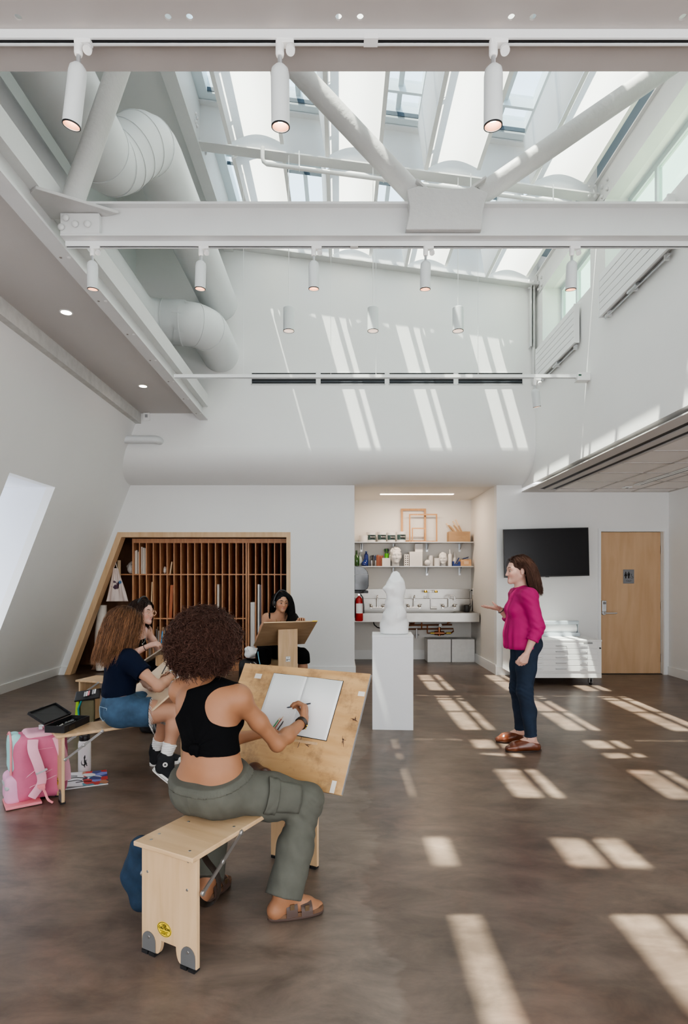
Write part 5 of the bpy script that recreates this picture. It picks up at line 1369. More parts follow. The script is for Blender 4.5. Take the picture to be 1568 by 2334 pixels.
horse('birch drawing horse facing the camera with its tall post and number sticker', (od[0], od[1]), VD, seat_h=.44, wid=.225, tall=.862, caution=False, plate=True)
VC = nrm(V(.955, -.295, 0)); UC = V(VC[1], -VC[0], 0)
horse('birch drawing horse mostly hidden behind the navy T-shirt student', (-2.50, 5.76), VC, seat_h=.44, tall=.75)

BOARDA = wood('stained_board', (.52, .30, .125), (.66, .42, .20), 'X', 3.5, .5, 6, dirt=.95)
BOARDB = wood('clean_board', (.68, .49, .31), (.78, .60, .41), 'X', 3.5, .45, 6, dirt=.12)
BOARDD = wood('dark_ply_board', (.36, .24, .14), (.46, .32, .20), 'X', 3, .5, 6, dirt=.2)
BOARDC = wood('grey_board_ply', (.34, .27, .20), (.44, .36, .28), 'X', 3, .5, 6, dirt=.2)
def board(label, bc, v, alpha, L, W, m_, z0, th=.012, edge=None):
    """board whose lower edge centre is bc; x = right, y = up the slope, z = normal facing the sitter"""
    v = nrm(V(v[0], v[1], 0)); u = V(v[1], -v[0], 0); sl = v * math.cos(alpha) + V(0, 0, math.sin(alpha)); n = np.cross(u, sl)
    t = thing('drawing_board', label, 'board')
    M = Matrix(((u[0], sl[0], n[0], bc[0]), (u[1], sl[1], n[1], bc[1]), (u[2], sl[2], n[2], z0), (0, 0, 0, 1)))
    t.matrix_world = M
    m = MB(); m.box(-W / 2, W / 2, 0, L, -th, 0); m.build('panel', m_, t, bevel=.0015)
    return t, M
def onboard(M, x, y, z=0): return np.array(M @ Vector((x, y, z)))
TAPE = mat('masking_tape', (.80, .74, .66), .6)
AL_A = math.radians(58.3)
BA, MA = board('large paint-stained plywood board carrying the open white sketchbook', (-.343, 2.832), VA, AL_A, .60, .79, BOARDA, .432)
m = MB(); m.box(.3952, .3972, .003, .597, -.0125, .0005); m.build('metal_edge', ALU, BA)
for (x, y, w_, h_, r) in ((-.275, .53, .022, .014, 0), (.372, .49, .018, .012, .1), (.345, .03, .012, .028, 0)):
    m = MB(); m.box(x - w_, x + w_, y - h_, y + h_, .0004, .0009); m.build('tape_patch', TAPE, BA)
INK = mat('ink_stain', (.07, .035, .03), .6)
rg = random.Random(4)
m = MB()
for (cx_, cy_, n_) in ((.335, .245, 7), (.365, .36, 5), (.15, .20, 2)):
    for i in range(n_):
        a = rg.uniform(0, 6.28); l = rg.uniform(.01, .03)
        m.tube([(cx_ + rg.uniform(-.01, .01), cy_ + rg.uniform(-.01, .01), .0004), (cx_ + l * math.cos(a) * .6, cy_ + l * math.sin(a) * .6, .0005), (cx_ + l * math.cos(a), cy_ + l * math.sin(a) * 1.2, .0004)], [.0018, .0012, .0005], 4)
m.tube([(.10, .18, .0005), (.105, .225, .0006), (.098, .27, .0005)], [.0016, .0012, .0006], 4)
m.build('ink_marks', INK, BA)
# open sketchbook
t = thing('sketchbook', 'open blank white sketchbook on the stained board', 'sketchbook'); t.matrix_world = MA @ Matrix.Translation((.035, .395, .0012)) @ Matrix.Rotation(-.02, 4, 'Z')
def page(s):
    n_ = 12; W_ = .215; vs = []
    for i in range(n_ + 1):
        u = i / n_; z = .006 * math.sin(PI * min(1, u * 1.6)) * (1 - u) + .003
        vs += [(s * W_ * u, -.155, z), (s * W_ * u, .155, z)]
    mm = MB(); mm.add(vs, [(2 * i, 2 * i + 2, 2 * i + 3, 2 * i + 1) for i in range(n_)]); return mm
for s, nm in ((-1, 'left_page'), (1, 'right_page')): o = page(s).build(nm, PAPER, t, smooth='all'); md = o.modifiers.new('s', 'SOLIDIFY'); md.thickness = .0025; md.offset = -1
m = MB(); m.box(-.218, .218, -.158, .158, -.0008, .0005); m.build('cover', BLACKM, t)
SPB = nrm(V(.83, .55, 0))
BB, MBm = board('clean plywood board on the lap of the navy T-shirt student', (-1.43, 4.10), SPB, math.radians(37.7), .60, .68, BOARDB, .555)
for x, y in ((.31, .02), (.2, .03)): m = MB(); m.lathe([(.006, 0), (.005, .002)], (x, y, 0), 10); m.build('screw', SCREW, BB)
t = thing('spiral_notebook', 'white spiral notebook on the clean plywood board', 'notebook'); t.matrix_world = MBm @ Matrix.Translation((.06, .34, .001)) @ Matrix.Rotation(.35, 4, 'Z')
m = MB(); m.box(-.11, .11, -.15, .15, 0, .006); m.build('pages', PAPER, t)
for i in range(22):
    m = MB(); y = -.14 + i * .0133; m.tube([(-.108, y, .004), (-.112, y, .011), (-.120, y, .010), (-.122, y, .003), (-.116, y, -.0)], .0012, 5); m.build('wire_ring', BLACKM, t)
BD, MD = board('brown plywood board seen from behind on the facing drawing horse', (-.708, 6.755), (.4, -.917), math.radians(35), .513, .62, BOARDD, .66)
m = MB(); m.box(-.31, .31, .5135, .516, -.012, .0); m.build('top_edge', BIRCHX, BD)
m = MB(); m.box(-.31, -.25, .5162, .5175, -.0118, .0005); m.build('yellow_tape', YEL, BD)
SPC = nrm(V(.96, -.25, 0))
BC, MC = board('thin grey-brown board on the lap of the student with glasses', (-1.77, 5.53), SPC, math.radians(32), .50, .50, BOARDC, .655)
m = MB(); m.box(-.15, .15, .10, .36, .0008, .0025); o = m.build('drawing_paper', PAPER, None); o.matrix_world = MC.copy(); tag(o, 'white sheet of paper on the grey-brown lap board', 'paper')

# ------------------------------------------------------------------ plinth and torso
t = thing('plinth', 'tall white square plinth under the white torso sculpture', 'plinth', (.508, 5.642, 0), rotz=math.radians(-3.6))
m = MB(); m.box(-.192, .192, -.192, .192, 0, .872); m.build('plinth_body', mat('plinth_paint', (.80, .81, .82), .5, var=.01), t, bevel=.002)
m = MB(); m.box(-.194, .194, -.194, .194, .872, .889); m.build('plinth_top', bpy.data.materials['plinth_paint'], t, bevel=.002)
KT = 5.64 / 1320
tw = lambda px, py, dy=0: V((px - 775) * KT, 5.64 + dy, CAMH - (py - 1320) * KT)
pr = [
    ell(tw(898.5, 1432), (.124, .105, .10), k=.03), ell(tw(898.5, 1404), (.118, .105, .085), k=.05), ell(tw(898.5, 1374), (.093, .078, .075), k=.05),
    ell(tw(899, 1347), (.090, .078, .07), k=.04), ell(tw(903, 1330), (.080, .068, .06), k=.04), ell(tw(907, 1352), (.062, .06, .09), k=.04),
    sph(tw(888, 1342, -.060), .036, .030), sph(tw(881, 1341, -.03), .031, .028), cone(tw(874, 1342, -.035), tw(878, 1342, -.03), .012, .022, .02),
    cone(tw(901, 1328), tw(901.5, 1290), .052, .041, .03), cone(tw(911, 1323), tw(915, 1342), .030, .034, .03), cone(tw(889, 1332), tw(893, 1324), .034, .03, .03),
    sph(tw(889, 1412, -.06), .05, .05), ell(tw(905, 1395, -.05), (.075, .06, .065), k=.05),
    cone(tw(884, 1425), tw(886, 1452), .080, .076, .02), cone(tw(911.5, 1425), tw(912.5, 1452), .082, .076, .02), sph(tw(914, 1420, .05), .075, .04), sph(tw(888, 1420, .05), .070, .04),
    cone(tw(884, 1352, -.05), tw(886, 1362, -.04), .02, .02, .03)]
sb = [cone(tw(899, 1452, -.12), tw(898, 1424, -.125), .010, .003, .02), cone(tw(905, 1400, -.115), tw(904, 1380, -.10), .008, .004, .03), sph(tw(903.5, 1404, -.115), .006, .01)]
v, q = implicit(pr, .005, subs=sb, clips=[(tw(899, 1446.3) * V(1, 1, 0) + V(0, 0, .8905), (0, 0, -1)), (tw(901.5, 1311), (-.10, -.70, .70))], smooth=2)
tag(np_mesh('torso_sculpture', v, q, mat('white_sculpture', (.86, .86, .855), .55, var=.02, scale=14, bump=.1, bscale=50), origin=(.52, 5.64, .8905)), 'white headless female torso sculpture standing on the tall plinth', 'sculpture')

# ------------------------------------------------------------------ things around the left horse
# art supply case
t = thing('art_case', 'open black plastic art case on the end of the left drawing horse', 'case', (-1.80, 3.83, .4405), rotz=PI / 2 - .12)
m = MB(); L, W_, H = .145, .068, .045
for a in ((-L, L, -W_, -W_ + .004), (-L, L, W_ - .004, W_), (-L, -L + .004, -W_ + .004, W_ - .004), (L - .004, L, -W_ + .004, W_ - .004)): m.box(*a, 0, H)
m.box(-L + .004, L - .004, -W_ + .004, W_ - .004, 0, .004); m.build('case_tray', BLACKP, t, bevel=.001)
m = MB(); hxv = V(-math.cos(1.15), 0, 0)
m.box(-L, L, 0, 2 * W_, -.006, .0)
for a in ((-L, L, 0, .004), (-L, L, 2 * W_ - .004, 2 * W_), (-L, -L + .004, .004, 2 * W_ - .004), (L - .004, L, .004, 2 * W_ - .004)): m.box(*a, 0, .012)
lid = m.build('case_lid', BLACKP, t, bevel=.001); lid.location = (0, W_, H + .006); lid.rotation_euler = (math.radians(30), 0, 0)
m = MB(); m.box(-.02, .02, 2 * W_, 2 * W_ + .006, -.002, .008); lt = m.build('latch', BLACKP, lid)
rg = random.Random(2)
for i in range(9):
    x, y = rg.uniform(-.1, .1), rg.uniform(-.05, .05); a = rg.uniform(-.6, .6)
    m = MB(); m.tube([(x - .03 * math.cos(a), y - .03 * math.sin(a), .012 + .004 * (i % 4)), (x + .03 * math.cos(a), y + .03 * math.sin(a), .018 + .004 * (i % 4))], .005, 6)
    m.build('art_tool', [ALU, CHROME, BLACKP, FOOTM][i % 4], t)
m = MB(); m.box(-.10, -.03, -.07, -.02, .006, .035); m.build('clear_box', glassmat('clear_plastic', (.5, .55, .6), .2), t)
t = thing('metal_clamp', 'small metal clamp on the corner of the left drawing horse', 'clamp', (-1.955, 3.79, .43))
m = MB(); m.box(-.012, .012, -.012, .012, -.02, .035); m.box(-.012, .022, -.012, .012, .028, .038); m.build('clamp_body', ALU, t, bevel=.002)
# pink backpack
PINK = mat('pink_fabric', (.60, .16, .27), .8, var=.06, scale=14, bump=.35, bscale=120, dist=.001)
PINKL = mat('light_pink_fabric', (.80, .42, .52), .75, var=.05, scale=12, bump=.3, bscale=120, dist=.001)
LILAC = mat('lilac_pink_fabric', (.78, .40, .58), .7, var=.05, bump=.2)
CORAL = mat('coral_fabric', (.80, .27, .31), .7); TEAL = mat('pale_teal_fabric', (.36, .66, .66), .7, var=.06, bump=.3, bscale=100, dist=.001); REFL = mat('grey_reflective', (.42, .44, .45), .4)
KP = 3.72 / 1320
bw = lambda px, py, dy=0: V((px - 775) * (3.72 + dy) / 1320, 3.72 + dy, CAMH - (py - 1320) * (3.72 + dy) / 1320)
org = bw(62, 1822) * V(1, 1, 0)
def soft(nm, prims, m_, par, **k):
    v, q = implicit(prims, .005, **k); return np_mesh(nm, v, q, m_, par, origin=par['_o'])
t = thing('backpack', 'pink backpack with pale teal pocket standing beside the left drawing horse', 'backpack', tuple(org)); t['_o'] = list(org)
def rbx(c, half, R=None, r=.04, k=.02):
    """rounded box from cones"""
    c = V(c); R = np.eye(3) if R is None else np.array(R); hx_, hy_, hz_ = [max(h - r, .001) for h in half]
    out = []
    for i in (-1, 1):
        for j in (-1, 1):
            a = c + R.T @ V(i * hx_, j * hy_, -hz_); b_ = c + R.T @ V(i * hx_, j * hy_, hz_); out.append(cone(a, b_, r, r, k))
    for kz in np.linspace(-1, 1, max(2, int(hz_ * 2 / (r * .8)) + 1)):
        for j in np.linspace(-1, 1, max(2, int(hy_ * 2 / (r * .9)) + 1)):
            a = c + R.T @ V(-hx_, j * hy_, kz * hz_); b_ = c + R.T @ V(hx_, j * hy_, kz * hz_); out.append(cone(a, b_, r, r, k))
    return out
aR = 0.62; Rb = [(math.cos(aR), math.sin(aR), 0), (-math.sin(aR), math.cos(aR), 0), (0, 0, 1)]      # back panel faces the camera-right
rx_, ry_ = V(*Rb[0]), V(*Rb[1])
c0 = org + V(.04, .06, .215)
soft('bag_body', rbx(c0, (.155, .10, .205), Rb, .05, .03), PINK, t, disp=lambda P: .004 * wrinkle(P, 26, 1), clips=[((0, 0, .004), (0, 0, -1))])
cl = c0 - rx_ * .135
soft('side_pocket_upper', rbx(cl + V(0, 0, .10), (.035, .082, .115), Rb, .032, .02), TEAL, t, disp=lambda P: .003 * wrinkle(P, 30, 3))
soft('side_pocket_lower', rbx(cl + V(0, 0, -.12) - rx_ * .012, (.045, .098, .088), Rb, .036, .02), LILAC, t, disp=lambda P: .004 * wrinkle(P, 30, 4), clips=[((0, 0, .004), (0, 0, -1))])
soft('reflective_band', rbx(cl + V(0, 0, -.10) - rx_ * .014, (.046, .099, .010), Rb, .0095, .01), REFL, t)
m = MB(); pp = [cl - ry_ * .085 - rx_ * .03 + V(0, 0, -.02), cl - ry_ * .088 - rx_ * .03 + V(0, 0, .12), cl - ry_ * .075 - rx_ * .03 + V(0, 0, .20), cl - rx_ * .03 + V(0, 0, .228), cl + ry_ * .07 - rx_ * .03 + V(0, 0, .2)]
def spl(pts, n=6):
    pts = [V(p) for p in pts]; P_ = [pts[0]] + pts + [pts[-1]]; out = []
    for i in range(1, len(P_) - 2):
        for j in range(n):
            u = j / n; a, b2, c, d = P_[i - 1], P_[i], P_[i + 1], P_[i + 2]
            out.append(.5 * ((2 * b2) + (-a + c) * u + (2 * a - 5 * b2 + 4 * c - d) * u * u + (-a + 3 * b2 - 3 * c + d) * u ** 3))
    return out + [pts[-1]]
m.tube(spl(pp), .007, 8); ch(m, 'piping', CORAL, t, smooth=True)
def strap(nm, pts, w_, th, m_, par, nrm_=None):
    """flat band following pts; width along nrm_"""
    P_ = spl(pts, 6); n_ = len(P_); vs = []; 
    for i, p in enumerate(P_):
        tt = nrm(P_[min(i + 1, n_ - 1)] - P_[max(i - 1, 0)]); sd = nrm(V(nrm_) - tt * np.dot(V(nrm_), tt)); nn = np.cross(tt, sd)
        ww = w_ if not hasattr(w_, '__len__') else w_[0] + (w_[1] - w_[0]) * i / n_
        for a, b2 in ((-1, -1), (-.6, -1.0), (.6, -1.0), (1, -1), (1, 1), (.6, 1.0), (-.6, 1.0), (-1, 1)):
            vs.append(p + sd * ww / 2 * a + nn * th / 2 * b2 * (1 if abs(a) < .9 else .5))
    fs = [(i * 8 + k, i * 8 + (k + 1) % 8, (i + 1) * 8 + (k + 1) % 8, (i + 1) * 8 + k) for i in range(n_ - 1) for k in range(8)] + [tuple(range(8)), tuple(range(n_ * 8 - 1, n_ * 8 - 9, -1))]
    mm = MB(); mm.add(vs, fs); return ch(mm, nm, m_, par, smooth=True) if par is not None else mm.build(nm, m_, None, smooth=True)
fb = c0 - ry_ * .105
strap('shoulder_strap', [fb - rx_ * .045 + V(0, 0, .185), fb - rx_ * .05 - ry_ * .035 + V(0, 0, .13), fb - rx_ * .02 - ry_ * .045 + V(0, 0, .03), fb + rx_ * .0 - ry_ * .03 + V(0, 0, -.08), fb - rx_ * .055 - ry_ * .02 + V(0, 0, -.17)], (.062, .05), .018, PINKL, t, rx_)
strap('shoulder_strap', [fb + rx_ * .095 + V(0, 0, .185), fb + rx_ * .11 - ry_ * .03 + V(0, 0, .12), fb + rx_ * .14 - ry_ * .03 + V(0, 0, .0), fb + rx_ * .15 - ry_ * .02 + V(0, 0, -.1)], (.06, .045), .018, PINKL, t, rx_)
strap('strap_band', [fb - rx_ * .035 - ry_ * .042 + V(0, 0, -.02), fb + rx_ * .03 - ry_ * .042 + V(0, 0, .0)], .014, .02, REFL, t, (0, 0, 1))
m = MB(); P_ = fb - rx_ * .005 - ry_ * .05 + V(0, 0, -.10); m.obox(P_, rx_, (0, 0, 1), ry_, .022, .010, .006); m.obox(P_ + V(.005, 0, -.012), rx_, (0, 0, 1), ry_, .018, .006, .007); ch(m, 'buckle', CORAL, t, bevel=.002)
strap('loose_webbing', [P_, P_ + rx_ * .02 + V(0, 0, -.04), P_ + rx_ * .035 - ry_ * .02 + V(0, 0, -.085), P_ + rx_ * .06 - ry_ * .04 + V(0, 0, -.105)], .014, .003, CORAL, t, rx_)
strap('top_handle', [c0 + rx_ * .02 + V(0, 0, .195), c0 + rx_ * .03 + V(0, 0, .245), c0 + rx_ * .08 + V(0, 0, .262), c0 + rx_ * .12 + V(0, 0, .20)], .028, .008, CORAL, t, ry_)
soft('bag_flap', rbx(c0 + rx_ * .02 + V(0, 0, .198), (.10, .08, .020), Rb, .018, .02), PINKL, t, disp=lambda P: .003 * wrinkle(P, 30, 8))
m = MB(); m.tube([fb - rx_ * .13 + V(0, 0, .12), fb + rx_ * .13 + V(0, 0, .12)], .001, 4); 
for a, b2 in (((-.02, -.055), (.13, .01)), ((-.09, -.12), (.13, -.05)), ((-.09, -.05), (-.02, .0))):
    m.tube([fb - ry_ * .0 + rx_ * a[0] + V(0, 0, a[1]), fb - ry_ * .0 + rx_ * b2[0] + V(0, 0, b2[1])], .003, 5)
ch(m, 'quilt_seam', PINKL, t)
m = MB(); m.obox(c0 - rx_ * .10 - ry_ * .06 + V(0, 0, -.203), rx_, ry_, V(0, 0, 1), .10, .10, .008); ch(m, 'bottom_flap', CORAL, t, bevel=.004)
del t['_o']
# water bottle
KB2 = 1.42 / (1760 - 1320); wb = V((190 - 775) * KB2, 1320 * KB2 + .02, 0)
t = thing('water_bottle', 'white water bottle with black lid and lizard decal under the left horse', 'bottle', tuple(wb), rotz=.0)
m = MB(); m.lathe([(.001, 0), (.042, 0), (.0445, .004), (.0445, .205), (.040, .225), (.036, .232)], seg=32, caps=False); m.build('bottle_body', mat('bottle_white', (.86, .84, .83), .4), t, smooth=True)
m = MB(); m.lathe([(.036, .228), (.037, .232), (.037, .262), (.034, .268), (.001, .268)], seg=28, caps=False); m.build('lid', BLACKP, t, smooth=True)
m = MB(); m.tube([(-.026, 0, .262), (-.027, 0, .285), (-.018, 0, .293), (.018, 0, .293), (.027, 0, .285), (.026, 0, .262)], .006, 8); m.build('carry_loop', BLACKP, t, smooth=True)
def curve_on(pts, r, R_=.0452, ax0=-1.1):
    out = []
    for (a, z) in pts: an = ax0 + a / R_; out.append((R_ * math.cos(an), R_ * math.sin(an), z))
    mm = MB(); mm.tube(out, r, 5); return mm
dk = mat('decal_black', (.02, .02, .02), .6); GL = []
mm = MB()
for pts, r in (([(-.004, .10), (.002, .08), (.004, .065)], [.003, .009, .007]), ([(.004, .066), (-.008, .058), (-.02, .062), (-.026, .078), (-.022, .094)], [.007, .006, .004, .0025, .001]), ([(-.004, .10), (-.003, .115), (.0, .13)], [.004, .007, .002]), ([(.0, .075), (.012, .066), (.012, .052), (.018, .049)], [.005, .004, .003, .002]), ([(.004, .066), (-.004, .056), (-.004, .046), (.002, .042)], [.005, .004, .003, .002]), ([(.002, .095), (.012, .088), (.014, .10)], [.003, .002, .001])):
    c = curve_on(pts, r); 
    vs = []
    for p in c.v:
        d_ = math.hypot(p[0], p[1]); rr = .0447 + (d_ - .0452) * .06; vs.append((p[0] / d_ * rr, p[1] / d_ * rr, p[2]))
    mm.add(vs, c.f)
mm.build('lizard_decal', dk, t, smooth=True)
# magazine on the floor
def mag_mat():
    m, nt, bb = _nt('magazine_cover'); tc = nt.nodes.new('ShaderNodeTexCoord')
    vo = nt.nodes.new('ShaderNodeTexVoronoi'); vo.inputs['Scale'].default_value = 16; nt.links.new(tc.outputs['Object'], vo.inputs['Vector'])
    sp = nt.nodes.new('ShaderNodeSeparateColor'); nt.links.new(vo.outputs['Color'], sp.inputs[0])
    cr = nt.nodes.new('ShaderNodeValToRGB'); cr.color_ramp.interpolation = 'CONSTANT'; e = cr.color_ramp.elements
    e[0].position = 0; e[0].color = (.04, .06, .25, 1); e[1].position = .2; e[1].color = (.55, .03, .03, 1)
    for p, c in ((.38, (.75, .74, .76)), (.52, (.10, .35, .45)), (.64, (.04, .05, .10)), (.76, (.50, .22, .12)), (.88, (.20, .25, .60))):
        x = e.new(p); x.color = (*c, 1)
    nt.links.new(sp.outputs[0], cr.inputs['Fac'])
    sx = nt.nodes.new('ShaderNodeSeparateXYZ'); nt.links.new(tc.outputs['Object'], sx.inputs[0])
    n = nt.nodes.new('ShaderNodeTexNoise'); n.inputs['Scale'].default_value = 7; nt.links.new(tc.outputs['Object'], n.inputs['Vector'])
    ad = nt.nodes.new('ShaderNodeMath'); ad.operation = 'MULTIPLY_ADD'; ad.inputs[1].default_value = .12; nt.links.new(n.outputs['Fac'], ad.inputs[0]); nt.links.new(sx.outputs['X'], ad.inputs[2])
    g = nt.nodes.new('ShaderNodeMapRange'); g.inputs['From Min'].default_value = .035; g.inputs['From Max'].default_value = .045; nt.links.new(ad.outputs[0], g.inputs['Value'])
    mx = nt.nodes.new('ShaderNodeMix'); mx.data_type = 'RGBA'; mx.inputs['A'].default_value = (.80, .78, .82, 1); nt.links.new(g.outputs[0], mx.inputs['Factor']); nt.links.new(cr.outputs['Color'], mx.inputs['B'])
    nt.links.new(mx.outputs['Result'], bb.inputs['Base Color']); bb.inputs['Roughness'].default_value = .3; return m
kc = 1.42 / (1778 - 1320)
t = thing('art_magazine', 'colourful glossy magazine lying on the floor under the left horse', 'magazine', ((194 - 775) * kc, 1320 * kc, 0), rotz=.42)
m = MB(); m.box(-.145, .145, -.155, .155, 0, .006); m.build('pages', PAPER, t)
m = MB(); vs = []; N = 10
for i in range(N + 1):
    x = -.147 + .294 * i / N; z = .0075 + .016 * (1 - i / N) ** 2
    vs += [(x, -.157, z), (x, .157, z)]
m.add(vs, [(2 * i, 2 * i + 2, 2 * i + 3, 2 * i + 1) for i in range(N)]); m.build('front_cover', mag_mat(), t, smooth='all')
m = MB()
for (pts, r) in (([(-.11, -.05, 0), (-.05, -.03, 0), (-.02, -.05, 0)], .003), ([(-.12, .02, 0), (-.06, .03, 0), (-.01, .01, 0)], .004), ([(-.06, -.08, 0), (.0, -.06, 0), (.04, -.075, 0)], .003), ([(-.10, .07, 0), (-.05, .06, 0)], .003)):
    m.tube([(p[0], p[1], .0085 + .016 * (1 - (p[0] + .147) / .294) ** 2) for p in pts], r, 5)
m.build('cover_drawing', dk, t)
# green pencil bag behind the navy T-shirt student
kg = 1.42 / (1646 - 1320)
gx, gy = (197 - 775) * kg * 1.0, 1320 * kg
t = thing('pencil_bag', 'open lime green and black bag of pencils on the floor behind the navy T-shirt student', 'bag', (-2.40, 5.45, 0), rotz=.3); t['_o'] = [-1.83, 4.30, 0]; t.scale = (.85, .85, .72)
LIME = mat('lime_fabric', (.38, .62, .04), .6); OLV = mat('olive_fabric', (.16, .14, .08), .8, var=.1, bump=.3)
G0 = V(-1.83, 4.30, 0)
KK = 4.30 / 1320
c1_ = V(-1.82, 4.30, .30)
m = MB(); m.prism([(-.10, .12), (-.045, .12), (-.055, .42), (-.085, .43)], 'y', -.05, .05); m.build('lime_panel', LIME, t, bevel=.01)
m = MB(); m.box(-.045, .10, -.06, .06, .0, .40); m.build('bag_body', OLV, t, bevel=.02)
m = MB(); m.box(-.10, -.045, -.055, .055, .0, .12); m.build('bag_base', OLV, t, bevel=.01)
m = MB(); m.tube([(-.05, -.065, .15), (-.06, -.07, .30), (-.03, -.07, .40)], .010, 8); m.build('teal_strap', mat('teal_web', (.02, .25, .25), .6), t)
m = MB(); m.obox((.03, .0, .455), (1, 0, .12), (0, 1, .55), (0, -.55, 1), .13, .09, .012); m.build('open_lid', BLACKP, t, bevel=.006)
for i in range(6):
    m = MB(); m.obox((.0 + .02 * i, -.02 + .01 * i, .472 + .004 * i), (1, 0, .1), (0, 1, .5), (0, -.5, 1), .008, .045, .004); m.build('pencil', [ALU, PAPER, CORAL, BLACKP][i % 4], t)
del t['_o']
# denim tote and its strap under the front horse
DEN = mat('denim_bag', (.010, .030, .062), .85, var=.25, scale=20, bump=.5, bscale=200, dist=.001)
KD = 2.36 / 1320
dw = lambda px, py, Y_=2.36: V((px - 775) * Y_ / 1320, Y_, CAMH - (py - 1320) * Y_ / 1320)
t = thing('denim_tote', 'blue denim tote bag hanging behind the near leg of the front horse', 'bag', tuple(dw(320, 1990, 2.40) * V(1, 1, 0))); t['_o'] = list(t.location)
pr = [cone(dw(316, 1925, 2.40), dw(312, 1990, 2.42), .028, .055, .04), cone(dw(312, 1990, 2.42), dw(322, 2052, 2.40), .055, .030, .04), cone(dw(330, 1935, 2.38), dw(352, 2030, 2.42), .040, .062, .05), cone(dw(352, 1950, 2.44), dw(380, 2030, 2.44), .04, .06, .05), cone(dw(322, 2052, 2.40), dw(380, 2058, 2.44), .030, .04, .04)]
soft('bag_body', pr, DEN, t, disp=lambda P: .007 * wrinkle(P, 34, 2))
LEA = mat('dark_leather', (.035, .025, .02), .4, bump=.2)
strap('bag_strap', [dw(452, 1925, 2.34), dw(470, 1960, 2.30), dw(497, 2000, 2.28), dw(495, 2048, 2.28), dw(470, 2062, 2.28), dw(448, 2044, 2.30), dw(440, 2000, 2.34)], .032, .005, LEA, t, (.3, 1, .1))
del t['_o']
# brown leather pouch on the seat behind the student
t = thing('leather_pouch', 'dark brown zipped leather pouch on the seat beside the curly-haired student', 'pouch', tuple(dw(593, 1778, 2.80)), rotz=-.45); t['_o'] = list(t.location)
c = V(tuple(t.location)); BRL = mat('brown_leather', (.085, .03, .018), .3, var=.2, scale=12, bump=.2, bscale=80)
u_ = UA
Rp = [tuple(UA), tuple(VA), (0, 0, 1)]
c = V(-.375, 2.775, .478)
soft('pouch_body', rbx(c, (.085, .035, .042), Rp, .033, .02), BRL, t)
m = MB(); m.tube(spl([c - UA * .085 + V(0, 0, .0), c - UA * .07 + V(0, 0, .036), c + V(0, 0, .043), c + UA * .07 + V(0, 0, .036), c + UA * .088 + V(0, 0, 0)]), .005, 8); ch(m, 'zip', BLACKP, t, smooth=True)
del t['_o']
# black rucksack and white cloth next to the far student
kz2 = 6.9 / 1320
t = thing('black_rucksack', 'black rucksack with white cords on the floor beside the far student', 'backpack', (-1.10, 6.95, 0)); t['_o'] = [-1.10, 6.95, 0]
soft('bag_body', rbx((-1.06, 6.95, .23), (.14, .10, .225), None, .07, .04), mat('black_nylon', (.012, .012, .014), .5, bump=.3), t, disp=lambda P: .008 * wrinkle(P, 22, 5), clips=[((0, 0, .003), (0, 0, -1))])
m = MB(); m.tube(spl([V(-1.02, 6.845, .44), V(-.97, 6.835, .40), V(-.94, 6.84, .33), V(-.93, 6.85, .22)]), .004, 6); m.tube(spl([V(-1.06, 6.845, .43), V(-1.0, 6.835, .37), V(-.975, 6.84, .28), V(-.97, 6.85, .2)]), .003, 6); ch(m, 'white_cord', PAPER, t, smooth=True)
del t['_o']
cloth_blob('white_shirt', 'white cloth draped over the black rucksack', (-1.045, 6.93, .535), (.11, .08, .075), PAPER, seed=9, amp=.012, f=40)
# ------------------------------------------------------------------ people
def skinmat(name, c, rough=.5): return mat(name, c, rough, attr=True, var=.03, scale=25, bump=.06, bscale=160, spec=.35)
SKIN = skinmat('skin', (.6, .4, .3))
HAIR = mat('hair_strands', (.1, .05, .03), .5, attr=True, spec=.25)
EYEM = mat('eye', (.8, .8, .8), .15, attr=True)

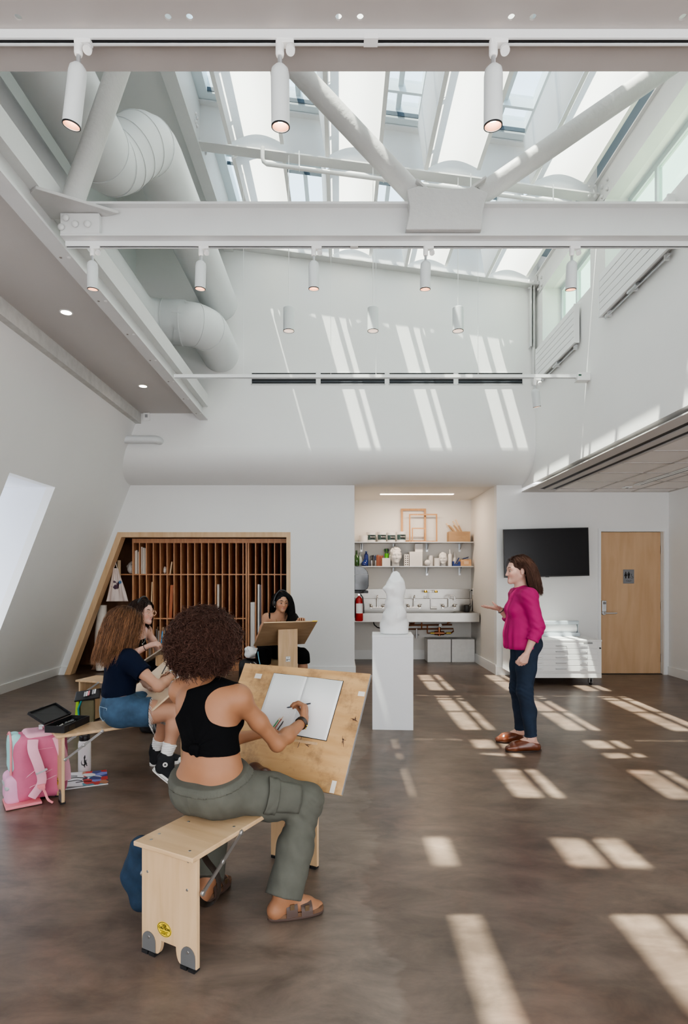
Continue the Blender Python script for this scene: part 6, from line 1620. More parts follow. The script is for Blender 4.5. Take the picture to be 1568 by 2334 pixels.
def hand(W, d, n, th, curl=(.5, .6, .4), s=1.0, spread=.0, thumb=(.55, .65, .35), index=None):
    """W wrist, d direction of the metacarpals, n palm normal (fingers curl towards it), th towards the thumb side"""
    d = nrm(d); n = nrm(V(n) - d * np.dot(n, d)); sd = nrm(V(th) - d * np.dot(th, d) - n * np.dot(th, n)); W = V(W)
    out = []; kn = []
    for i, (o, l0, f) in enumerate(((.029, .076, .93), (.010, .080, 1.0), (-.009, .076, .95), (-.027, .068, .76))):
        b = W + (d * l0 + sd * o - n * (.002 if i in (1, 2) else 0)) * s; kn.append((b, f, o))
        out.append(cone(W + (d * .008 + sd * o * .45) * s, b, .0125 * s, .0100 * s, .012, 'hand'))
    out.append(cone(W + (d * .02 + sd * .012) * s, W + (d * .055 + sd * .018) * s, .0135 * s, .012 * s, .012, 'hand'))
    out.append(cone(W + (d * .02 - sd * .012) * s, W + (d * .055 - sd * .016) * s, .0135 * s, .012 * s, .012, 'hand'))
    for i, (b, f, o) in enumerate(kn):
        a = 0; p = b; dd = nrm(d + sd * (o * spread * 30)); c_ = curl if not (index is not None and i == 0) else index
        for j, (L, r0, r1) in enumerate(((.042, .0092, .0082), (.026, .0082, .0074), (.021, .0074, .0062))):
            a += c_[j]; q = p + (dd * math.cos(a) + n * math.sin(a)) * L * f * s
            out.append(cone(p, q, r0 * s, r1 * s, .004, 'hand')); p = q
    t0 = W + (d * .020 + sd * .022) * s; t1 = t0 + nrm(d * thumb[0] + sd * thumb[1] + n * thumb[2]) * .040 * s
    dv = nrm(d * (thumb[0] + .5) + sd * (thumb[1] - .35) + n * (thumb[2] + .3)); t2 = t1 + dv * .032 * s; t3 = t2 + nrm(dv + n * .35) * .022 * s
    out += [cone(W + (d * .012 + sd * .010) * s, t0, .014 * s, .0135 * s, .012, 'hand'), cone(t0, t1, .0135 * s, .0105 * s, .01, 'hand'), cone(t1, t2, .0105 * s, .0090 * s, .005, 'hand'), cone(t2, t3, .0090 * s, .0070 * s, .004, 'hand')]
    return out

def foot(an, toe, floor, s=1.0, r=.0):
    """ankle -> toe point on the floor plane z = floor (heel level)"""
    an, toe = V(an), V(toe); d = nrm((toe - an) * V(1, 1, 0)); sd = V(-d[1], d[0], 0)
    heel = V(an[0], an[1], floor + .030 * s) - d * .035 * s; ball = V(toe[0], toe[1], toe[2] + .022 * s) - d * .055 * s
    return [cone(an, heel, .034 * s + r, .029 * s + r, .03, 'foot'), cone(heel, ball, .030 * s + r, .030 * s + r, .03, 'foot'), cone(an, ball + V(0, 0, .012), .033 * s + r, .024 * s + r, .03, 'foot'),
            cone(heel + sd * .012, ball + sd * .018, .022 + r, .022 + r, .02, 'foot'), cone(ball + sd * .022, V(*toe) + sd * .014 - d * .008 + V(0, 0, .016), .018 + r, .013 + r, .02, 'foot'), cone(ball - sd * .022, V(*toe) - sd * .022 - d * .022 + V(0, 0, .014), .016 + r, .011 + r, .02, 'foot'), cone(ball, V(*toe) + V(0, 0, .015), .02 + r, .013 + r, .02, 'foot')]

def body(J, s=1.0, hs=1.0):
    j = {k: V(v) for k, v in J.items() if k not in ('hl', 'hr', 'face')}
    R_ = nrm(j['shr'] - j['shl']); UP = nrm(j['neck'] - j['pelvis']); FW = nrm(np.cross(UP, R_)); RT = np.cross(FW, UP)
    Rp_ = nrm(j['hipr'] - j['hipl']); FP = nrm(np.cross(V(0, 0, 1), Rp_)); 
    if np.dot(FP, FW) < 0: FP = -FP
    RM = np.array([RT, FW, UP]); RP = np.array([Rp_, FP, V(0, 0, 1)])
    p = []
    pc = j['pelvis']
    p += [ell(pc + V(0, 0, .02), V(.150, .098, .095) * s, RP, k=.05, t='pelvis'), ell(pc + V(0, 0, -.02) - FP * .035 + Rp_ * .07, V(.080, .085, .080) * s, RP, k=.04, t='pelvis'), ell(pc + V(0, 0, -.02) - FP * .035 - Rp_ * .07, V(.080, .085, .080) * s, RP, k=.04, t='pelvis')]
    w = j['waist']; c = j['chest']
    p += [ell((pc + w) / 2 + V(0, 0, .02), V(.128, .090, .085) * s, RM, k=.06, t='waist'), ell(w, V(.112, .080, .085) * s, RM, k=.06, t='waist'), ell((w + c) / 2, V(.118, .085, .085) * s, RM, k=.06, t='chest'),
          ell(c, V(.132, .094, .105) * s, RM, k=.05, t='chest'), ell(c + (j['neck'] - c) * .5 - FW * .004, V(.128, .078, .080) * s, RM, k=.05, t='chest')]
    for q, k_ in ((1, 'shr'), (-1, 'shl')):
        p += [cone(j['neck'] + UP * .012 * s, j[k_] + UP * .004 + (j['neck'] - j[k_]) * .12, .031 * s, .035 * s, .05, 'yoke'), cone(c + (j['neck'] - c) * .45, j[k_], .06 * s, .048 * s, .05, 'yoke'), ell(j[k_], V(.046, .046, .048) * s, RM, k=.04, t='delt'),
              ell(c + RT * q * .060 * s + FW * .068 * s - UP * .005, V(.052, .045, .050) * s, RM, k=.04, t='bust')]
        p += [ell(c + RT * q * .07 - FW * .045 + UP * .045, V(.055, .035, .075) * s, RM, k=.05, t='chest')]
    p += [cone(j['neck'] - UP * .01, j['head'] - nrm(j['hu']) * .055 * hs - nrm(j['hf']) * .012, .053 * s, .047 * s, .03, 'neck')]
    for sd in 'lr':
        sh, el, wr = j['sh' + sd], j['el' + sd], j['wr' + sd]
        p += [cone(sh, sh + (el - sh) * .5, .043 * s, .0365 * s, .03, 'uarm'), cone(sh + (el - sh) * .5, el, .0365 * s, .0310 * s, .03, 'uarm'), cone(el, el + (wr - el) * .35, .0305 * s, .0335 * s, .03, 'farm'), cone(el + (wr - el) * .35, wr, .0335 * s, .0225 * s, .03, 'farm')]
        hp, kn, an = j['hip' + sd], j['kn' + sd], j['an' + sd]
        p += [cone(hp, hp + (kn - hp) * .5, .088 * s, .074 * s, .05, 'thigh'), cone(hp + (kn - hp) * .5, kn, .074 * s, .055 * s, .04, 'thigh'), ell(kn, V(.054, .054, .054) * s, None, k=.03, t='knee')]
        kb = nrm(np.cross(np.cross(kn - hp, an - kn), an - kn)); 
        if np.dot(kb, hp - kn) < 0: kb = -kb
        mc = kn + (an - kn) * .33 + kb * .012
        p += [cone(kn, mc, .050 * s, .053 * s, .03, 'calf'), cone(mc, kn + (an - kn) * .72, .052 * s, .037 * s, .03, 'calf'), cone(kn + (an - kn) * .72, an, .037 * s, .033 * s, .03, 'calf')]
    hp_, hs_, P, RH = head_prims(j['head'], j['hf'], j['hu'], hs)
    return p, hp_, hs_, P, dict(R=RT, F=FW, U=UP, FP=FP, RP=Rp_), j, RH

def to_head(Q, hc, RH): return (Q - hc) @ RH.T        # l, f, u
def skin_colors(verts, skin, j, RH, hs=1.0, lips=(.48, .20, .17), brow=(.06, .035, .025), cheek=True):
    c = np.tile(V(skin), (len(verts), 1)).astype(float)
    q = to_head(verts, j['head'], RH) / hs
    l, f, u = q[:, 0], q[:, 1], q[:, 2]
    near = (np.abs(l) < .1) & (f > .03) & (np.abs(u) < .14)
    mw = .021 - np.abs(u + .0735) * .9
    lip = near & (np.abs(l) < mw) & (u > -.0865) & (u < -.0625) & (f > .07)
    c[lip] = lips
    al = np.abs(l)
    by = .0125 + .006 * np.sin(np.clip((al - .012) / .04, 0, 1) * PI)
    br = near & (al > .013) & (al < .052) & (np.abs(u - by) < .0042 - .0025 * np.clip((al - .03) / .02, 0, 1)) & (f > .045)
    c[br] = brow
    ck = np.exp(-((al - .040) ** 2 + (u + .045) ** 2) / .0005) * (f > .03)
    c = c * (1 + ck[:, None] * V(.10, -.08, -.08))
    es = np.exp(-((al - .031) ** 2 + (u + .012) ** 2) / .00022) * (f > .05) * .35
    c = c * (1 - es[:, None])
    return np.clip(c, 0, 1)

def eyes(par, P, RH, hs, org, gaze=(0, 1, 0), iris=(.05, .025, .015), lid=None):
    for q in (-1, 1):
        c = P(0.0742, q * .031, -.0135); mm = MB(); mm.ball(c, .0125 * hs, 20, 14)
        v = np.array(mm.v); g = nrm(V(gaze)) @ RH
        d_ = (v - c) / (.0125 * hs) @ g
        col = np.tile(V(.52, .49, .47), (len(v), 1)); col[d_ > .79] = iris; col[d_ > .94] = (.005, .005, .005)
        up = ((v - c) @ RH.T)[:, 2]; col[up > .0040 * hs] = lid if lid is not None else (.35, .2, .15); col[up < -.0052 * hs] = lid if lid is not None else (.35, .2, .15)
        col[(up > .0034 * hs) & (up < .0052 * hs)] = (.02, .012, .01)
        np_mesh('eye', v, np.array([f if len(f) == 4 else (*f, f[-1]) for f in mm.f]), EYEM, par, origin=org, colors=col)

def eval_min(prims, Q):
    d = np.full(len(Q), 9.0)
    for p in prims: d = np.minimum(d, pdist(p, Q))
    return d
def push_out(prims, Q, off):
    d = eval_min(prims, Q); m_ = d < off
    if not m_.any(): return Q
    q = Q[m_]; e = .003; g = np.stack([eval_min(prims, q + V(*v)) - eval_min(prims, q - V(*v)) for v in ((e, 0, 0), (0, e, 0), (0, 0, e))], 1)
    g /= np.linalg.norm(g, axis=1, keepdims=True) + 1e-9
    o_ = off if np.ndim(off) == 0 else off[m_]
    Q = Q.copy(); Q[m_] = q + g * (o_ - d[m_])[:, None]; return Q

def drape_hair(name, par, org, J, P, RH, colliders, n=2600, length=.40, steps=22, base=(.08, .04, .025), tips=None, wind=(0, 0, 0), off=(.008, .030), rad=.0016, wave=.0, seed=1, part=0.0, region=None, fwd=0.0, hs=1.0, lenvar=.15, root_filter=None, sidepush=.55, clump=.010, tuck=None, back=.45):
    r = np.random.RandomState(seed)
    hc = V(J['head']); pts = []
    while len(pts) < n:
        v = r.normal(size=3); v /= np.linalg.norm(v)
        l, f, u = v
        if u < -.35 or (f > .30 and u < .52 + .0 * f) or (f > .62 and u < .66): continue
        if u < .05 and f > -.05: continue
        if root_filter and not root_filter(l, f, u): continue
        pts.append(v)
    v = np.array(pts); c = P(-.014, 0, .022)
    loc = v * V(.078, .098, .092) * hs
    Q = c + loc @ RH
    L, F, U = RH[0], RH[1], RH[2]
    sgn = np.where(v[:, 0] > part, 1.0, -1.0)
    step = length / steps * (1 - lenvar * r.rand(n)); offs = off[0] + (off[1] - off[0]) * r.rand(n) ** 1.2
    dirn = (sgn[:, None] * L * sidepush + (-F) * (back + 0 * v[:, :1]) + U * .1); dirn += v @ RH * .35
    cl = r.randint(0, max(2, n // 14), n); cn = r.normal(size=(cl.max() + 1, 3)) * .065
    dirn = dirn + cn[cl]
    paths = [Q.copy()]; ph = r.rand(n) * 6.28
    G = V(0, 0, -1.0) + V(wind)
    for s_ in range(steps):
        dirn = dirn * .80 + G * .34 + cn[cl] * .06 + r.normal(size=(n, 3)) * .018
        dirn /= np.linalg.norm(dirn, axis=1, keepdims=True)
        Q = Q + dirn * step[:, None]
        if wave: Q = Q + (L * np.sin(s_ * .9 + ph)[:, None] + F * np.cos(s_ * .9 + ph)[:, None]) * wave
        Q2 = push_out(colliders, Q, offs * min(1, .4 + s_ * .15) + 0 * offs)
        if tuck is not None:
            h_ = to_head(Q2, hc, RH) / hs; m_ = (h_[:, 1] > tuck[0]) & (h_[:, 2] < tuck[1]) & (h_[:, 2] > -.065); Q2[m_] -= F * ((h_[m_, 1] - tuck[0]) * hs)[:, None]
        mv = Q2 - paths[-1]; dirn = mv / (np.linalg.norm(mv, axis=1, keepdims=True) + 1e-9)
        Q = Q2; paths.append(Q.copy())
    paths = np.stack(paths, 1)
    vs, q = strands(paths, rad, 3)
    k = steps + 1; t_ = np.tile(np.repeat(np.linspace(0, 1, k), 3), n)
    cb = V(base)[None] * (.75 + .5 * np.repeat(r.rand(n), k * 3)[:, None])
    if tips is not None:
        hl = np.repeat((r.rand(cl.max() + 1)[cl] > .45).astype(float) * .8 + .2, k * 3)
        w_ = (np.clip((t_ - .05) / .5, 0, 1) * hl)[:, None]; cb = cb * (1 - w_) + V(tips)[None] * (.8 + .4 * np.repeat(r.rand(n), k * 3)[:, None]) * w_
    return np_mesh(name, vs, q, HAIR, par, origin=org, colors=cb)

def hair_cap(par, org, P, RH, col, hs=1.0, extra=0.0, name='hair_base', face_r=(.066, .070, .098)):
    pr = [ell(P(-.018, 0, .024), V(.082 + extra, .097 + extra, .093 + extra) * hs, RH, k=.01)]
    sb = [ell(P(.085, 0, -.045), V(face_r) * hs, RH, k=.01), ell(P(.03, 0, -.10), V(.09, .10, .06) * hs, RH, k=.01)]
    v, q = implicit(pr, .005, subs=sb, disp=lambda Q: .002 * wrinkle(Q, 120))
    return np_mesh(name, v, q, HAIR, par, origin=org, colors=np.tile(V(col), (len(v), 1)))

def person(label, J, skin, s=1.0, hs=1.0, res=.0048, gaze=(0, 1, 0), nofeet=(), lips=None, brow=(.05, .03, .02), extra=()):
    p, hp_, hsb, P, fr_, j, RH = body(J, s, hs)
    allp = list(p) + hp_
    for sd, key in (('l', 'hl'), ('r', 'hr')):
        if key in J: allp += hand(j['wr' + sd], s=s * .98, **J[key])
        if sd not in nofeet: allp += foot(j['an' + sd], j['toe' + sd], float(j['an' + sd][2] - .088 * s), s)
    allp += list(extra)
    v, q = implicit(allp, res, subs=hsb)
    org = V(j['pelvis'][0], j['pelvis'][1], 0)
    col = skin_colors(v, skin, j, RH, hs, lips=lips or tuple(V(skin) * V(.85, .45, .45)), brow=brow)
    o = np_mesh('person', v, q, SKIN, origin=org, colors=col); tag(o, label, 'person')
    eyes(o, P, RH, hs, org, gaze, lid=tuple(V(skin) * .8))
    return dict(o=o, org=org, p=p, hp=hp_, P=P, fr=fr_, j=j, RH=RH, s=s, hs=hs)

def cloth(pd, name, prims, m_, res=.005, disp=None, clips=(), subs=(), smooth=1, colors=None):
    v, q = implicit(prims, res, disp=disp, clips=clips, subs=subs, smooth=smooth)
    return np_mesh(name, v, q, m_, pd['o'], origin=pd['org'], colors=colors)
def kid(pd, mb, name, m_, **k):
    mb.v = [tuple(V(p) - pd['org']) for p in mb.v]; return mb.build(name, m_, pd['o'], **k)
def limb(J, a, b, t0, t1, r0, r1, k=.03): # loose sleeve / trouser leg piece, flat ended at t1
    A, B = V(J[a]), V(J[b]); d = nrm(B - A); e = A + (B - A) * t1
    return cone(A + (B - A) * t0, e + d * .02, r0, r1, k, clip=[(e, d)])

def strap_band(pd, name, off, w, m_, infl=.008, clips=(), tilt=0.0):
    j_, f_ = pd['j'], pd['fr']; R_ = nrm(f_['R'] + f_['U'] * tilt); c = j_['chest'] + f_['R'] * off
    pr_ = [dict(x, k=.03) for x in inflate(pd['p'], infl, ('chest', 'yoke', 'bust', 'delt'))]
    return cloth(pd, name, pr_, m_, clips=[(c + R_ * w, R_), (c - R_ * w, -R_)] + list(clips), res=.004)

# ================= A: curly-haired student in the foreground
JA = dict(pelvis=(-.545, 2.47, .545), waist=(-.553, 2.475, .675), chest=(-.572, 2.53, .815), neck=(-.606, 2.59, .955), head=(-.612, 2.63, 1.105), hf=(.62, .75, -.22), hu=(.05, .22, 1),
          shl=(-.722, 2.645, .908), shr=(-.437, 2.50, .905), ell=(-.60, 2.76, .640), elr=(-.286, 2.64, .668), wrl=(-.39, 2.88, .652), wrr=(-.178, 2.85, .722),
          hipl=(-.625, 2.52, .53), hipr=(-.468, 2.435, .53), knl=(-.60, 2.87, .46), knr=(-.150, 2.585, .430), anl=(-.59, 2.56, .10), anr=(-.235, 2.425, .098), toel=(-.53, 2.70, .01), toer=(-.085, 2.475, .012),
          hl=dict(d=(.5, .5, .05), n=(-.3, -.2, -.9), th=(-.5, .6, .4), curl=(.7, .7, .5)),
          hr=dict(d=(.02, .45, .80), n=(-.95, .25, -.05), th=(-.3, .85, -.1), curl=(1.05, .75, .5), thumb=(.7, .25, .6)))
SA = (.33, .158, .085)
A = person('student with big curly brown hair in a black crop top, seen from behind drawing', JA, SA, s=1.0, hs=1.0, gaze=(0, 1, -.1))
p = A['p']; fr_ = A['fr']; j = A['j']; RT, FW, UP = fr_['R'], fr_['F'], fr_['U']
TOP = mat('black_cotton', (.0035, .0035, .0042), .9, bump=.4, bscale=150, dist=.001, spec=.12)
hem = V(j['waist'][0], j['waist'][1], .690)
cB = j['chest'] + (j['neck'] - j['chest']) * .35
kn_ = j['waist'] - FW * .100 - RT * .004 + V(0, 0, .030)
holes = []
for q_, sk in ((1, 'shr'), (-1, 'shl')):
    ctr = j[sk] - RT * q_ * (.007 if q_ > 0 else .020) - UP * .030
    holes.append(cone(ctr - FW * .30, ctr + FW * .02, .093, .084, .012)); holes.append(cone(ctr + RT * q_ * .06 - FW * .2, ctr + RT * q_ * .06 + FW * .22, .085, .075, .012))
def topdisp(Q):
    d_ = np.linalg.norm(Q - kn_, axis=1); w_ = np.exp(-(d_ / .10) ** 2)
    a = np.arctan2((Q - kn_) @ RT, (Q - kn_) @ UP)
    return .0016 * wrinkle(Q, 30, 2) + w_ * .0035 * np.sin(a * 13)
cloth(A, 'crop_top', inflate(p, .0060, ('chest', 'waist', 'yoke')) + inflate(p, .012, ('bust',)) + [ell(j['chest'] - RT * 0 + FW * .03 - UP * .02, (.150, .085, .075), np.array([RT, FW, UP]), k=.03)], TOP, disp=topdisp, clips=[(hem, (-.03, 0, -1)), (j['neck'] + UP * .020, UP * .8 - FW * .45)], subs=holes)
cloth(A, 'knot', [ell(kn_ + V(0, 0, -.004), (.026, .016, .020), k=.01), cone(kn_, kn_ + V(.012, -.006, -.03), .010, .007, .01), cone(kn_, kn_ + V(-.014, -.004, -.024), .011, .006, .01)], TOP, disp=lambda Q: .003 * wrinkle(Q, 90))
OLIVE = mat('olive_twill', (.092, .092, .075), .85, var=.10, scale=16, bump=.35, bscale=260, dist=.0008)
PE = [ell(j['pelvis'] - fr_['FP'] * .055 + V(0, 0, -.02), (.150, .095, .085), np.array([fr_['RP'], fr_['FP'], V(0, 0, 1)]), k=.05)] + inflate(p, .009, ('pelvis',)) + [inflate([p_], .012)[0] for p_ in p if p_['t'] == 'waist'][:1]
for sd in 'lr':
    hp, kn, an = j['hip' + sd], j['kn' + sd], j['an' + sd]
    PE += [cone(hp, hp + (kn - hp) * .55, .102, .088, .05), cone(hp + (kn - hp) * .55, kn, .088, .071, .05), cone(kn, kn + (an - kn) * .5, .070, .070, .04)]
    e = an + (an - kn) * .02; d_ = nrm(an - kn)
    PE.append(cone(kn + (an - kn) * .5, e + d_ * .03, .074, .078, .04, clip=[(e, d_)]))
def pantdisp(Q):
    d_ = .0050 * wrinkle(Q, 17, 1) + .0045 * wrinkle(Q + V(0, 0, 1) * (Q[:, :1] * .8), 38, 3)
    for kk in ('knr', 'knl'):
        w_ = np.exp(-(np.linalg.norm(Q - (j[kk] + V(0, 0, -.05)), axis=1) / .11) ** 2); d_ = d_ + w_ * .0055 * np.sin((Q[:, 2] + .6 * Q[:, 0] + .02 * np.sin(Q[:, 1] * 40)) * 120)
    sm = np.abs((Q - j['pelvis']) @ fr_['RP'] + .0) ; w2 = ((Q - j['pelvis']) @ fr_['FP'] < -.03) & (Q[:, 2] < .66)
    d_ = d_ + np.where(w2, -.002 * np.exp(-(sm / .004) ** 2), 0)
    return d_
wtop = j['pelvis'] + V(0, 0, .060)
wn = nrm(V(0, 0, 1) + fr_['FP'] * -.30)
cloth(A, 'cargo_trousers', PE, OLIVE, disp=pantdisp, clips=[(wtop - fr_['FP'] * .02, wn), ((0, 0, .4312), (0, 0, -1))] if False else [(wtop - fr_['FP'] * .02, wn)])
WB = [ell(wtop + V(0, 0, -.012), V(.150, .108, .04), np.array([fr_['RP'], fr_['FP'], V(0, 0, 1)]), k=.01)]
wbp = inflate(PE, .006)
cloth(A, 'waistband', wbp, OLIVE, disp=lambda Q: .0012 * np.sin(np.arctan2((Q - wtop) @ fr_['RP'], (Q - wtop) @ fr_['FP']) * 84), clips=[(wtop - fr_['FP'] * .02 + wn * .003, wn), (wtop - fr_['FP'] * .02 - wn * .026, -wn)])
# cargo pocket, flap and stitching on the right thigh
hp, kn = j['hipr'], j['knr']; ax = nrm(kn - hp); out_ = nrm(V(.15, -1.0, .35) - ax * np.dot(V(.15, -1.0, .35), ax)); dn = nrm(np.cross(ax, out_)); 
if dn[2] > 0: dn = -dn
pc_ = hp + (kn - hp) * .66
def patch(nm, a0, a1, b0, b1, r, th_, m_=OLIVE):
    N, M = 10, 10; vs = []
    for i in range(N + 1):
        for k in range(M + 1):
            a = a0 + (a1 - a0) * i / N; b = (b0 + (b1 - b0) * k / M); rr = r - .030 * (a / .36)
            vs.append(hp + ax * a + (out_ * math.cos(b) + dn * math.sin(b)) * (rr + .002 * math.sin(k * 1.7 + i)))
    fs = [(i * (M + 1) + k, i * (M + 1) + k + 1, (i + 1) * (M + 1) + k + 1, (i + 1) * (M + 1) + k) for i in range(N) for k in range(M)]
    mm = MB(); mm.add(vs, fs); o = kid(A, mm, nm, m_, smooth='all'); md = o.modifiers.new('s', 'SOLIDIFY'); md.thickness = th_; md.offset = 0; return o
patch('cargo_pocket', .150, .300, -.75, .62, .113, .012); patch('pocket_flap', .140, .190, -.80, .72, .119, .008)
# sandals
SND = mat('sandal_brown', (.075, .045, .035), .55, bump=.2); CORK = mat('cork_sole', (.15, .08, .045), .9, var=.2, scale=60)
def sandal(sd):
    an, toe = j['an' + sd], j['toe' + sd]; d = nrm((toe - an) * V(1, 1, 0)); s_ = V(-d[1], d[0], 0); z = an[2] - .088
    outl = []
    hl = an * V(1, 1, 0) - d * .070; L = float(np.dot(toe - hl, d)) + .012
    for i in range(32):
        a = 2 * PI * i / 32; u = .5 - .5 * math.cos(a); w_ = (.033 + .014 * u) * (abs(math.sin(a)) ** .6) * (1 if math.sin(a) > 0 else -1)
        outl.append(hl + d * (L * u) + s_ * w_)
    for nm, z0, z1_, m_ in (('sandal_sole', -.004, .006, SND), ('sandal_footbed', .0061, .024, CORK)):
        mm = MB(); n_ = len(outl); vs = [tuple(V(p_[0], p_[1], max(z + z0, .0006))) for p_ in outl] + [tuple(V(p_[0], p_[1], z + z1_)) for p_ in outl]
        mm.add(vs, [tuple(range(n_ - 1, -1, -1)), tuple(range(n_, 2 * n_))] + [(i, (i + 1) % n_, (i + 1) % n_ + n_, i + n_) for i in range(n_)]); kid(A, mm, nm, m_, bevel=.002)
    for u, w_, h_ in ((.40, .044, .066), (.66, .050, .048)):
        c = hl + d * (L * u); c = V(c[0], c[1], z + .012)
        pts = [c - s_ * (w_ - .001), c - s_ * w_ * .85 + V(0, 0, h_ * .55), c - s_ * w_ * .4 + V(0, 0, h_ * .92), c + s_ * w_ * .2 + V(0, 0, h_), c + s_ * w_ * .8 + V(0, 0, h_ * .62), c + s_ * (w_ - .001)]
        o = strap('sandal_strap', pts, .048, .004, SND, None, d); o.data.transform(Matrix.Translation(-Vector(A['org']))); o.parent = A['o']
        mm = MB(); bc = c - s_ * w_ * .80 + V(0, 0, h_ * .62); mm.obox(bc - s_ * .006, d, V(0, 0, 1), s_, .009, .011, .002); kid(A, mm, 'buckle', BRASS if False else mat('buckle_bronze', (.25, .17, .10), .35, metal=.8) if 'buckle_bronze' not in bpy.data.materials else bpy.data.materials['buckle_bronze'])
sandal('r'); sandal('l')
# curls
def curls(pd, n=3000, ctr=None, R0=.17, seed=3, base=(.012, .006, .005), tip=(.075, .034, .025), rad_=.0029, amp_=1.0, nm='curly_hair'):
    r = np.random.RandomState(seed); hc = ctr; v = r.normal(size=(n * 2, 3)); v /= np.linalg.norm(v, axis=1, keepdims=True)
    RHm = pd['RH']; loc = v @ RHm.T
    keep = ~((loc[:, 1] > .45) & (loc[:, 2] < .35)) & ~((v[:, 2] < -.72))
    v = v[keep][:n]; n = len(v)
    k = 26; t_ = np.linspace(0, 1, k)
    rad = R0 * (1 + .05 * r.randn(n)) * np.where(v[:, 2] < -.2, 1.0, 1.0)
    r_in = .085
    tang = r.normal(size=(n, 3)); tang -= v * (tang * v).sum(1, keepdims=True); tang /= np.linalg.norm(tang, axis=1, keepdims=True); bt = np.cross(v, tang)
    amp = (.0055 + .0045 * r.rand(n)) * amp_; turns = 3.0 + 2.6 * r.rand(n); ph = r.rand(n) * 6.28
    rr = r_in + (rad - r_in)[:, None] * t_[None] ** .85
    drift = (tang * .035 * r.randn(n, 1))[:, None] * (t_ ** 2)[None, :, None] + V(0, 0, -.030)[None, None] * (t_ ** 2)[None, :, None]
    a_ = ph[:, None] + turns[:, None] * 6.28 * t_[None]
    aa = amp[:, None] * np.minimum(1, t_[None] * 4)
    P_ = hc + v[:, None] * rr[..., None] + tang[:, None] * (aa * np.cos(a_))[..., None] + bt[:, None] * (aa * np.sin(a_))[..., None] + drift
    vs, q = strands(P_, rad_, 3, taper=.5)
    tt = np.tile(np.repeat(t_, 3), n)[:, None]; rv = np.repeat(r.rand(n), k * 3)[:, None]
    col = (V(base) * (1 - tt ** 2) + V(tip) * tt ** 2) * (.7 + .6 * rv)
    return np_mesh(nm, vs, q, HAIR, pd['o'], origin=pd['org'], colors=col)
hcA = V(-.612, 2.61, 1.150)
v_, q_ = implicit([ell(hcA, (.125, .125, .118), k=.02)], .008, disp=lambda Q: .006 * wrinkle(Q, 60), subs=[sph(A['P'](.12, 0, -.04), .07, .01)])
np_mesh('hair_base', v_, q_, HAIR, A['o'], origin=A['org'], colors=np.tile(V(.02, .010, .008), (len(v_), 1)))
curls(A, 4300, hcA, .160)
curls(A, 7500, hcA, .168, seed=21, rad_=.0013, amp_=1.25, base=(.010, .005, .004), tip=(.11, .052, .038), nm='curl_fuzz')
# bracelet, ring, pencils
WRb = j['wrr'] + (j['elr'] - j['wrr']) * .10; d_ = nrm(j['wrr'] - j['elr']); a1 = nrm(np.cross(d_, (0, 0, 1))); b1 = np.cross(d_, a1)
BRC = mat('bracelet_leather', (.03, .02, .015), .4)
for i, o_ in enumerate((0, .008, .015)):
    mm = MB(); mm.tube([WRb + d_ * (o_ - .008) + (a1 * math.cos(a) + b1 * math.sin(a)) * .0285 for a in [2 * PI * k / 24 for k in range(24)]], .0034, 6, closed=True); kid(A, mm, 'bracelet', BRC, smooth=True)
for a in (.3, .9): mm = MB(); mm.ball(WRb + (a1 * math.cos(a) + b1 * math.sin(a)) * .031, .005, 10, 8); kid(A, mm, 'bead', BRASS, smooth='all')
def pencil(label, a, b, col, r=.0038, tipc=(.7, .5, .3)):
    a, b = V(a), V(b); d = nrm(b - a); t = thing('pencil', label, 'pencil', tuple((a + b) / 2))
    m = MB(); m.tube([a + d * .018, b], r, 6); ch(m, 'barrel', mat('pencil_%s' % label[:12], col, .4), t)
    m = MB(); m.tube([a, a + d * .018], [.0006, r], 6); ch(m, 'tip', mat('pencil_tip_%s' % label[:12], tipc, .6), t)
    return t
tipw = onboard(MA, .02, .36, .004)
tipA = V(-.2875, 3.02, .748); 
pencil('dark pencil held over the open sketchbook by the curly-haired student', tipA, V(-.150, 2.925, .792), (.03, .04, .06), tipc=(.35, .22, .15))
for i, (dx, dz) in enumerate(((0, 0), (.015, .004), (.03, -.003))):
    hb = V(-.352, 2.93, .655) + V(dx, dx * .5, dz)
    pencil(('green pencil', 'red-brown pencil', 'black pencil')[i] + ' in the lowered left hand over the stained board', hb + V(.045, .045, .055), hb + V(-.02, -.02, -.03), ((.05, .22, .08), (.35, .10, .06), (.03, .03, .03))[i], r=.0032)

# ================= B: student in navy T-shirt
JB = dict(pelvis=(-1.485, 3.93, .545), waist=(-1.515, 3.945, .665), chest=(-1.49, 3.955, .790), neck=(-1.492, 3.975, .925), head=(-1.472, 4.00, 1.105), hf=(.90, .36, -.42), hu=(.35, .15, 1),
          shl=(-1.545, 4.105, .875), shr=(-1.405, 3.855, .880), ell=(-1.43, 4.25, .68), elr=(-1.185, 3.79, .715), wrl=(-1.345, 4.13, .640), wrr=(-1.150, 3.985, .760),
          hipl=(-1.53, 4.01, .53), hipr=(-1.44, 3.87, .53), knl=(-1.26, 4.32, .51), knr=(-1.08, 3.94, .52), anl=(-1.41, 4.42, .10), anr=(-1.175, 3.865, .205), toel=(-1.25, 4.47, .01), toer=(-1.02, 3.90, .01),
          hl=dict(d=(.55, -.1, .12), n=(-.1, -.1, -1), th=(-.1, -.7, .2), curl=(.25, .3, .2), spread=.4), hr=dict(d=(-.45, .80, .05), n=(-.15, -.1, -1), th=(-.6, -.3, .1), curl=(.7, .7, .4)))
SB = (.46, .25, .165)
B = person('student with long brown hair in a navy T-shirt and denim shorts drawing', JB, SB, s=.96, hs=.97, nofeet=('l', 'r'), gaze=(0, 1, -.4))
p = B['p']; j = B['j']; fB = B['fr']
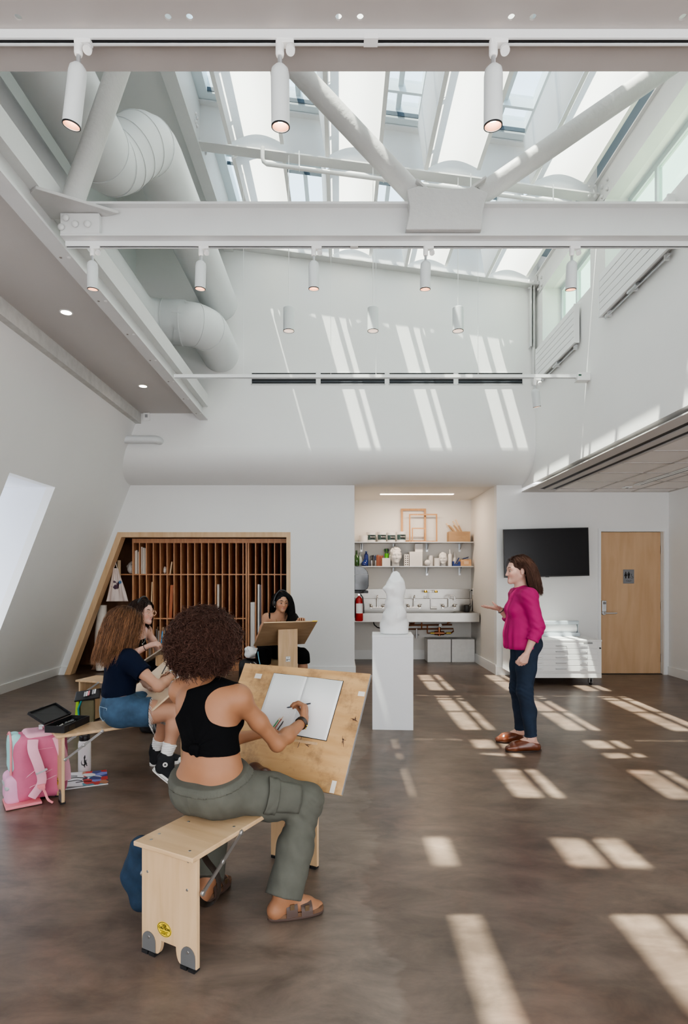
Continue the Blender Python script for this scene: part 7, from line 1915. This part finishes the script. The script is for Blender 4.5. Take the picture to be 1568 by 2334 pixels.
NAVY = mat('navy_cotton', (.0055, .009, .024), .9, spec=.15, var=.1, bump=.3, bscale=120, dist=.001)
sl = []
for sd in 'lr':
    sl += [limb(j, 'sh' + sd, 'el' + sd, 0, .50, .060, .062)]
cloth(B, 't_shirt', inflate(p, .011, ('chest', 'waist', 'bust', 'yoke', 'delt')) + sl, NAVY, disp=lambda Q: .0035 * wrinkle(Q, 22, 4) + .0018 * wrinkle(Q, 55, 2), clips=[(j['pelvis'] + V(0, 0, .075), (-.1, 0, -1)), (j['neck'] + fB['U'] * .02, fB['U'])])
DENIM = mat('blue_denim', (.040, .085, .145), .85, var=.28, scale=14, bump=.4, bscale=250, dist=.0008)
PB = inflate(p, .012, ('pelvis',)) + [inflate([x], .006)[0] for x in p if x['t'] == 'waist'][:1]
for sd in 'lr': PB += [limb(j, 'hip' + sd, 'kn' + sd, 0, .45, .098, .096, .04)]
cloth(B, 'denim_shorts', PB, DENIM, disp=lambda Q: .003 * wrinkle(Q, 24, 6) + .0015 * wrinkle(Q, 60, 3), clips=[(j['pelvis'] + V(0, 0, .095), (-.1, 0, 1))])
STI = mat('denim_stitch', (.30, .42, .52), .8)
# back pocket, patch, belt loop
bp_ = j['pelvis'] - fB['FP'] * .118 + fB['RP'] * .055 + V(0, 0, -.005)
nB = nrm(-fB['FP'] + fB['RP'] * .35); tB = nrm(np.cross((0, 0, 1), nB))
mm = MB(); mm.tube([bp_ + tB * a + V(0, 0, b_) + nB * c_ for a, b_, c_ in ((-.045, .035, .008), (.045, .035, .010), (.04, -.03, .012), (.0, -.055, .010), (-.04, -.03, .008))], .0022, 5, closed=True); kid(B, mm, 'pocket_stitching', STI)
mm = MB(); c_ = j['pelvis'] - fB['FP'] * .104 + V(0, 0, .088); mm.obox(c_, nrm(np.cross((0, 0, 1), -fB['FP'])), (0, 0, 1), fB['FP'], .022, .010, .004); kid(B, mm, 'leather_patch', mat('patch_leather', (.45, .18, .08), .6), bevel=.001)
# frayed hem
r = np.random.RandomState(5); n = 110; e = j['hipr'] + (j['knr'] - j['hipr']) * .45; dd = nrm(j['knr'] - j['hipr']); a1 = nrm(np.cross(dd, (0, 0, 1))); b1 = np.cross(a1, dd)
an_ = r.rand(n) * 6.28; st = e + (a1 * np.cos(an_)[:, None] + b1 * np.sin(an_)[:, None]) * .094
L_ = (.015 + .05 * r.rand(n) ** 2); k = 7; P_ = []
for i in range(k):
    t_ = i / (k - 1); P_.append(st + dd * (L_ * t_ * .6)[:, None] + V(0, 0, -1) * (L_ * t_ ** 1.5 * 1.2)[:, None] + r.normal(size=(n, 3)) * .002 * t_)
vs, qq = strands(np.stack(P_, 1), .0009, 3); np_mesh('frayed_hem', vs, qq, PAPER, B['o'], origin=B['org'])
# socks and canvas high-tops
SOCK = mat('white_sock', (.78, .77, .75), .9, bump=.6, bscale=90, dist=.002); CANV = mat('black_canvas', (.012, .013, .016), .85, bump=.3, bscale=200); RUB = mat('white_rubber', (.78, .76, .72), .5)
def rubber_shoe(pd, an, heel, toe, sd_, upper=.10, w=.044, patch=True):
    """high-top: an ankle centre, heel and toe are sole points"""
    an, heel, toe = V(an), V(heel), V(toe); d = nrm(toe - heel); nn = nrm((an - heel) - d * np.dot(an - heel, d)); s_ = np.cross(d, nn); L = float(np.linalg.norm(toe - heel))
    R3 = np.array([d, s_, nn])
    ul = [cone(heel + d * .035 + nn * .035, heel + d * .035 + nn * upper, .036, .041, .02), cone(heel + d * .035 + nn * upper, an + nrm(an - heel) * .0, .042, .046, .02), cone(heel + d * .04 + nn * .04, heel + d * (L * .72) + nn * .030, .036, .034, .03), cone(heel + d * .05 + nn * .085, heel + d * (L * .62) + nn * .038, .034, .030, .03), cone(heel + d * L * .62 + nn * .026, toe - d * .035 + nn * .024, .038, .030, .02)]
    cloth(pd, 'shoe_upper', ul, CANV, clips=[(heel + nn * .012, -nn)], res=.004)
    cap = [ell(toe - d * .040 + nn * .022, (.042, .040, .030), R3, k=.01)]
    cloth(pd, 'toe_cap', cap, RUB, clips=[(heel + nn * .012, -nn), (toe - d * .045, -d)], res=.004)
    mm = MB(); ol = []
    for i in range(28):
        a = 2 * PI * i / 28; u = .5 - .5 * math.cos(a); ww = (.036 + .010 * math.sin(u * 2.6)) * (abs(math.sin(a)) ** .5) * (1 if math.sin(a) > 0 else -1); ol.append(heel - d * .006 + d * (L + .010) * u + s_ * ww)
    vs = [p_ + nn * .0 for p_ in ol] + [p_ + nn * .026 for p_ in ol]; n_ = len(ol)
    mm.add(vs, [tuple(range(n_ - 1, -1, -1)), tuple(range(n_, 2 * n_))] + [(i, (i + 1) % n_, (i + 1) % n_ + n_, i + n_) for i in range(n_)]); kid(pd, mm, 'shoe_sole', RUB, bevel=.003)
    mm = MB(); vs = [p_ * 1.0 + nn * .011 + nrm(p_ - (heel + d * L / 2)) * .0008 for p_ in ol]; mm.tube(vs, .0012, 4, closed=True); kid(pd, mm, 'sole_stripe', BLACKM)
    for i in range(6):
        u = i / 5; c = heel + d * (.092 + .058 * u) + nn * (.142 - .066 * u)
        mm = MB(); mm.tube([c - s_ * .026 - nn * .004, c + nn * .008 + d * .006, c + s_ * .026 - nn * .004], .0032, 6); kid(pd, mm, 'lace', RUB, smooth=True)
    mm = MB(); c = heel + d * .094 + nn * .148; 
    for q_ in (-1, 1): mm.tube([c, c + s_ * q_ * .03 + d * .02 + nn * .006, c + s_ * q_ * .034 + d * .03 - nn * .03], .0025, 6)
    kid(pd, mm, 'lace_bow', RUB, smooth=True)
    if patch:
        c = heel + d * .035 + nn * .088 + s_ * sd_ * .0465
        mm = MB(); mm.lathe([(.0001, 0), (.016, 0), (.016, .0015), (.0001, .0015)], c, 20, ax=s_ * sd_, caps=False); kid(pd, mm, 'round_patch', RUB)
        mm = MB(); vs = [c + s_ * sd_ * .0022 + (d * math.cos(a) + nn * math.sin(a)) * (.0125 if i % 2 == 0 else .0052) for i, a in enumerate([PI / 2 + PI * k / 5 for k in range(10)])]; mm.add(vs, [tuple(range(10))]); kid(pd, mm, 'star_emblem', BLACKM)
for sd in 'lr':
    an, kn = j['an' + sd], j['kn' + sd]; top = an + nrm(kn - an) * .12
    cloth(B, 'sock', [cone(an + nrm(kn - an) * .05, top + nrm(kn - an) * .02, .040, .0500, .01, clip=[(top, kn - an)])], SOCK, disp=lambda Q: .002 * np.sin(Q[:, 2] * 400), res=.004)
rubber_shoe(B, (-1.175, 3.865, .225), (-1.245, 3.85, .150), (-1.075, 3.885, .004), 1, upper=.10)
rubber_shoe(B, (-1.405, 4.42, .14), (-1.445, 4.41, .001), (-1.215, 4.50, .001), -1)
colB = inflate(B['hp'], .006) + inflate(p, .014, ('chest', 'neck', 'waist')) + [cone(j['head'] - RT * 0, j['neck'] - fB['F'] * .03, .07, .05)]
hair_cap(B['o'], B['org'], B['P'], B['RH'], (.07, .035, .02), B['hs'])
drape_hair('long_hair', B['o'], B['org'], JB, B['P'], B['RH'], colB, n=8500, length=.350, steps=20, base=(.080, .040, .025), tips=(.36, .18, .09), wind=(-.24, -.12, 0), off=(.006, .040), lenvar=.35, rad=.0012, seed=4, hs=.97, wave=.0012, sidepush=.75)
mm = MB(); c = j['wrr'] + (j['elr'] - j['wrr']) * .12; d_ = nrm(j['wrr'] - j['elr']); a1 = nrm(np.cross(d_, (0, 0, 1))); b1 = np.cross(d_, a1)
for o_, mt in ((0, CHROME), (.014, BRASS)):
    mm = MB(); mm.tube([c + d_ * o_ + (a1 * math.cos(a) + b1 * math.sin(a)) * .030 for a in [2 * PI * k / 24 for k in range(24)]], .002, 6, closed=True); kid(B, mm, 'bangle', mt, smooth=True)
pencil('black marker in the right hand of the navy T-shirt student', (-1.265, 4.08, .735), (-1.215, 4.13, .85), (.02, .02, .025))

# ================= C: student with glasses and headphones
JC = dict(pelvis=(-2.11, 5.64, .555), waist=(-2.08, 5.63, .68), chest=(-2.02, 5.61, .80), neck=(-1.955, 5.60, .945), head=(-1.895, 5.58, 1.115), hf=(.93, -.36, .0), hu=(.06, 0, 1),
          shl=(-1.93, 5.76, .905), shr=(-2.02, 5.45, .905), ell=(-1.82, 5.83, .70), elr=(-1.965, 5.33, .70), wrl=(-1.655, 5.66, .775), wrr=(-1.765, 5.335, .805),
          hipl=(-2.08, 5.73, .54), hipr=(-2.13, 5.56, .54), knl=(-1.66, 5.62, .545), knr=(-1.72, 5.38, .545), anl=(-1.72, 5.72, .10), anr=(-1.78, 5.36, .10), toel=(-1.56, 5.70, .01), toer=(-1.62, 5.32, .01),
          hl=dict(d=(.85, -.3, .25), n=(.0, -.2, -1), th=(-.2, -.9, 0), curl=(.5, .6, .4)), hr=dict(d=(.90, .05, .25), n=(.15, .45, -.8), th=(.2, .5, .7), curl=(.75, .8, .5), thumb=(.7, .35, .5)))
SCc = (.62, .38, .30)
C_ = person('student with glasses, black headphones and a black tank top holding a blue pencil', JC, SCc, hs=1.0, gaze=(.2, 1, 0), lips=(.58, .27, .24))
p = C_['p']; j = C_['j']; fC = C_['fr']
cloth(C_, 'tank_top', inflate(p, .007, ('chest', 'waist', 'bust')) + [cone(j['chest'] + fC['F'] * .05 + fC['R'] * q_ * .065, j['neck'] + fC['R'] * q_ * .065 - fC['U'] * .01, .02, .018, .03) for q_ in (-1, 1)], TOP, disp=lambda Q: .002 * wrinkle(Q, 25), clips=[(j['neck'] - fC['U'] * .055 + fC['F'] * .03, fC['U'] * .7 + fC['F'] * .3)])
cloth(C_, 'pink_strap', [cone(j['chest'] + fC['F'] * .08 - fC['R'] * .085 + fC['U'] * .0, j['neck'] - fC['R'] * .085 - fC['U'] * .0 + fC['F'] * .03, .018, .018, .01)], mat('pale_pink_knit', (.72, .50, .47), .8))
BLKT = mat('black_trouser', (.005, .005, .006), .9, bump=.2, spec=.12)
PC = inflate(p, .012, ('pelvis',)) + [inflate([x], .006)[0] for x in p if x['t'] == 'waist'][:1]
for sd in 'lr': PC += [limb(j, 'hip' + sd, 'kn' + sd, 0, .99, .10, .075, .04), cone(j['kn' + sd], j['an' + sd], .072, .055, .04)]
cloth(C_, 'trousers', PC, BLKT, disp=lambda Q: .004 * wrinkle(Q, 22))
for sd in 'lr':
    an, toe = j['an' + sd], j['toe' + sd]; d = nrm((toe - an) * V(1, 1, 0)); cloth(C_, 'shoe', inflate(foot(an, toe, an[2] - .088), .006), BLACKP, clips=[((0, 0, .001), (0, 0, -1))])
DH = (.028, .016, .013)
hair_cap(C_['o'], C_['org'], C_['P'], C_['RH'], DH, 1.0)
colC = inflate(C_['hp'], .003) + inflate(p, .004, ('chest', 'yoke', 'neck', 'delt'))
drape_hair('dark_hair', C_['o'], C_['org'], JC, C_['P'], C_['RH'], colC, n=2200, length=.27, steps=16, base=DH, tips=(.07, .035, .025), wind=(-.12, 0, 0), off=(.004, .022), rad=.0022, seed=8, wave=.003)
HPM = mat('headphone_plastic', (.030, .032, .036), .35)
def headphones(pd, P, RH, w=.092, hgt=.125, back=-.005, m_=HPM, r_=.009):
    pts = [P(back, w * math.cos(a), -.02 + (hgt + .02) * math.sin(a)) for a in [PI * i / 20 for i in range(21)]]
    mm = MB(); mm.tube(pts, r_, 10); o = kid(pd, mm, 'headphone_band', m_, smooth=True)
    for q_ in (-1, 1):
        L = RH[0] * q_; mm = MB(); mm.lathe([(.001, -.012), (.030, -.012), (.036, -.004), (.036, .012), (.026, .022), (.001, .024)], P(back - .002, q_ * (w - .008), -.022), 22, ax=L, caps=False); kid(pd, mm, 'ear_cup', m_, smooth=True)
headphones(C_, C_['P'], C_['RH'], .098, .136)
GLS = mat('clear_frame', (.72, .45, .32), .2, spec=.8)
for q_ in (-1, 1):
    c = C_['P'](.106, q_ * .032, -.016); L, F, U = C_['RH']
    mm = MB(); mm.tube([c + (L * math.cos(a) * .026 + U * math.sin(a) * .022) for a in [2 * PI * k / 24 for k in range(24)]], .0024, 6, closed=True); kid(C_, mm, 'glasses_rim', GLS, smooth=True)
    mm = MB(); mm.tube([C_['P'](.106, q_ * .057, -.010), C_['P'](.095, q_ * .078, -.010), C_['P'](.0, q_ * .084, -.014)], .002, 6); kid(C_, mm, 'glasses_temple', GLS)
mm = MB(); mm.tube([C_['P'](.106, -.008, -.012), C_['P'](.110, 0, -.009), C_['P'](.106, .008, -.012)], .002, 6); kid(C_, mm, 'glasses_bridge', GLS)
mm = MB(); c = j['chest'] + fC['F'] * .115 + fC['U'] * .05
mm.tube(spl([j['neck'] + fC['R'] * .055 - fC['U'] * .0 + fC['F'] * .03, c + fC['R'] * .02 + fC['U'] * .03, c, c - fC['R'] * .02 + fC['U'] * .03, j['neck'] - fC['R'] * .055 + fC['F'] * .03]), .0018, 5); mm.ball(c - fC['U'] * .012, .009, 10, 8, (1, 1, 1.3)); kid(C_, mm, 'necklace', CHROME)
c = j['wrr'] + (j['elr'] - j['wrr']) * .15; d_ = nrm(j['wrr'] - j['elr']); a1 = nrm(np.cross(d_, (0, 0, 1))); b1 = np.cross(d_, a1)
mm = MB(); mm.tube([c + (a1 * math.cos(a) + b1 * math.sin(a)) * .029 for a in [2 * PI * k / 20 for k in range(20)]], .003, 6, closed=True); kid(C_, mm, 'wristband', BLACKM)
pencil('bright blue pencil in the hand of the student with glasses', (-1.66, 5.37, .80), (-1.655, 5.40, .935), (.02, .22, .50), r=.005)

# ================= D: dark-haired student facing the camera
JD = dict(pelvis=(-.835, 7.12, .555), waist=(-.82, 7.11, .69), chest=(-.785, 7.07, .835), neck=(-.735, 7.02, .985), head=(-.705, 6.985, 1.150), hf=(.42, -.90, .02), hu=(.06, -.05, 1),
          shl=(-.585, 7.06, .950), shr=(-.885, 7.0, .950), ell=(-.47, 6.86, .74), elr=(-.96, 6.86, .72), wrl=(-.435, 6.57, .945), wrr=(-.80, 6.72, .815),
          hipl=(-.76, 7.13, .54), hipr=(-.92, 7.09, .54), knl=(-.435, 6.78, .53), knr=(-.885, 6.70, .53), anl=(-.42, 6.80, .10), anr=(-.87, 6.74, .10), toel=(-.36, 6.66, .01), toer=(-.88, 6.58, .01),
          hl=dict(d=(.05, -.95, .45), n=(0, -.35, -1), th=(-1, 0, .1), curl=(.35, .9, .5), spread=.3), hr=dict(d=(.6, -.6, .1), n=(0, 0, -1), th=(.5, .5, 0), curl=(.6, .6, .4)))
SDk = (.50, .275, .175)
D_ = person('student with long black hair and headphones gripping a board, facing the camera', JD, SDk, hs=1.0, gaze=(-.15, 1, .05), lips=(.40, .17, .13), brow=(.02, .012, .01))
p = D_['p']; j = D_['j']; fD = D_['fr']
cloth(D_, 'tank_top', inflate(p, .006, ('chest', 'waist', 'bust')), TOP, disp=lambda Q: .002 * wrinkle(Q, 25), clips=[(j['chest'] + fD['U'] * .075, fD['U'])])
for q_ in (1, -1): strap_band(D_, 'top_strap', q_ * .088, .012, TOP, .008, tilt=-.15 * q_)
PD_ = inflate(p, .012, ('pelvis',)) + [inflate([x], .006)[0] for x in p if x['t'] == 'waist'][:1]
for sd in 'lr': PD_ += [limb(j, 'hip' + sd, 'kn' + sd, 0, .99, .10, .085, .04), cone(j['kn' + sd], j['kn' + sd] + (j['an' + sd] - j['kn' + sd]) * .35, .082, .080, .03, clip=[(j['kn' + sd] + (j['an' + sd] - j['kn' + sd]) * .22, j['an' + sd] - j['kn' + sd])])]
cloth(D_, 'shorts', PD_, BLKT, disp=lambda Q: .004 * wrinkle(Q, 22))
mm = MB(); kk = j['knr'] + V(-.02, -.088, 0)
mm.tube(spl([kk + V(-.035, .02, .06), kk + V(-.03, .005, .02), kk + V(-.02, -.002, -.03), kk + V(-.005, .004, -.10)]), [.005] * 19, 6); kid(D_, mm, 'blue_stripe', mat('pale_blue_stripe', (.25, .62, .78), .6))
for sd in 'lr':
    an, toe = j['an' + sd], j['toe' + sd]; cloth(D_, 'shoe', inflate(foot(an, toe, an[2] - .088), .006), BLACKP, clips=[((0, 0, .001), (0, 0, -1)), ((0, 0, an[2] - .02), (0, 0, 1))])
BH_ = (.010, .009, .010)
hair_cap(D_['o'], D_['org'], D_['P'], D_['RH'], BH_, 1.0)
colD = inflate(D_['hp'], .003) + inflate(p, .006, ('chest', 'yoke', 'neck', 'delt', 'bust'))
drape_hair('long_black_hair', D_['o'], D_['org'], JD, D_['P'], D_['RH'], colD, n=2400, length=.50, steps=20, base=BH_, off=(.003, .016), rad=.0024, seed=9, root_filter=lambda l, f, u: l > -.2, wind=(.02, -.30, 0), part=-.3, sidepush=.55)
drape_hair('swept_hair', D_['o'], D_['org'], JD, D_['P'], D_['RH'], colD, n=900, length=.24, steps=14, base=BH_, off=(.003, .012), rad=.0024, seed=10, root_filter=lambda l, f, u: l < -.1, wind=(-.02, .45, 0), part=.3)
headphones(D_, D_['P'], D_['RH'], .100, .138, .005)
mm = MB(); c = D_['P'](.002, -.084, -.066); mm.tube([D_['P'](.002, -.083, -.05), c], .0012, 5); mm.ball(c, .0065, 10, 8); kid(D_, mm, 'earring', PAPER)
mm = MB(); c = j['chest'] + fD['F'] * .098 + fD['U'] * .085
mm.tube(spl([j['neck'] + fD['R'] * .055 + fD['F'] * .02, c + fD['R'] * .02 + fD['U'] * .02, c, c - fD['R'] * .02 + fD['U'] * .02, j['neck'] - fD['R'] * .055 + fD['F'] * .02]), .0015, 5); kid(D_, mm, 'necklace', BRASS)

# ================= W: standing woman
JW = dict(pelvis=(1.565, 4.91, .90), waist=(1.555, 4.91, 1.03), chest=(1.535, 4.90, 1.17), neck=(1.535, 4.905, 1.325), head=(1.505, 4.90, 1.505), hf=(-1, -.06, -.10), hu=(-.06, 0, 1),
          shl=(1.555, 4.755, 1.275), shr=(1.545, 5.055, 1.275), ell=(1.610, 4.715, 1.025), elr=(1.535, 5.115, 1.030), wrl=(1.515, 4.700, .815), wrr=(1.400, 5.09, 1.160),
          hipl=(1.565, 4.835, .87), hipr=(1.565, 4.985, .87), knl=(1.530, 4.80, .485), knr=(1.530, 5.00, .475), anl=(1.580, 4.79, .098), anr=(1.570, 5.03, .098), toel=(1.375, 4.77, .012), toer=(1.365, 5.04, .012),
          hl=dict(d=(-.35, .0, -.93), n=(-.2, .95, .1), th=(-.9, 0, .3), curl=(.75, .9, .6), thumb=(.8, .4, .3)), hr=dict(d=(-.95, -.05, .15), n=(.15, .2, .95), th=(.1, -.95, .25), curl=(-.05, .10, .08), spread=.10, thumb=(.6, .7, .25)))
SW = (.62, .37, .29)
W_ = person('woman in a magenta blouse and blue jeans standing in profile gesturing with one hand', JW, SW, s=1.0, hs=.97, gaze=(0, 1, .05), lips=(.52, .22, .20), brow=(.10, .05, .035))
p = W_['p']; j = W_['j']; fW = W_['fr']
MAG = mat('magenta_blouse', (.40, .006, .125), .75, var=.08, scale=10, bump=.3, bscale=120, dist=.001)
PW = inflate(p, .014, ('chest', 'bust', 'yoke', 'delt')) + inflate(p, .030, ('waist',))
RW = np.array([V(0, 1, 0), V(1, 0, 0), V(0, 0, 1)])
PW += [ell((1.540, 4.91, 1.01), (.130, .150, .12), None, k=.06), ell((1.540, 4.91, .93), (.140, .168, .10), None, k=.06), ell((1.545, 4.91, .86), (.147, .178, .09), None, k=.04)]
for sd in 'lr':
    PW += [limb(j, 'sh' + sd, 'el' + sd, 0, .98, .062, .056, .03), limb(j, 'el' + sd, 'wr' + sd, 0, .48, .056, .046, .03)]
def blousedisp(Q):
    a = np.arctan2(Q[:, 1] - 4.91, Q[:, 0] - 1.56); low = np.clip((1.08 - Q[:, 2]) / .2, 0, 1)
    arm = np.clip((4.80 - Q[:, 1]) / .05, 0, 1)
    el_ = sum(np.exp(-(np.linalg.norm(Q - j[k_], axis=1) / .09) ** 2) for k_ in ('ell', 'shl', 'shr')); f_ = (Q[:, 0] < 1.50) & (np.abs(Q[:, 1] - 4.90) < .07) & (Q[:, 2] > 1.08)
    return .006 * low * np.sin(a * 17) * (1 - arm) + .0034 * wrinkle(Q, 24, 3) + .0035 * el_ * np.sin(Q[:, 2] * 110 + Q[:, 0] * 90) + np.where(f_, .0022 * np.sin(Q[:, 1] * 520), 0)
cloth(W_, 'blouse', PW, MAG, disp=blousedisp, clips=[((1.56, 4.9, .838), (.04, 0, -1)), (j['neck'] + V(0, 0, .045), (-.35, 0, 1))], subs=[cone(j['neck'] - V(-.02, 0, .03), j['head'] - V(0, 0, .06), .052, .056, .004)])
for sd in 'lr':
    e = j['el' + sd] + (j['wr' + sd] - j['el' + sd]) * .42; d_ = nrm(j['wr' + sd] - j['el' + sd]); cloth(W_, 'sleeve_cuff', [cone(e, e + d_ * .028, .0505, .0495, .005, clip=[(e + d_ * .022, d_), (e, -d_)])], MAG)
JEAN = mat('dark_jeans', (.010, .021, .044), .85, var=.30, scale=7, bump=.3, bscale=250, dist=.0008)
PJ = inflate(p, .006, ('pelvis',))
for sd in 'lr':
    e = j['an' + sd] + (j['kn' + sd] - j['an' + sd]) * .08; d_ = nrm(j['an' + sd] - j['kn' + sd])
    PJ += [cone(j['hip' + sd], j['hip' + sd] + (j['kn' + sd] - j['hip' + sd]) * .5, .096, .080, .04), cone(j['hip' + sd] + (j['kn' + sd] - j['hip' + sd]) * .5, j['kn' + sd], .080, .064, .03), cone(j['kn' + sd], j['kn' + sd] + (j['an' + sd] - j['kn' + sd]) * .4 + V(.012, 0, 0), .062, .060, .03), cone(j['kn' + sd] + (j['an' + sd] - j['kn' + sd]) * .4 + V(.012, 0, 0), e + d_ * .02, .060, .047, .03, clip=[(e, d_)])]
def jd(Q):
    d_ = .002 * wrinkle(Q, 30, 5)
    for kk, am in (('knl', .0022), ('knr', .0022), ('anl', .0015), ('anr', .0015)):
        w_ = np.exp(-(np.linalg.norm(Q - j[kk], axis=1) / .10) ** 2); d_ = d_ + w_ * am * np.sin(Q[:, 2] * 170 + Q[:, 0] * 90 + 2 * np.sin(Q[:, 1] * 50))
    return d_
cloth(W_, 'jeans', PJ, JEAN, disp=jd)
for sd in 'lr':
    e = j['an' + sd] + (j['kn' + sd] - j['an' + sd]) * .085; d_ = nrm(j['an' + sd] - j['kn' + sd]); cloth(W_, 'jean_hem', [cone(e, e + d_ * .03, .0515, .0508, .003, clip=[(e + d_ * .012, d_), (e - d_ * .006, -d_)])], JEAN)
LTH = mat('tan_shoe_leather', (.125, .034, .014), .26, var=.18, scale=14, coat=.3)
for sd in 'lr':
    an, toe = j['an' + sd], j['toe' + sd]; d = nrm((toe - an) * V(1, 1, 0)); s_ = V(-d[1], d[0], 0)
    sp_ = inflate(foot(an * V(1, 1, 0) + V(0, 0, .075), toe - d * .004, .008, 1.0), .007)[1:] + [cone(an * V(1, 1, 0) + V(0, 0, .062) - d * .012, an * V(1, 1, 0) + V(0, 0, .030) - d * .045, .036, .034, .02), cone(an * V(1, 1, 0) + d * .05 + V(0, 0, .062), toe - d * .07 + V(0, 0, .036), .030, .030, .02)]
    tp = an * V(1, 1, 0) + V(0, 0, .078)
    cloth(W_, 'leather_shoe', sp_, LTH, clips=[((0, 0, .010), (0, 0, -1)), (tp, V(0, 0, 1) - d * .25)], res=.004)
    hl = an * V(1, 1, 0) - d * .085; L = float(np.dot(toe - hl, d)) + .010; ol = []
    for i in range(32):
        a = 2 * PI * i / 32; u = .5 - .5 * math.cos(a); w_ = (.034 + .012 * math.sin(u * 2.4)) * (abs(math.sin(a)) ** .5) * (1 if math.sin(a) > 0 else -1); ol.append(hl + d * L * u + s_ * w_)
    n_ = len(ol); mm = MB(); mm.add([V(q_[0], q_[1], .0008) for q_ in ol] + [V(q_[0], q_[1], .013) for q_ in ol], [tuple(range(n_ - 1, -1, -1)), tuple(range(n_, 2 * n_))] + [(i, (i + 1) % n_, (i + 1) % n_ + n_, i + n_) for i in range(n_)]); kid(W_, mm, 'shoe_sole', mat('dark_sole', (.03, .015, .01), .6) if 'dark_sole' not in bpy.data.materials else bpy.data.materials['dark_sole'])
    mm = MB()
    for i in range(4): c = an * V(1, 1, 0) + d * (.048 + .014 * i) + V(0, 0, .106 - .0085 * i); mm.tube([c - s_ * .018 - V(0, 0, .006), c, c + s_ * .018 - V(0, 0, .006)], .0020, 5)
    c = an * V(1, 1, 0) + d * .046 + V(0, 0, .108)
    for q_ in (-1, 1): mm.tube(spl([c, c + s_ * q_ * .018 + V(0, 0, .014), c + s_ * q_ * .03 + V(0, 0, -.004), c + s_ * q_ * .012]), .0013, 5)
    kid(W_, mm, 'shoelace', bpy.data.materials['dark_sole'])
colW = inflate(W_['hp'], .004) + inflate(p, .022, ('chest', 'yoke', 'neck', 'delt'))
hair_cap(W_['o'], W_['org'], W_['P'], W_['RH'], (.055, .026, .018), .97, face_r=(.060, .068, .084))
drape_hair('brown_hair', W_['o'], W_['org'], JW, W_['P'], W_['RH'], colW, n=5800, length=.262, steps=18, base=(.075, .035, .024), tips=(.15, .075, .05), wind=(.20, 0, 0), off=(.003, .026), rad=.0013, seed=12, hs=.97, lenvar=.2, sidepush=.5, back=.8, tuck=(-.022, .012))
c = j['wrr'] + (j['elr'] - j['wrr']) * .12; d_ = nrm(j['wrr'] - j['elr']); a1 = nrm(np.cross(d_, (0, 1, 0))); b1 = np.cross(d_, a1)
mm = MB(); mm.tube([c + (a1 * math.cos(a) + b1 * math.sin(a)) * .029 for a in [2 * PI * k / 20 for k in range(20)]], .0035, 6, closed=True); kid(W_, mm, 'bracelet', BLACKM)
# ------------------------------------------------------------------ light, world, camera
sdir = Vector((.278, .18, -1)).normalized()
ld = bpy.data.lights.new('sun', 'SUN'); ld.energy = 18.0; ld.angle = math.radians(.6); ld.color = (1, .83, .64)
lo = bpy.data.objects.new('sun', ld); COL.objects.link(lo); lo.rotation_euler = sdir.to_track_quat('-Z', 'Y').to_euler(); lo.location = (0, 0, 12)
w = bpy.data.worlds.new('world'); SC.world = w; w.use_nodes = True; nt = w.node_tree
bg = nt.nodes['Background']; tc = nt.nodes.new('ShaderNodeTexCoord'); sx = nt.nodes.new('ShaderNodeSeparateXYZ'); cr = nt.nodes.new('ShaderNodeValToRGB')
nt.links.new(tc.outputs['Generated'], sx.inputs[0]); nt.links.new(sx.outputs['Z'], cr.inputs['Fac'])
e = cr.color_ramp.elements; e[0].position = 0; e[0].color = (.97, .98, 1, 1); e[1].position = .9; e[1].color = (.88, .94, 1.0, 1)
nt.links.new(cr.outputs['Color'], bg.inputs['Color']); bg.inputs['Strength'].default_value = 2.0
al = bpy.data.lights.new('alcove_lamp', 'AREA'); al.shape = 'RECTANGLE'; al.size = 1.2; al.size_y = .07; al.energy = 9; al.color = (1, .80, .62)
ao = bpy.data.objects.new('alcove_lamp', al); COL.objects.link(ao); ao.location = (1.26, 9.5, 2.80)
cd = bpy.data.cameras.new('camera'); cd.sensor_fit = 'HORIZONTAL'; cd.sensor_width = 36; cd.lens = FPX / 1568 * 36
cd.shift_x = (784 - VX) / 1568; cd.shift_y = (HY - 1167) / 1568; cd.clip_start = .02
co = bpy.data.objects.new('camera', cd); COL.objects.link(co); co.location = (0, 0, CAMH); co.rotation_euler = (PI / 2, 0, 0)
SC.camera = co
SC.cycles.max_bounces = 7; SC.cycles.diffuse_bounces = 5; SC.cycles.glossy_bounces = 3; SC.cycles.transmission_bounces = 4; SC.cycles.transparent_max_bounces = 8
SC.cycles.use_denoising = True; SC.cycles.use_adaptive_sampling = True; SC.cycles.adaptive_threshold = .05; SC.cycles.adaptive_min_samples = 16
SC.cycles.caustics_reflective = False; SC.cycles.caustics_refractive = False; SC.cycles.sample_clamp_indirect = 8
SC.view_settings.view_transform = 'AgX'
try: SC.view_settings.look = 'AgX - Medium High Contrast'
except Exception as ex: print(ex)
SC.view_settings.exposure = 1.08
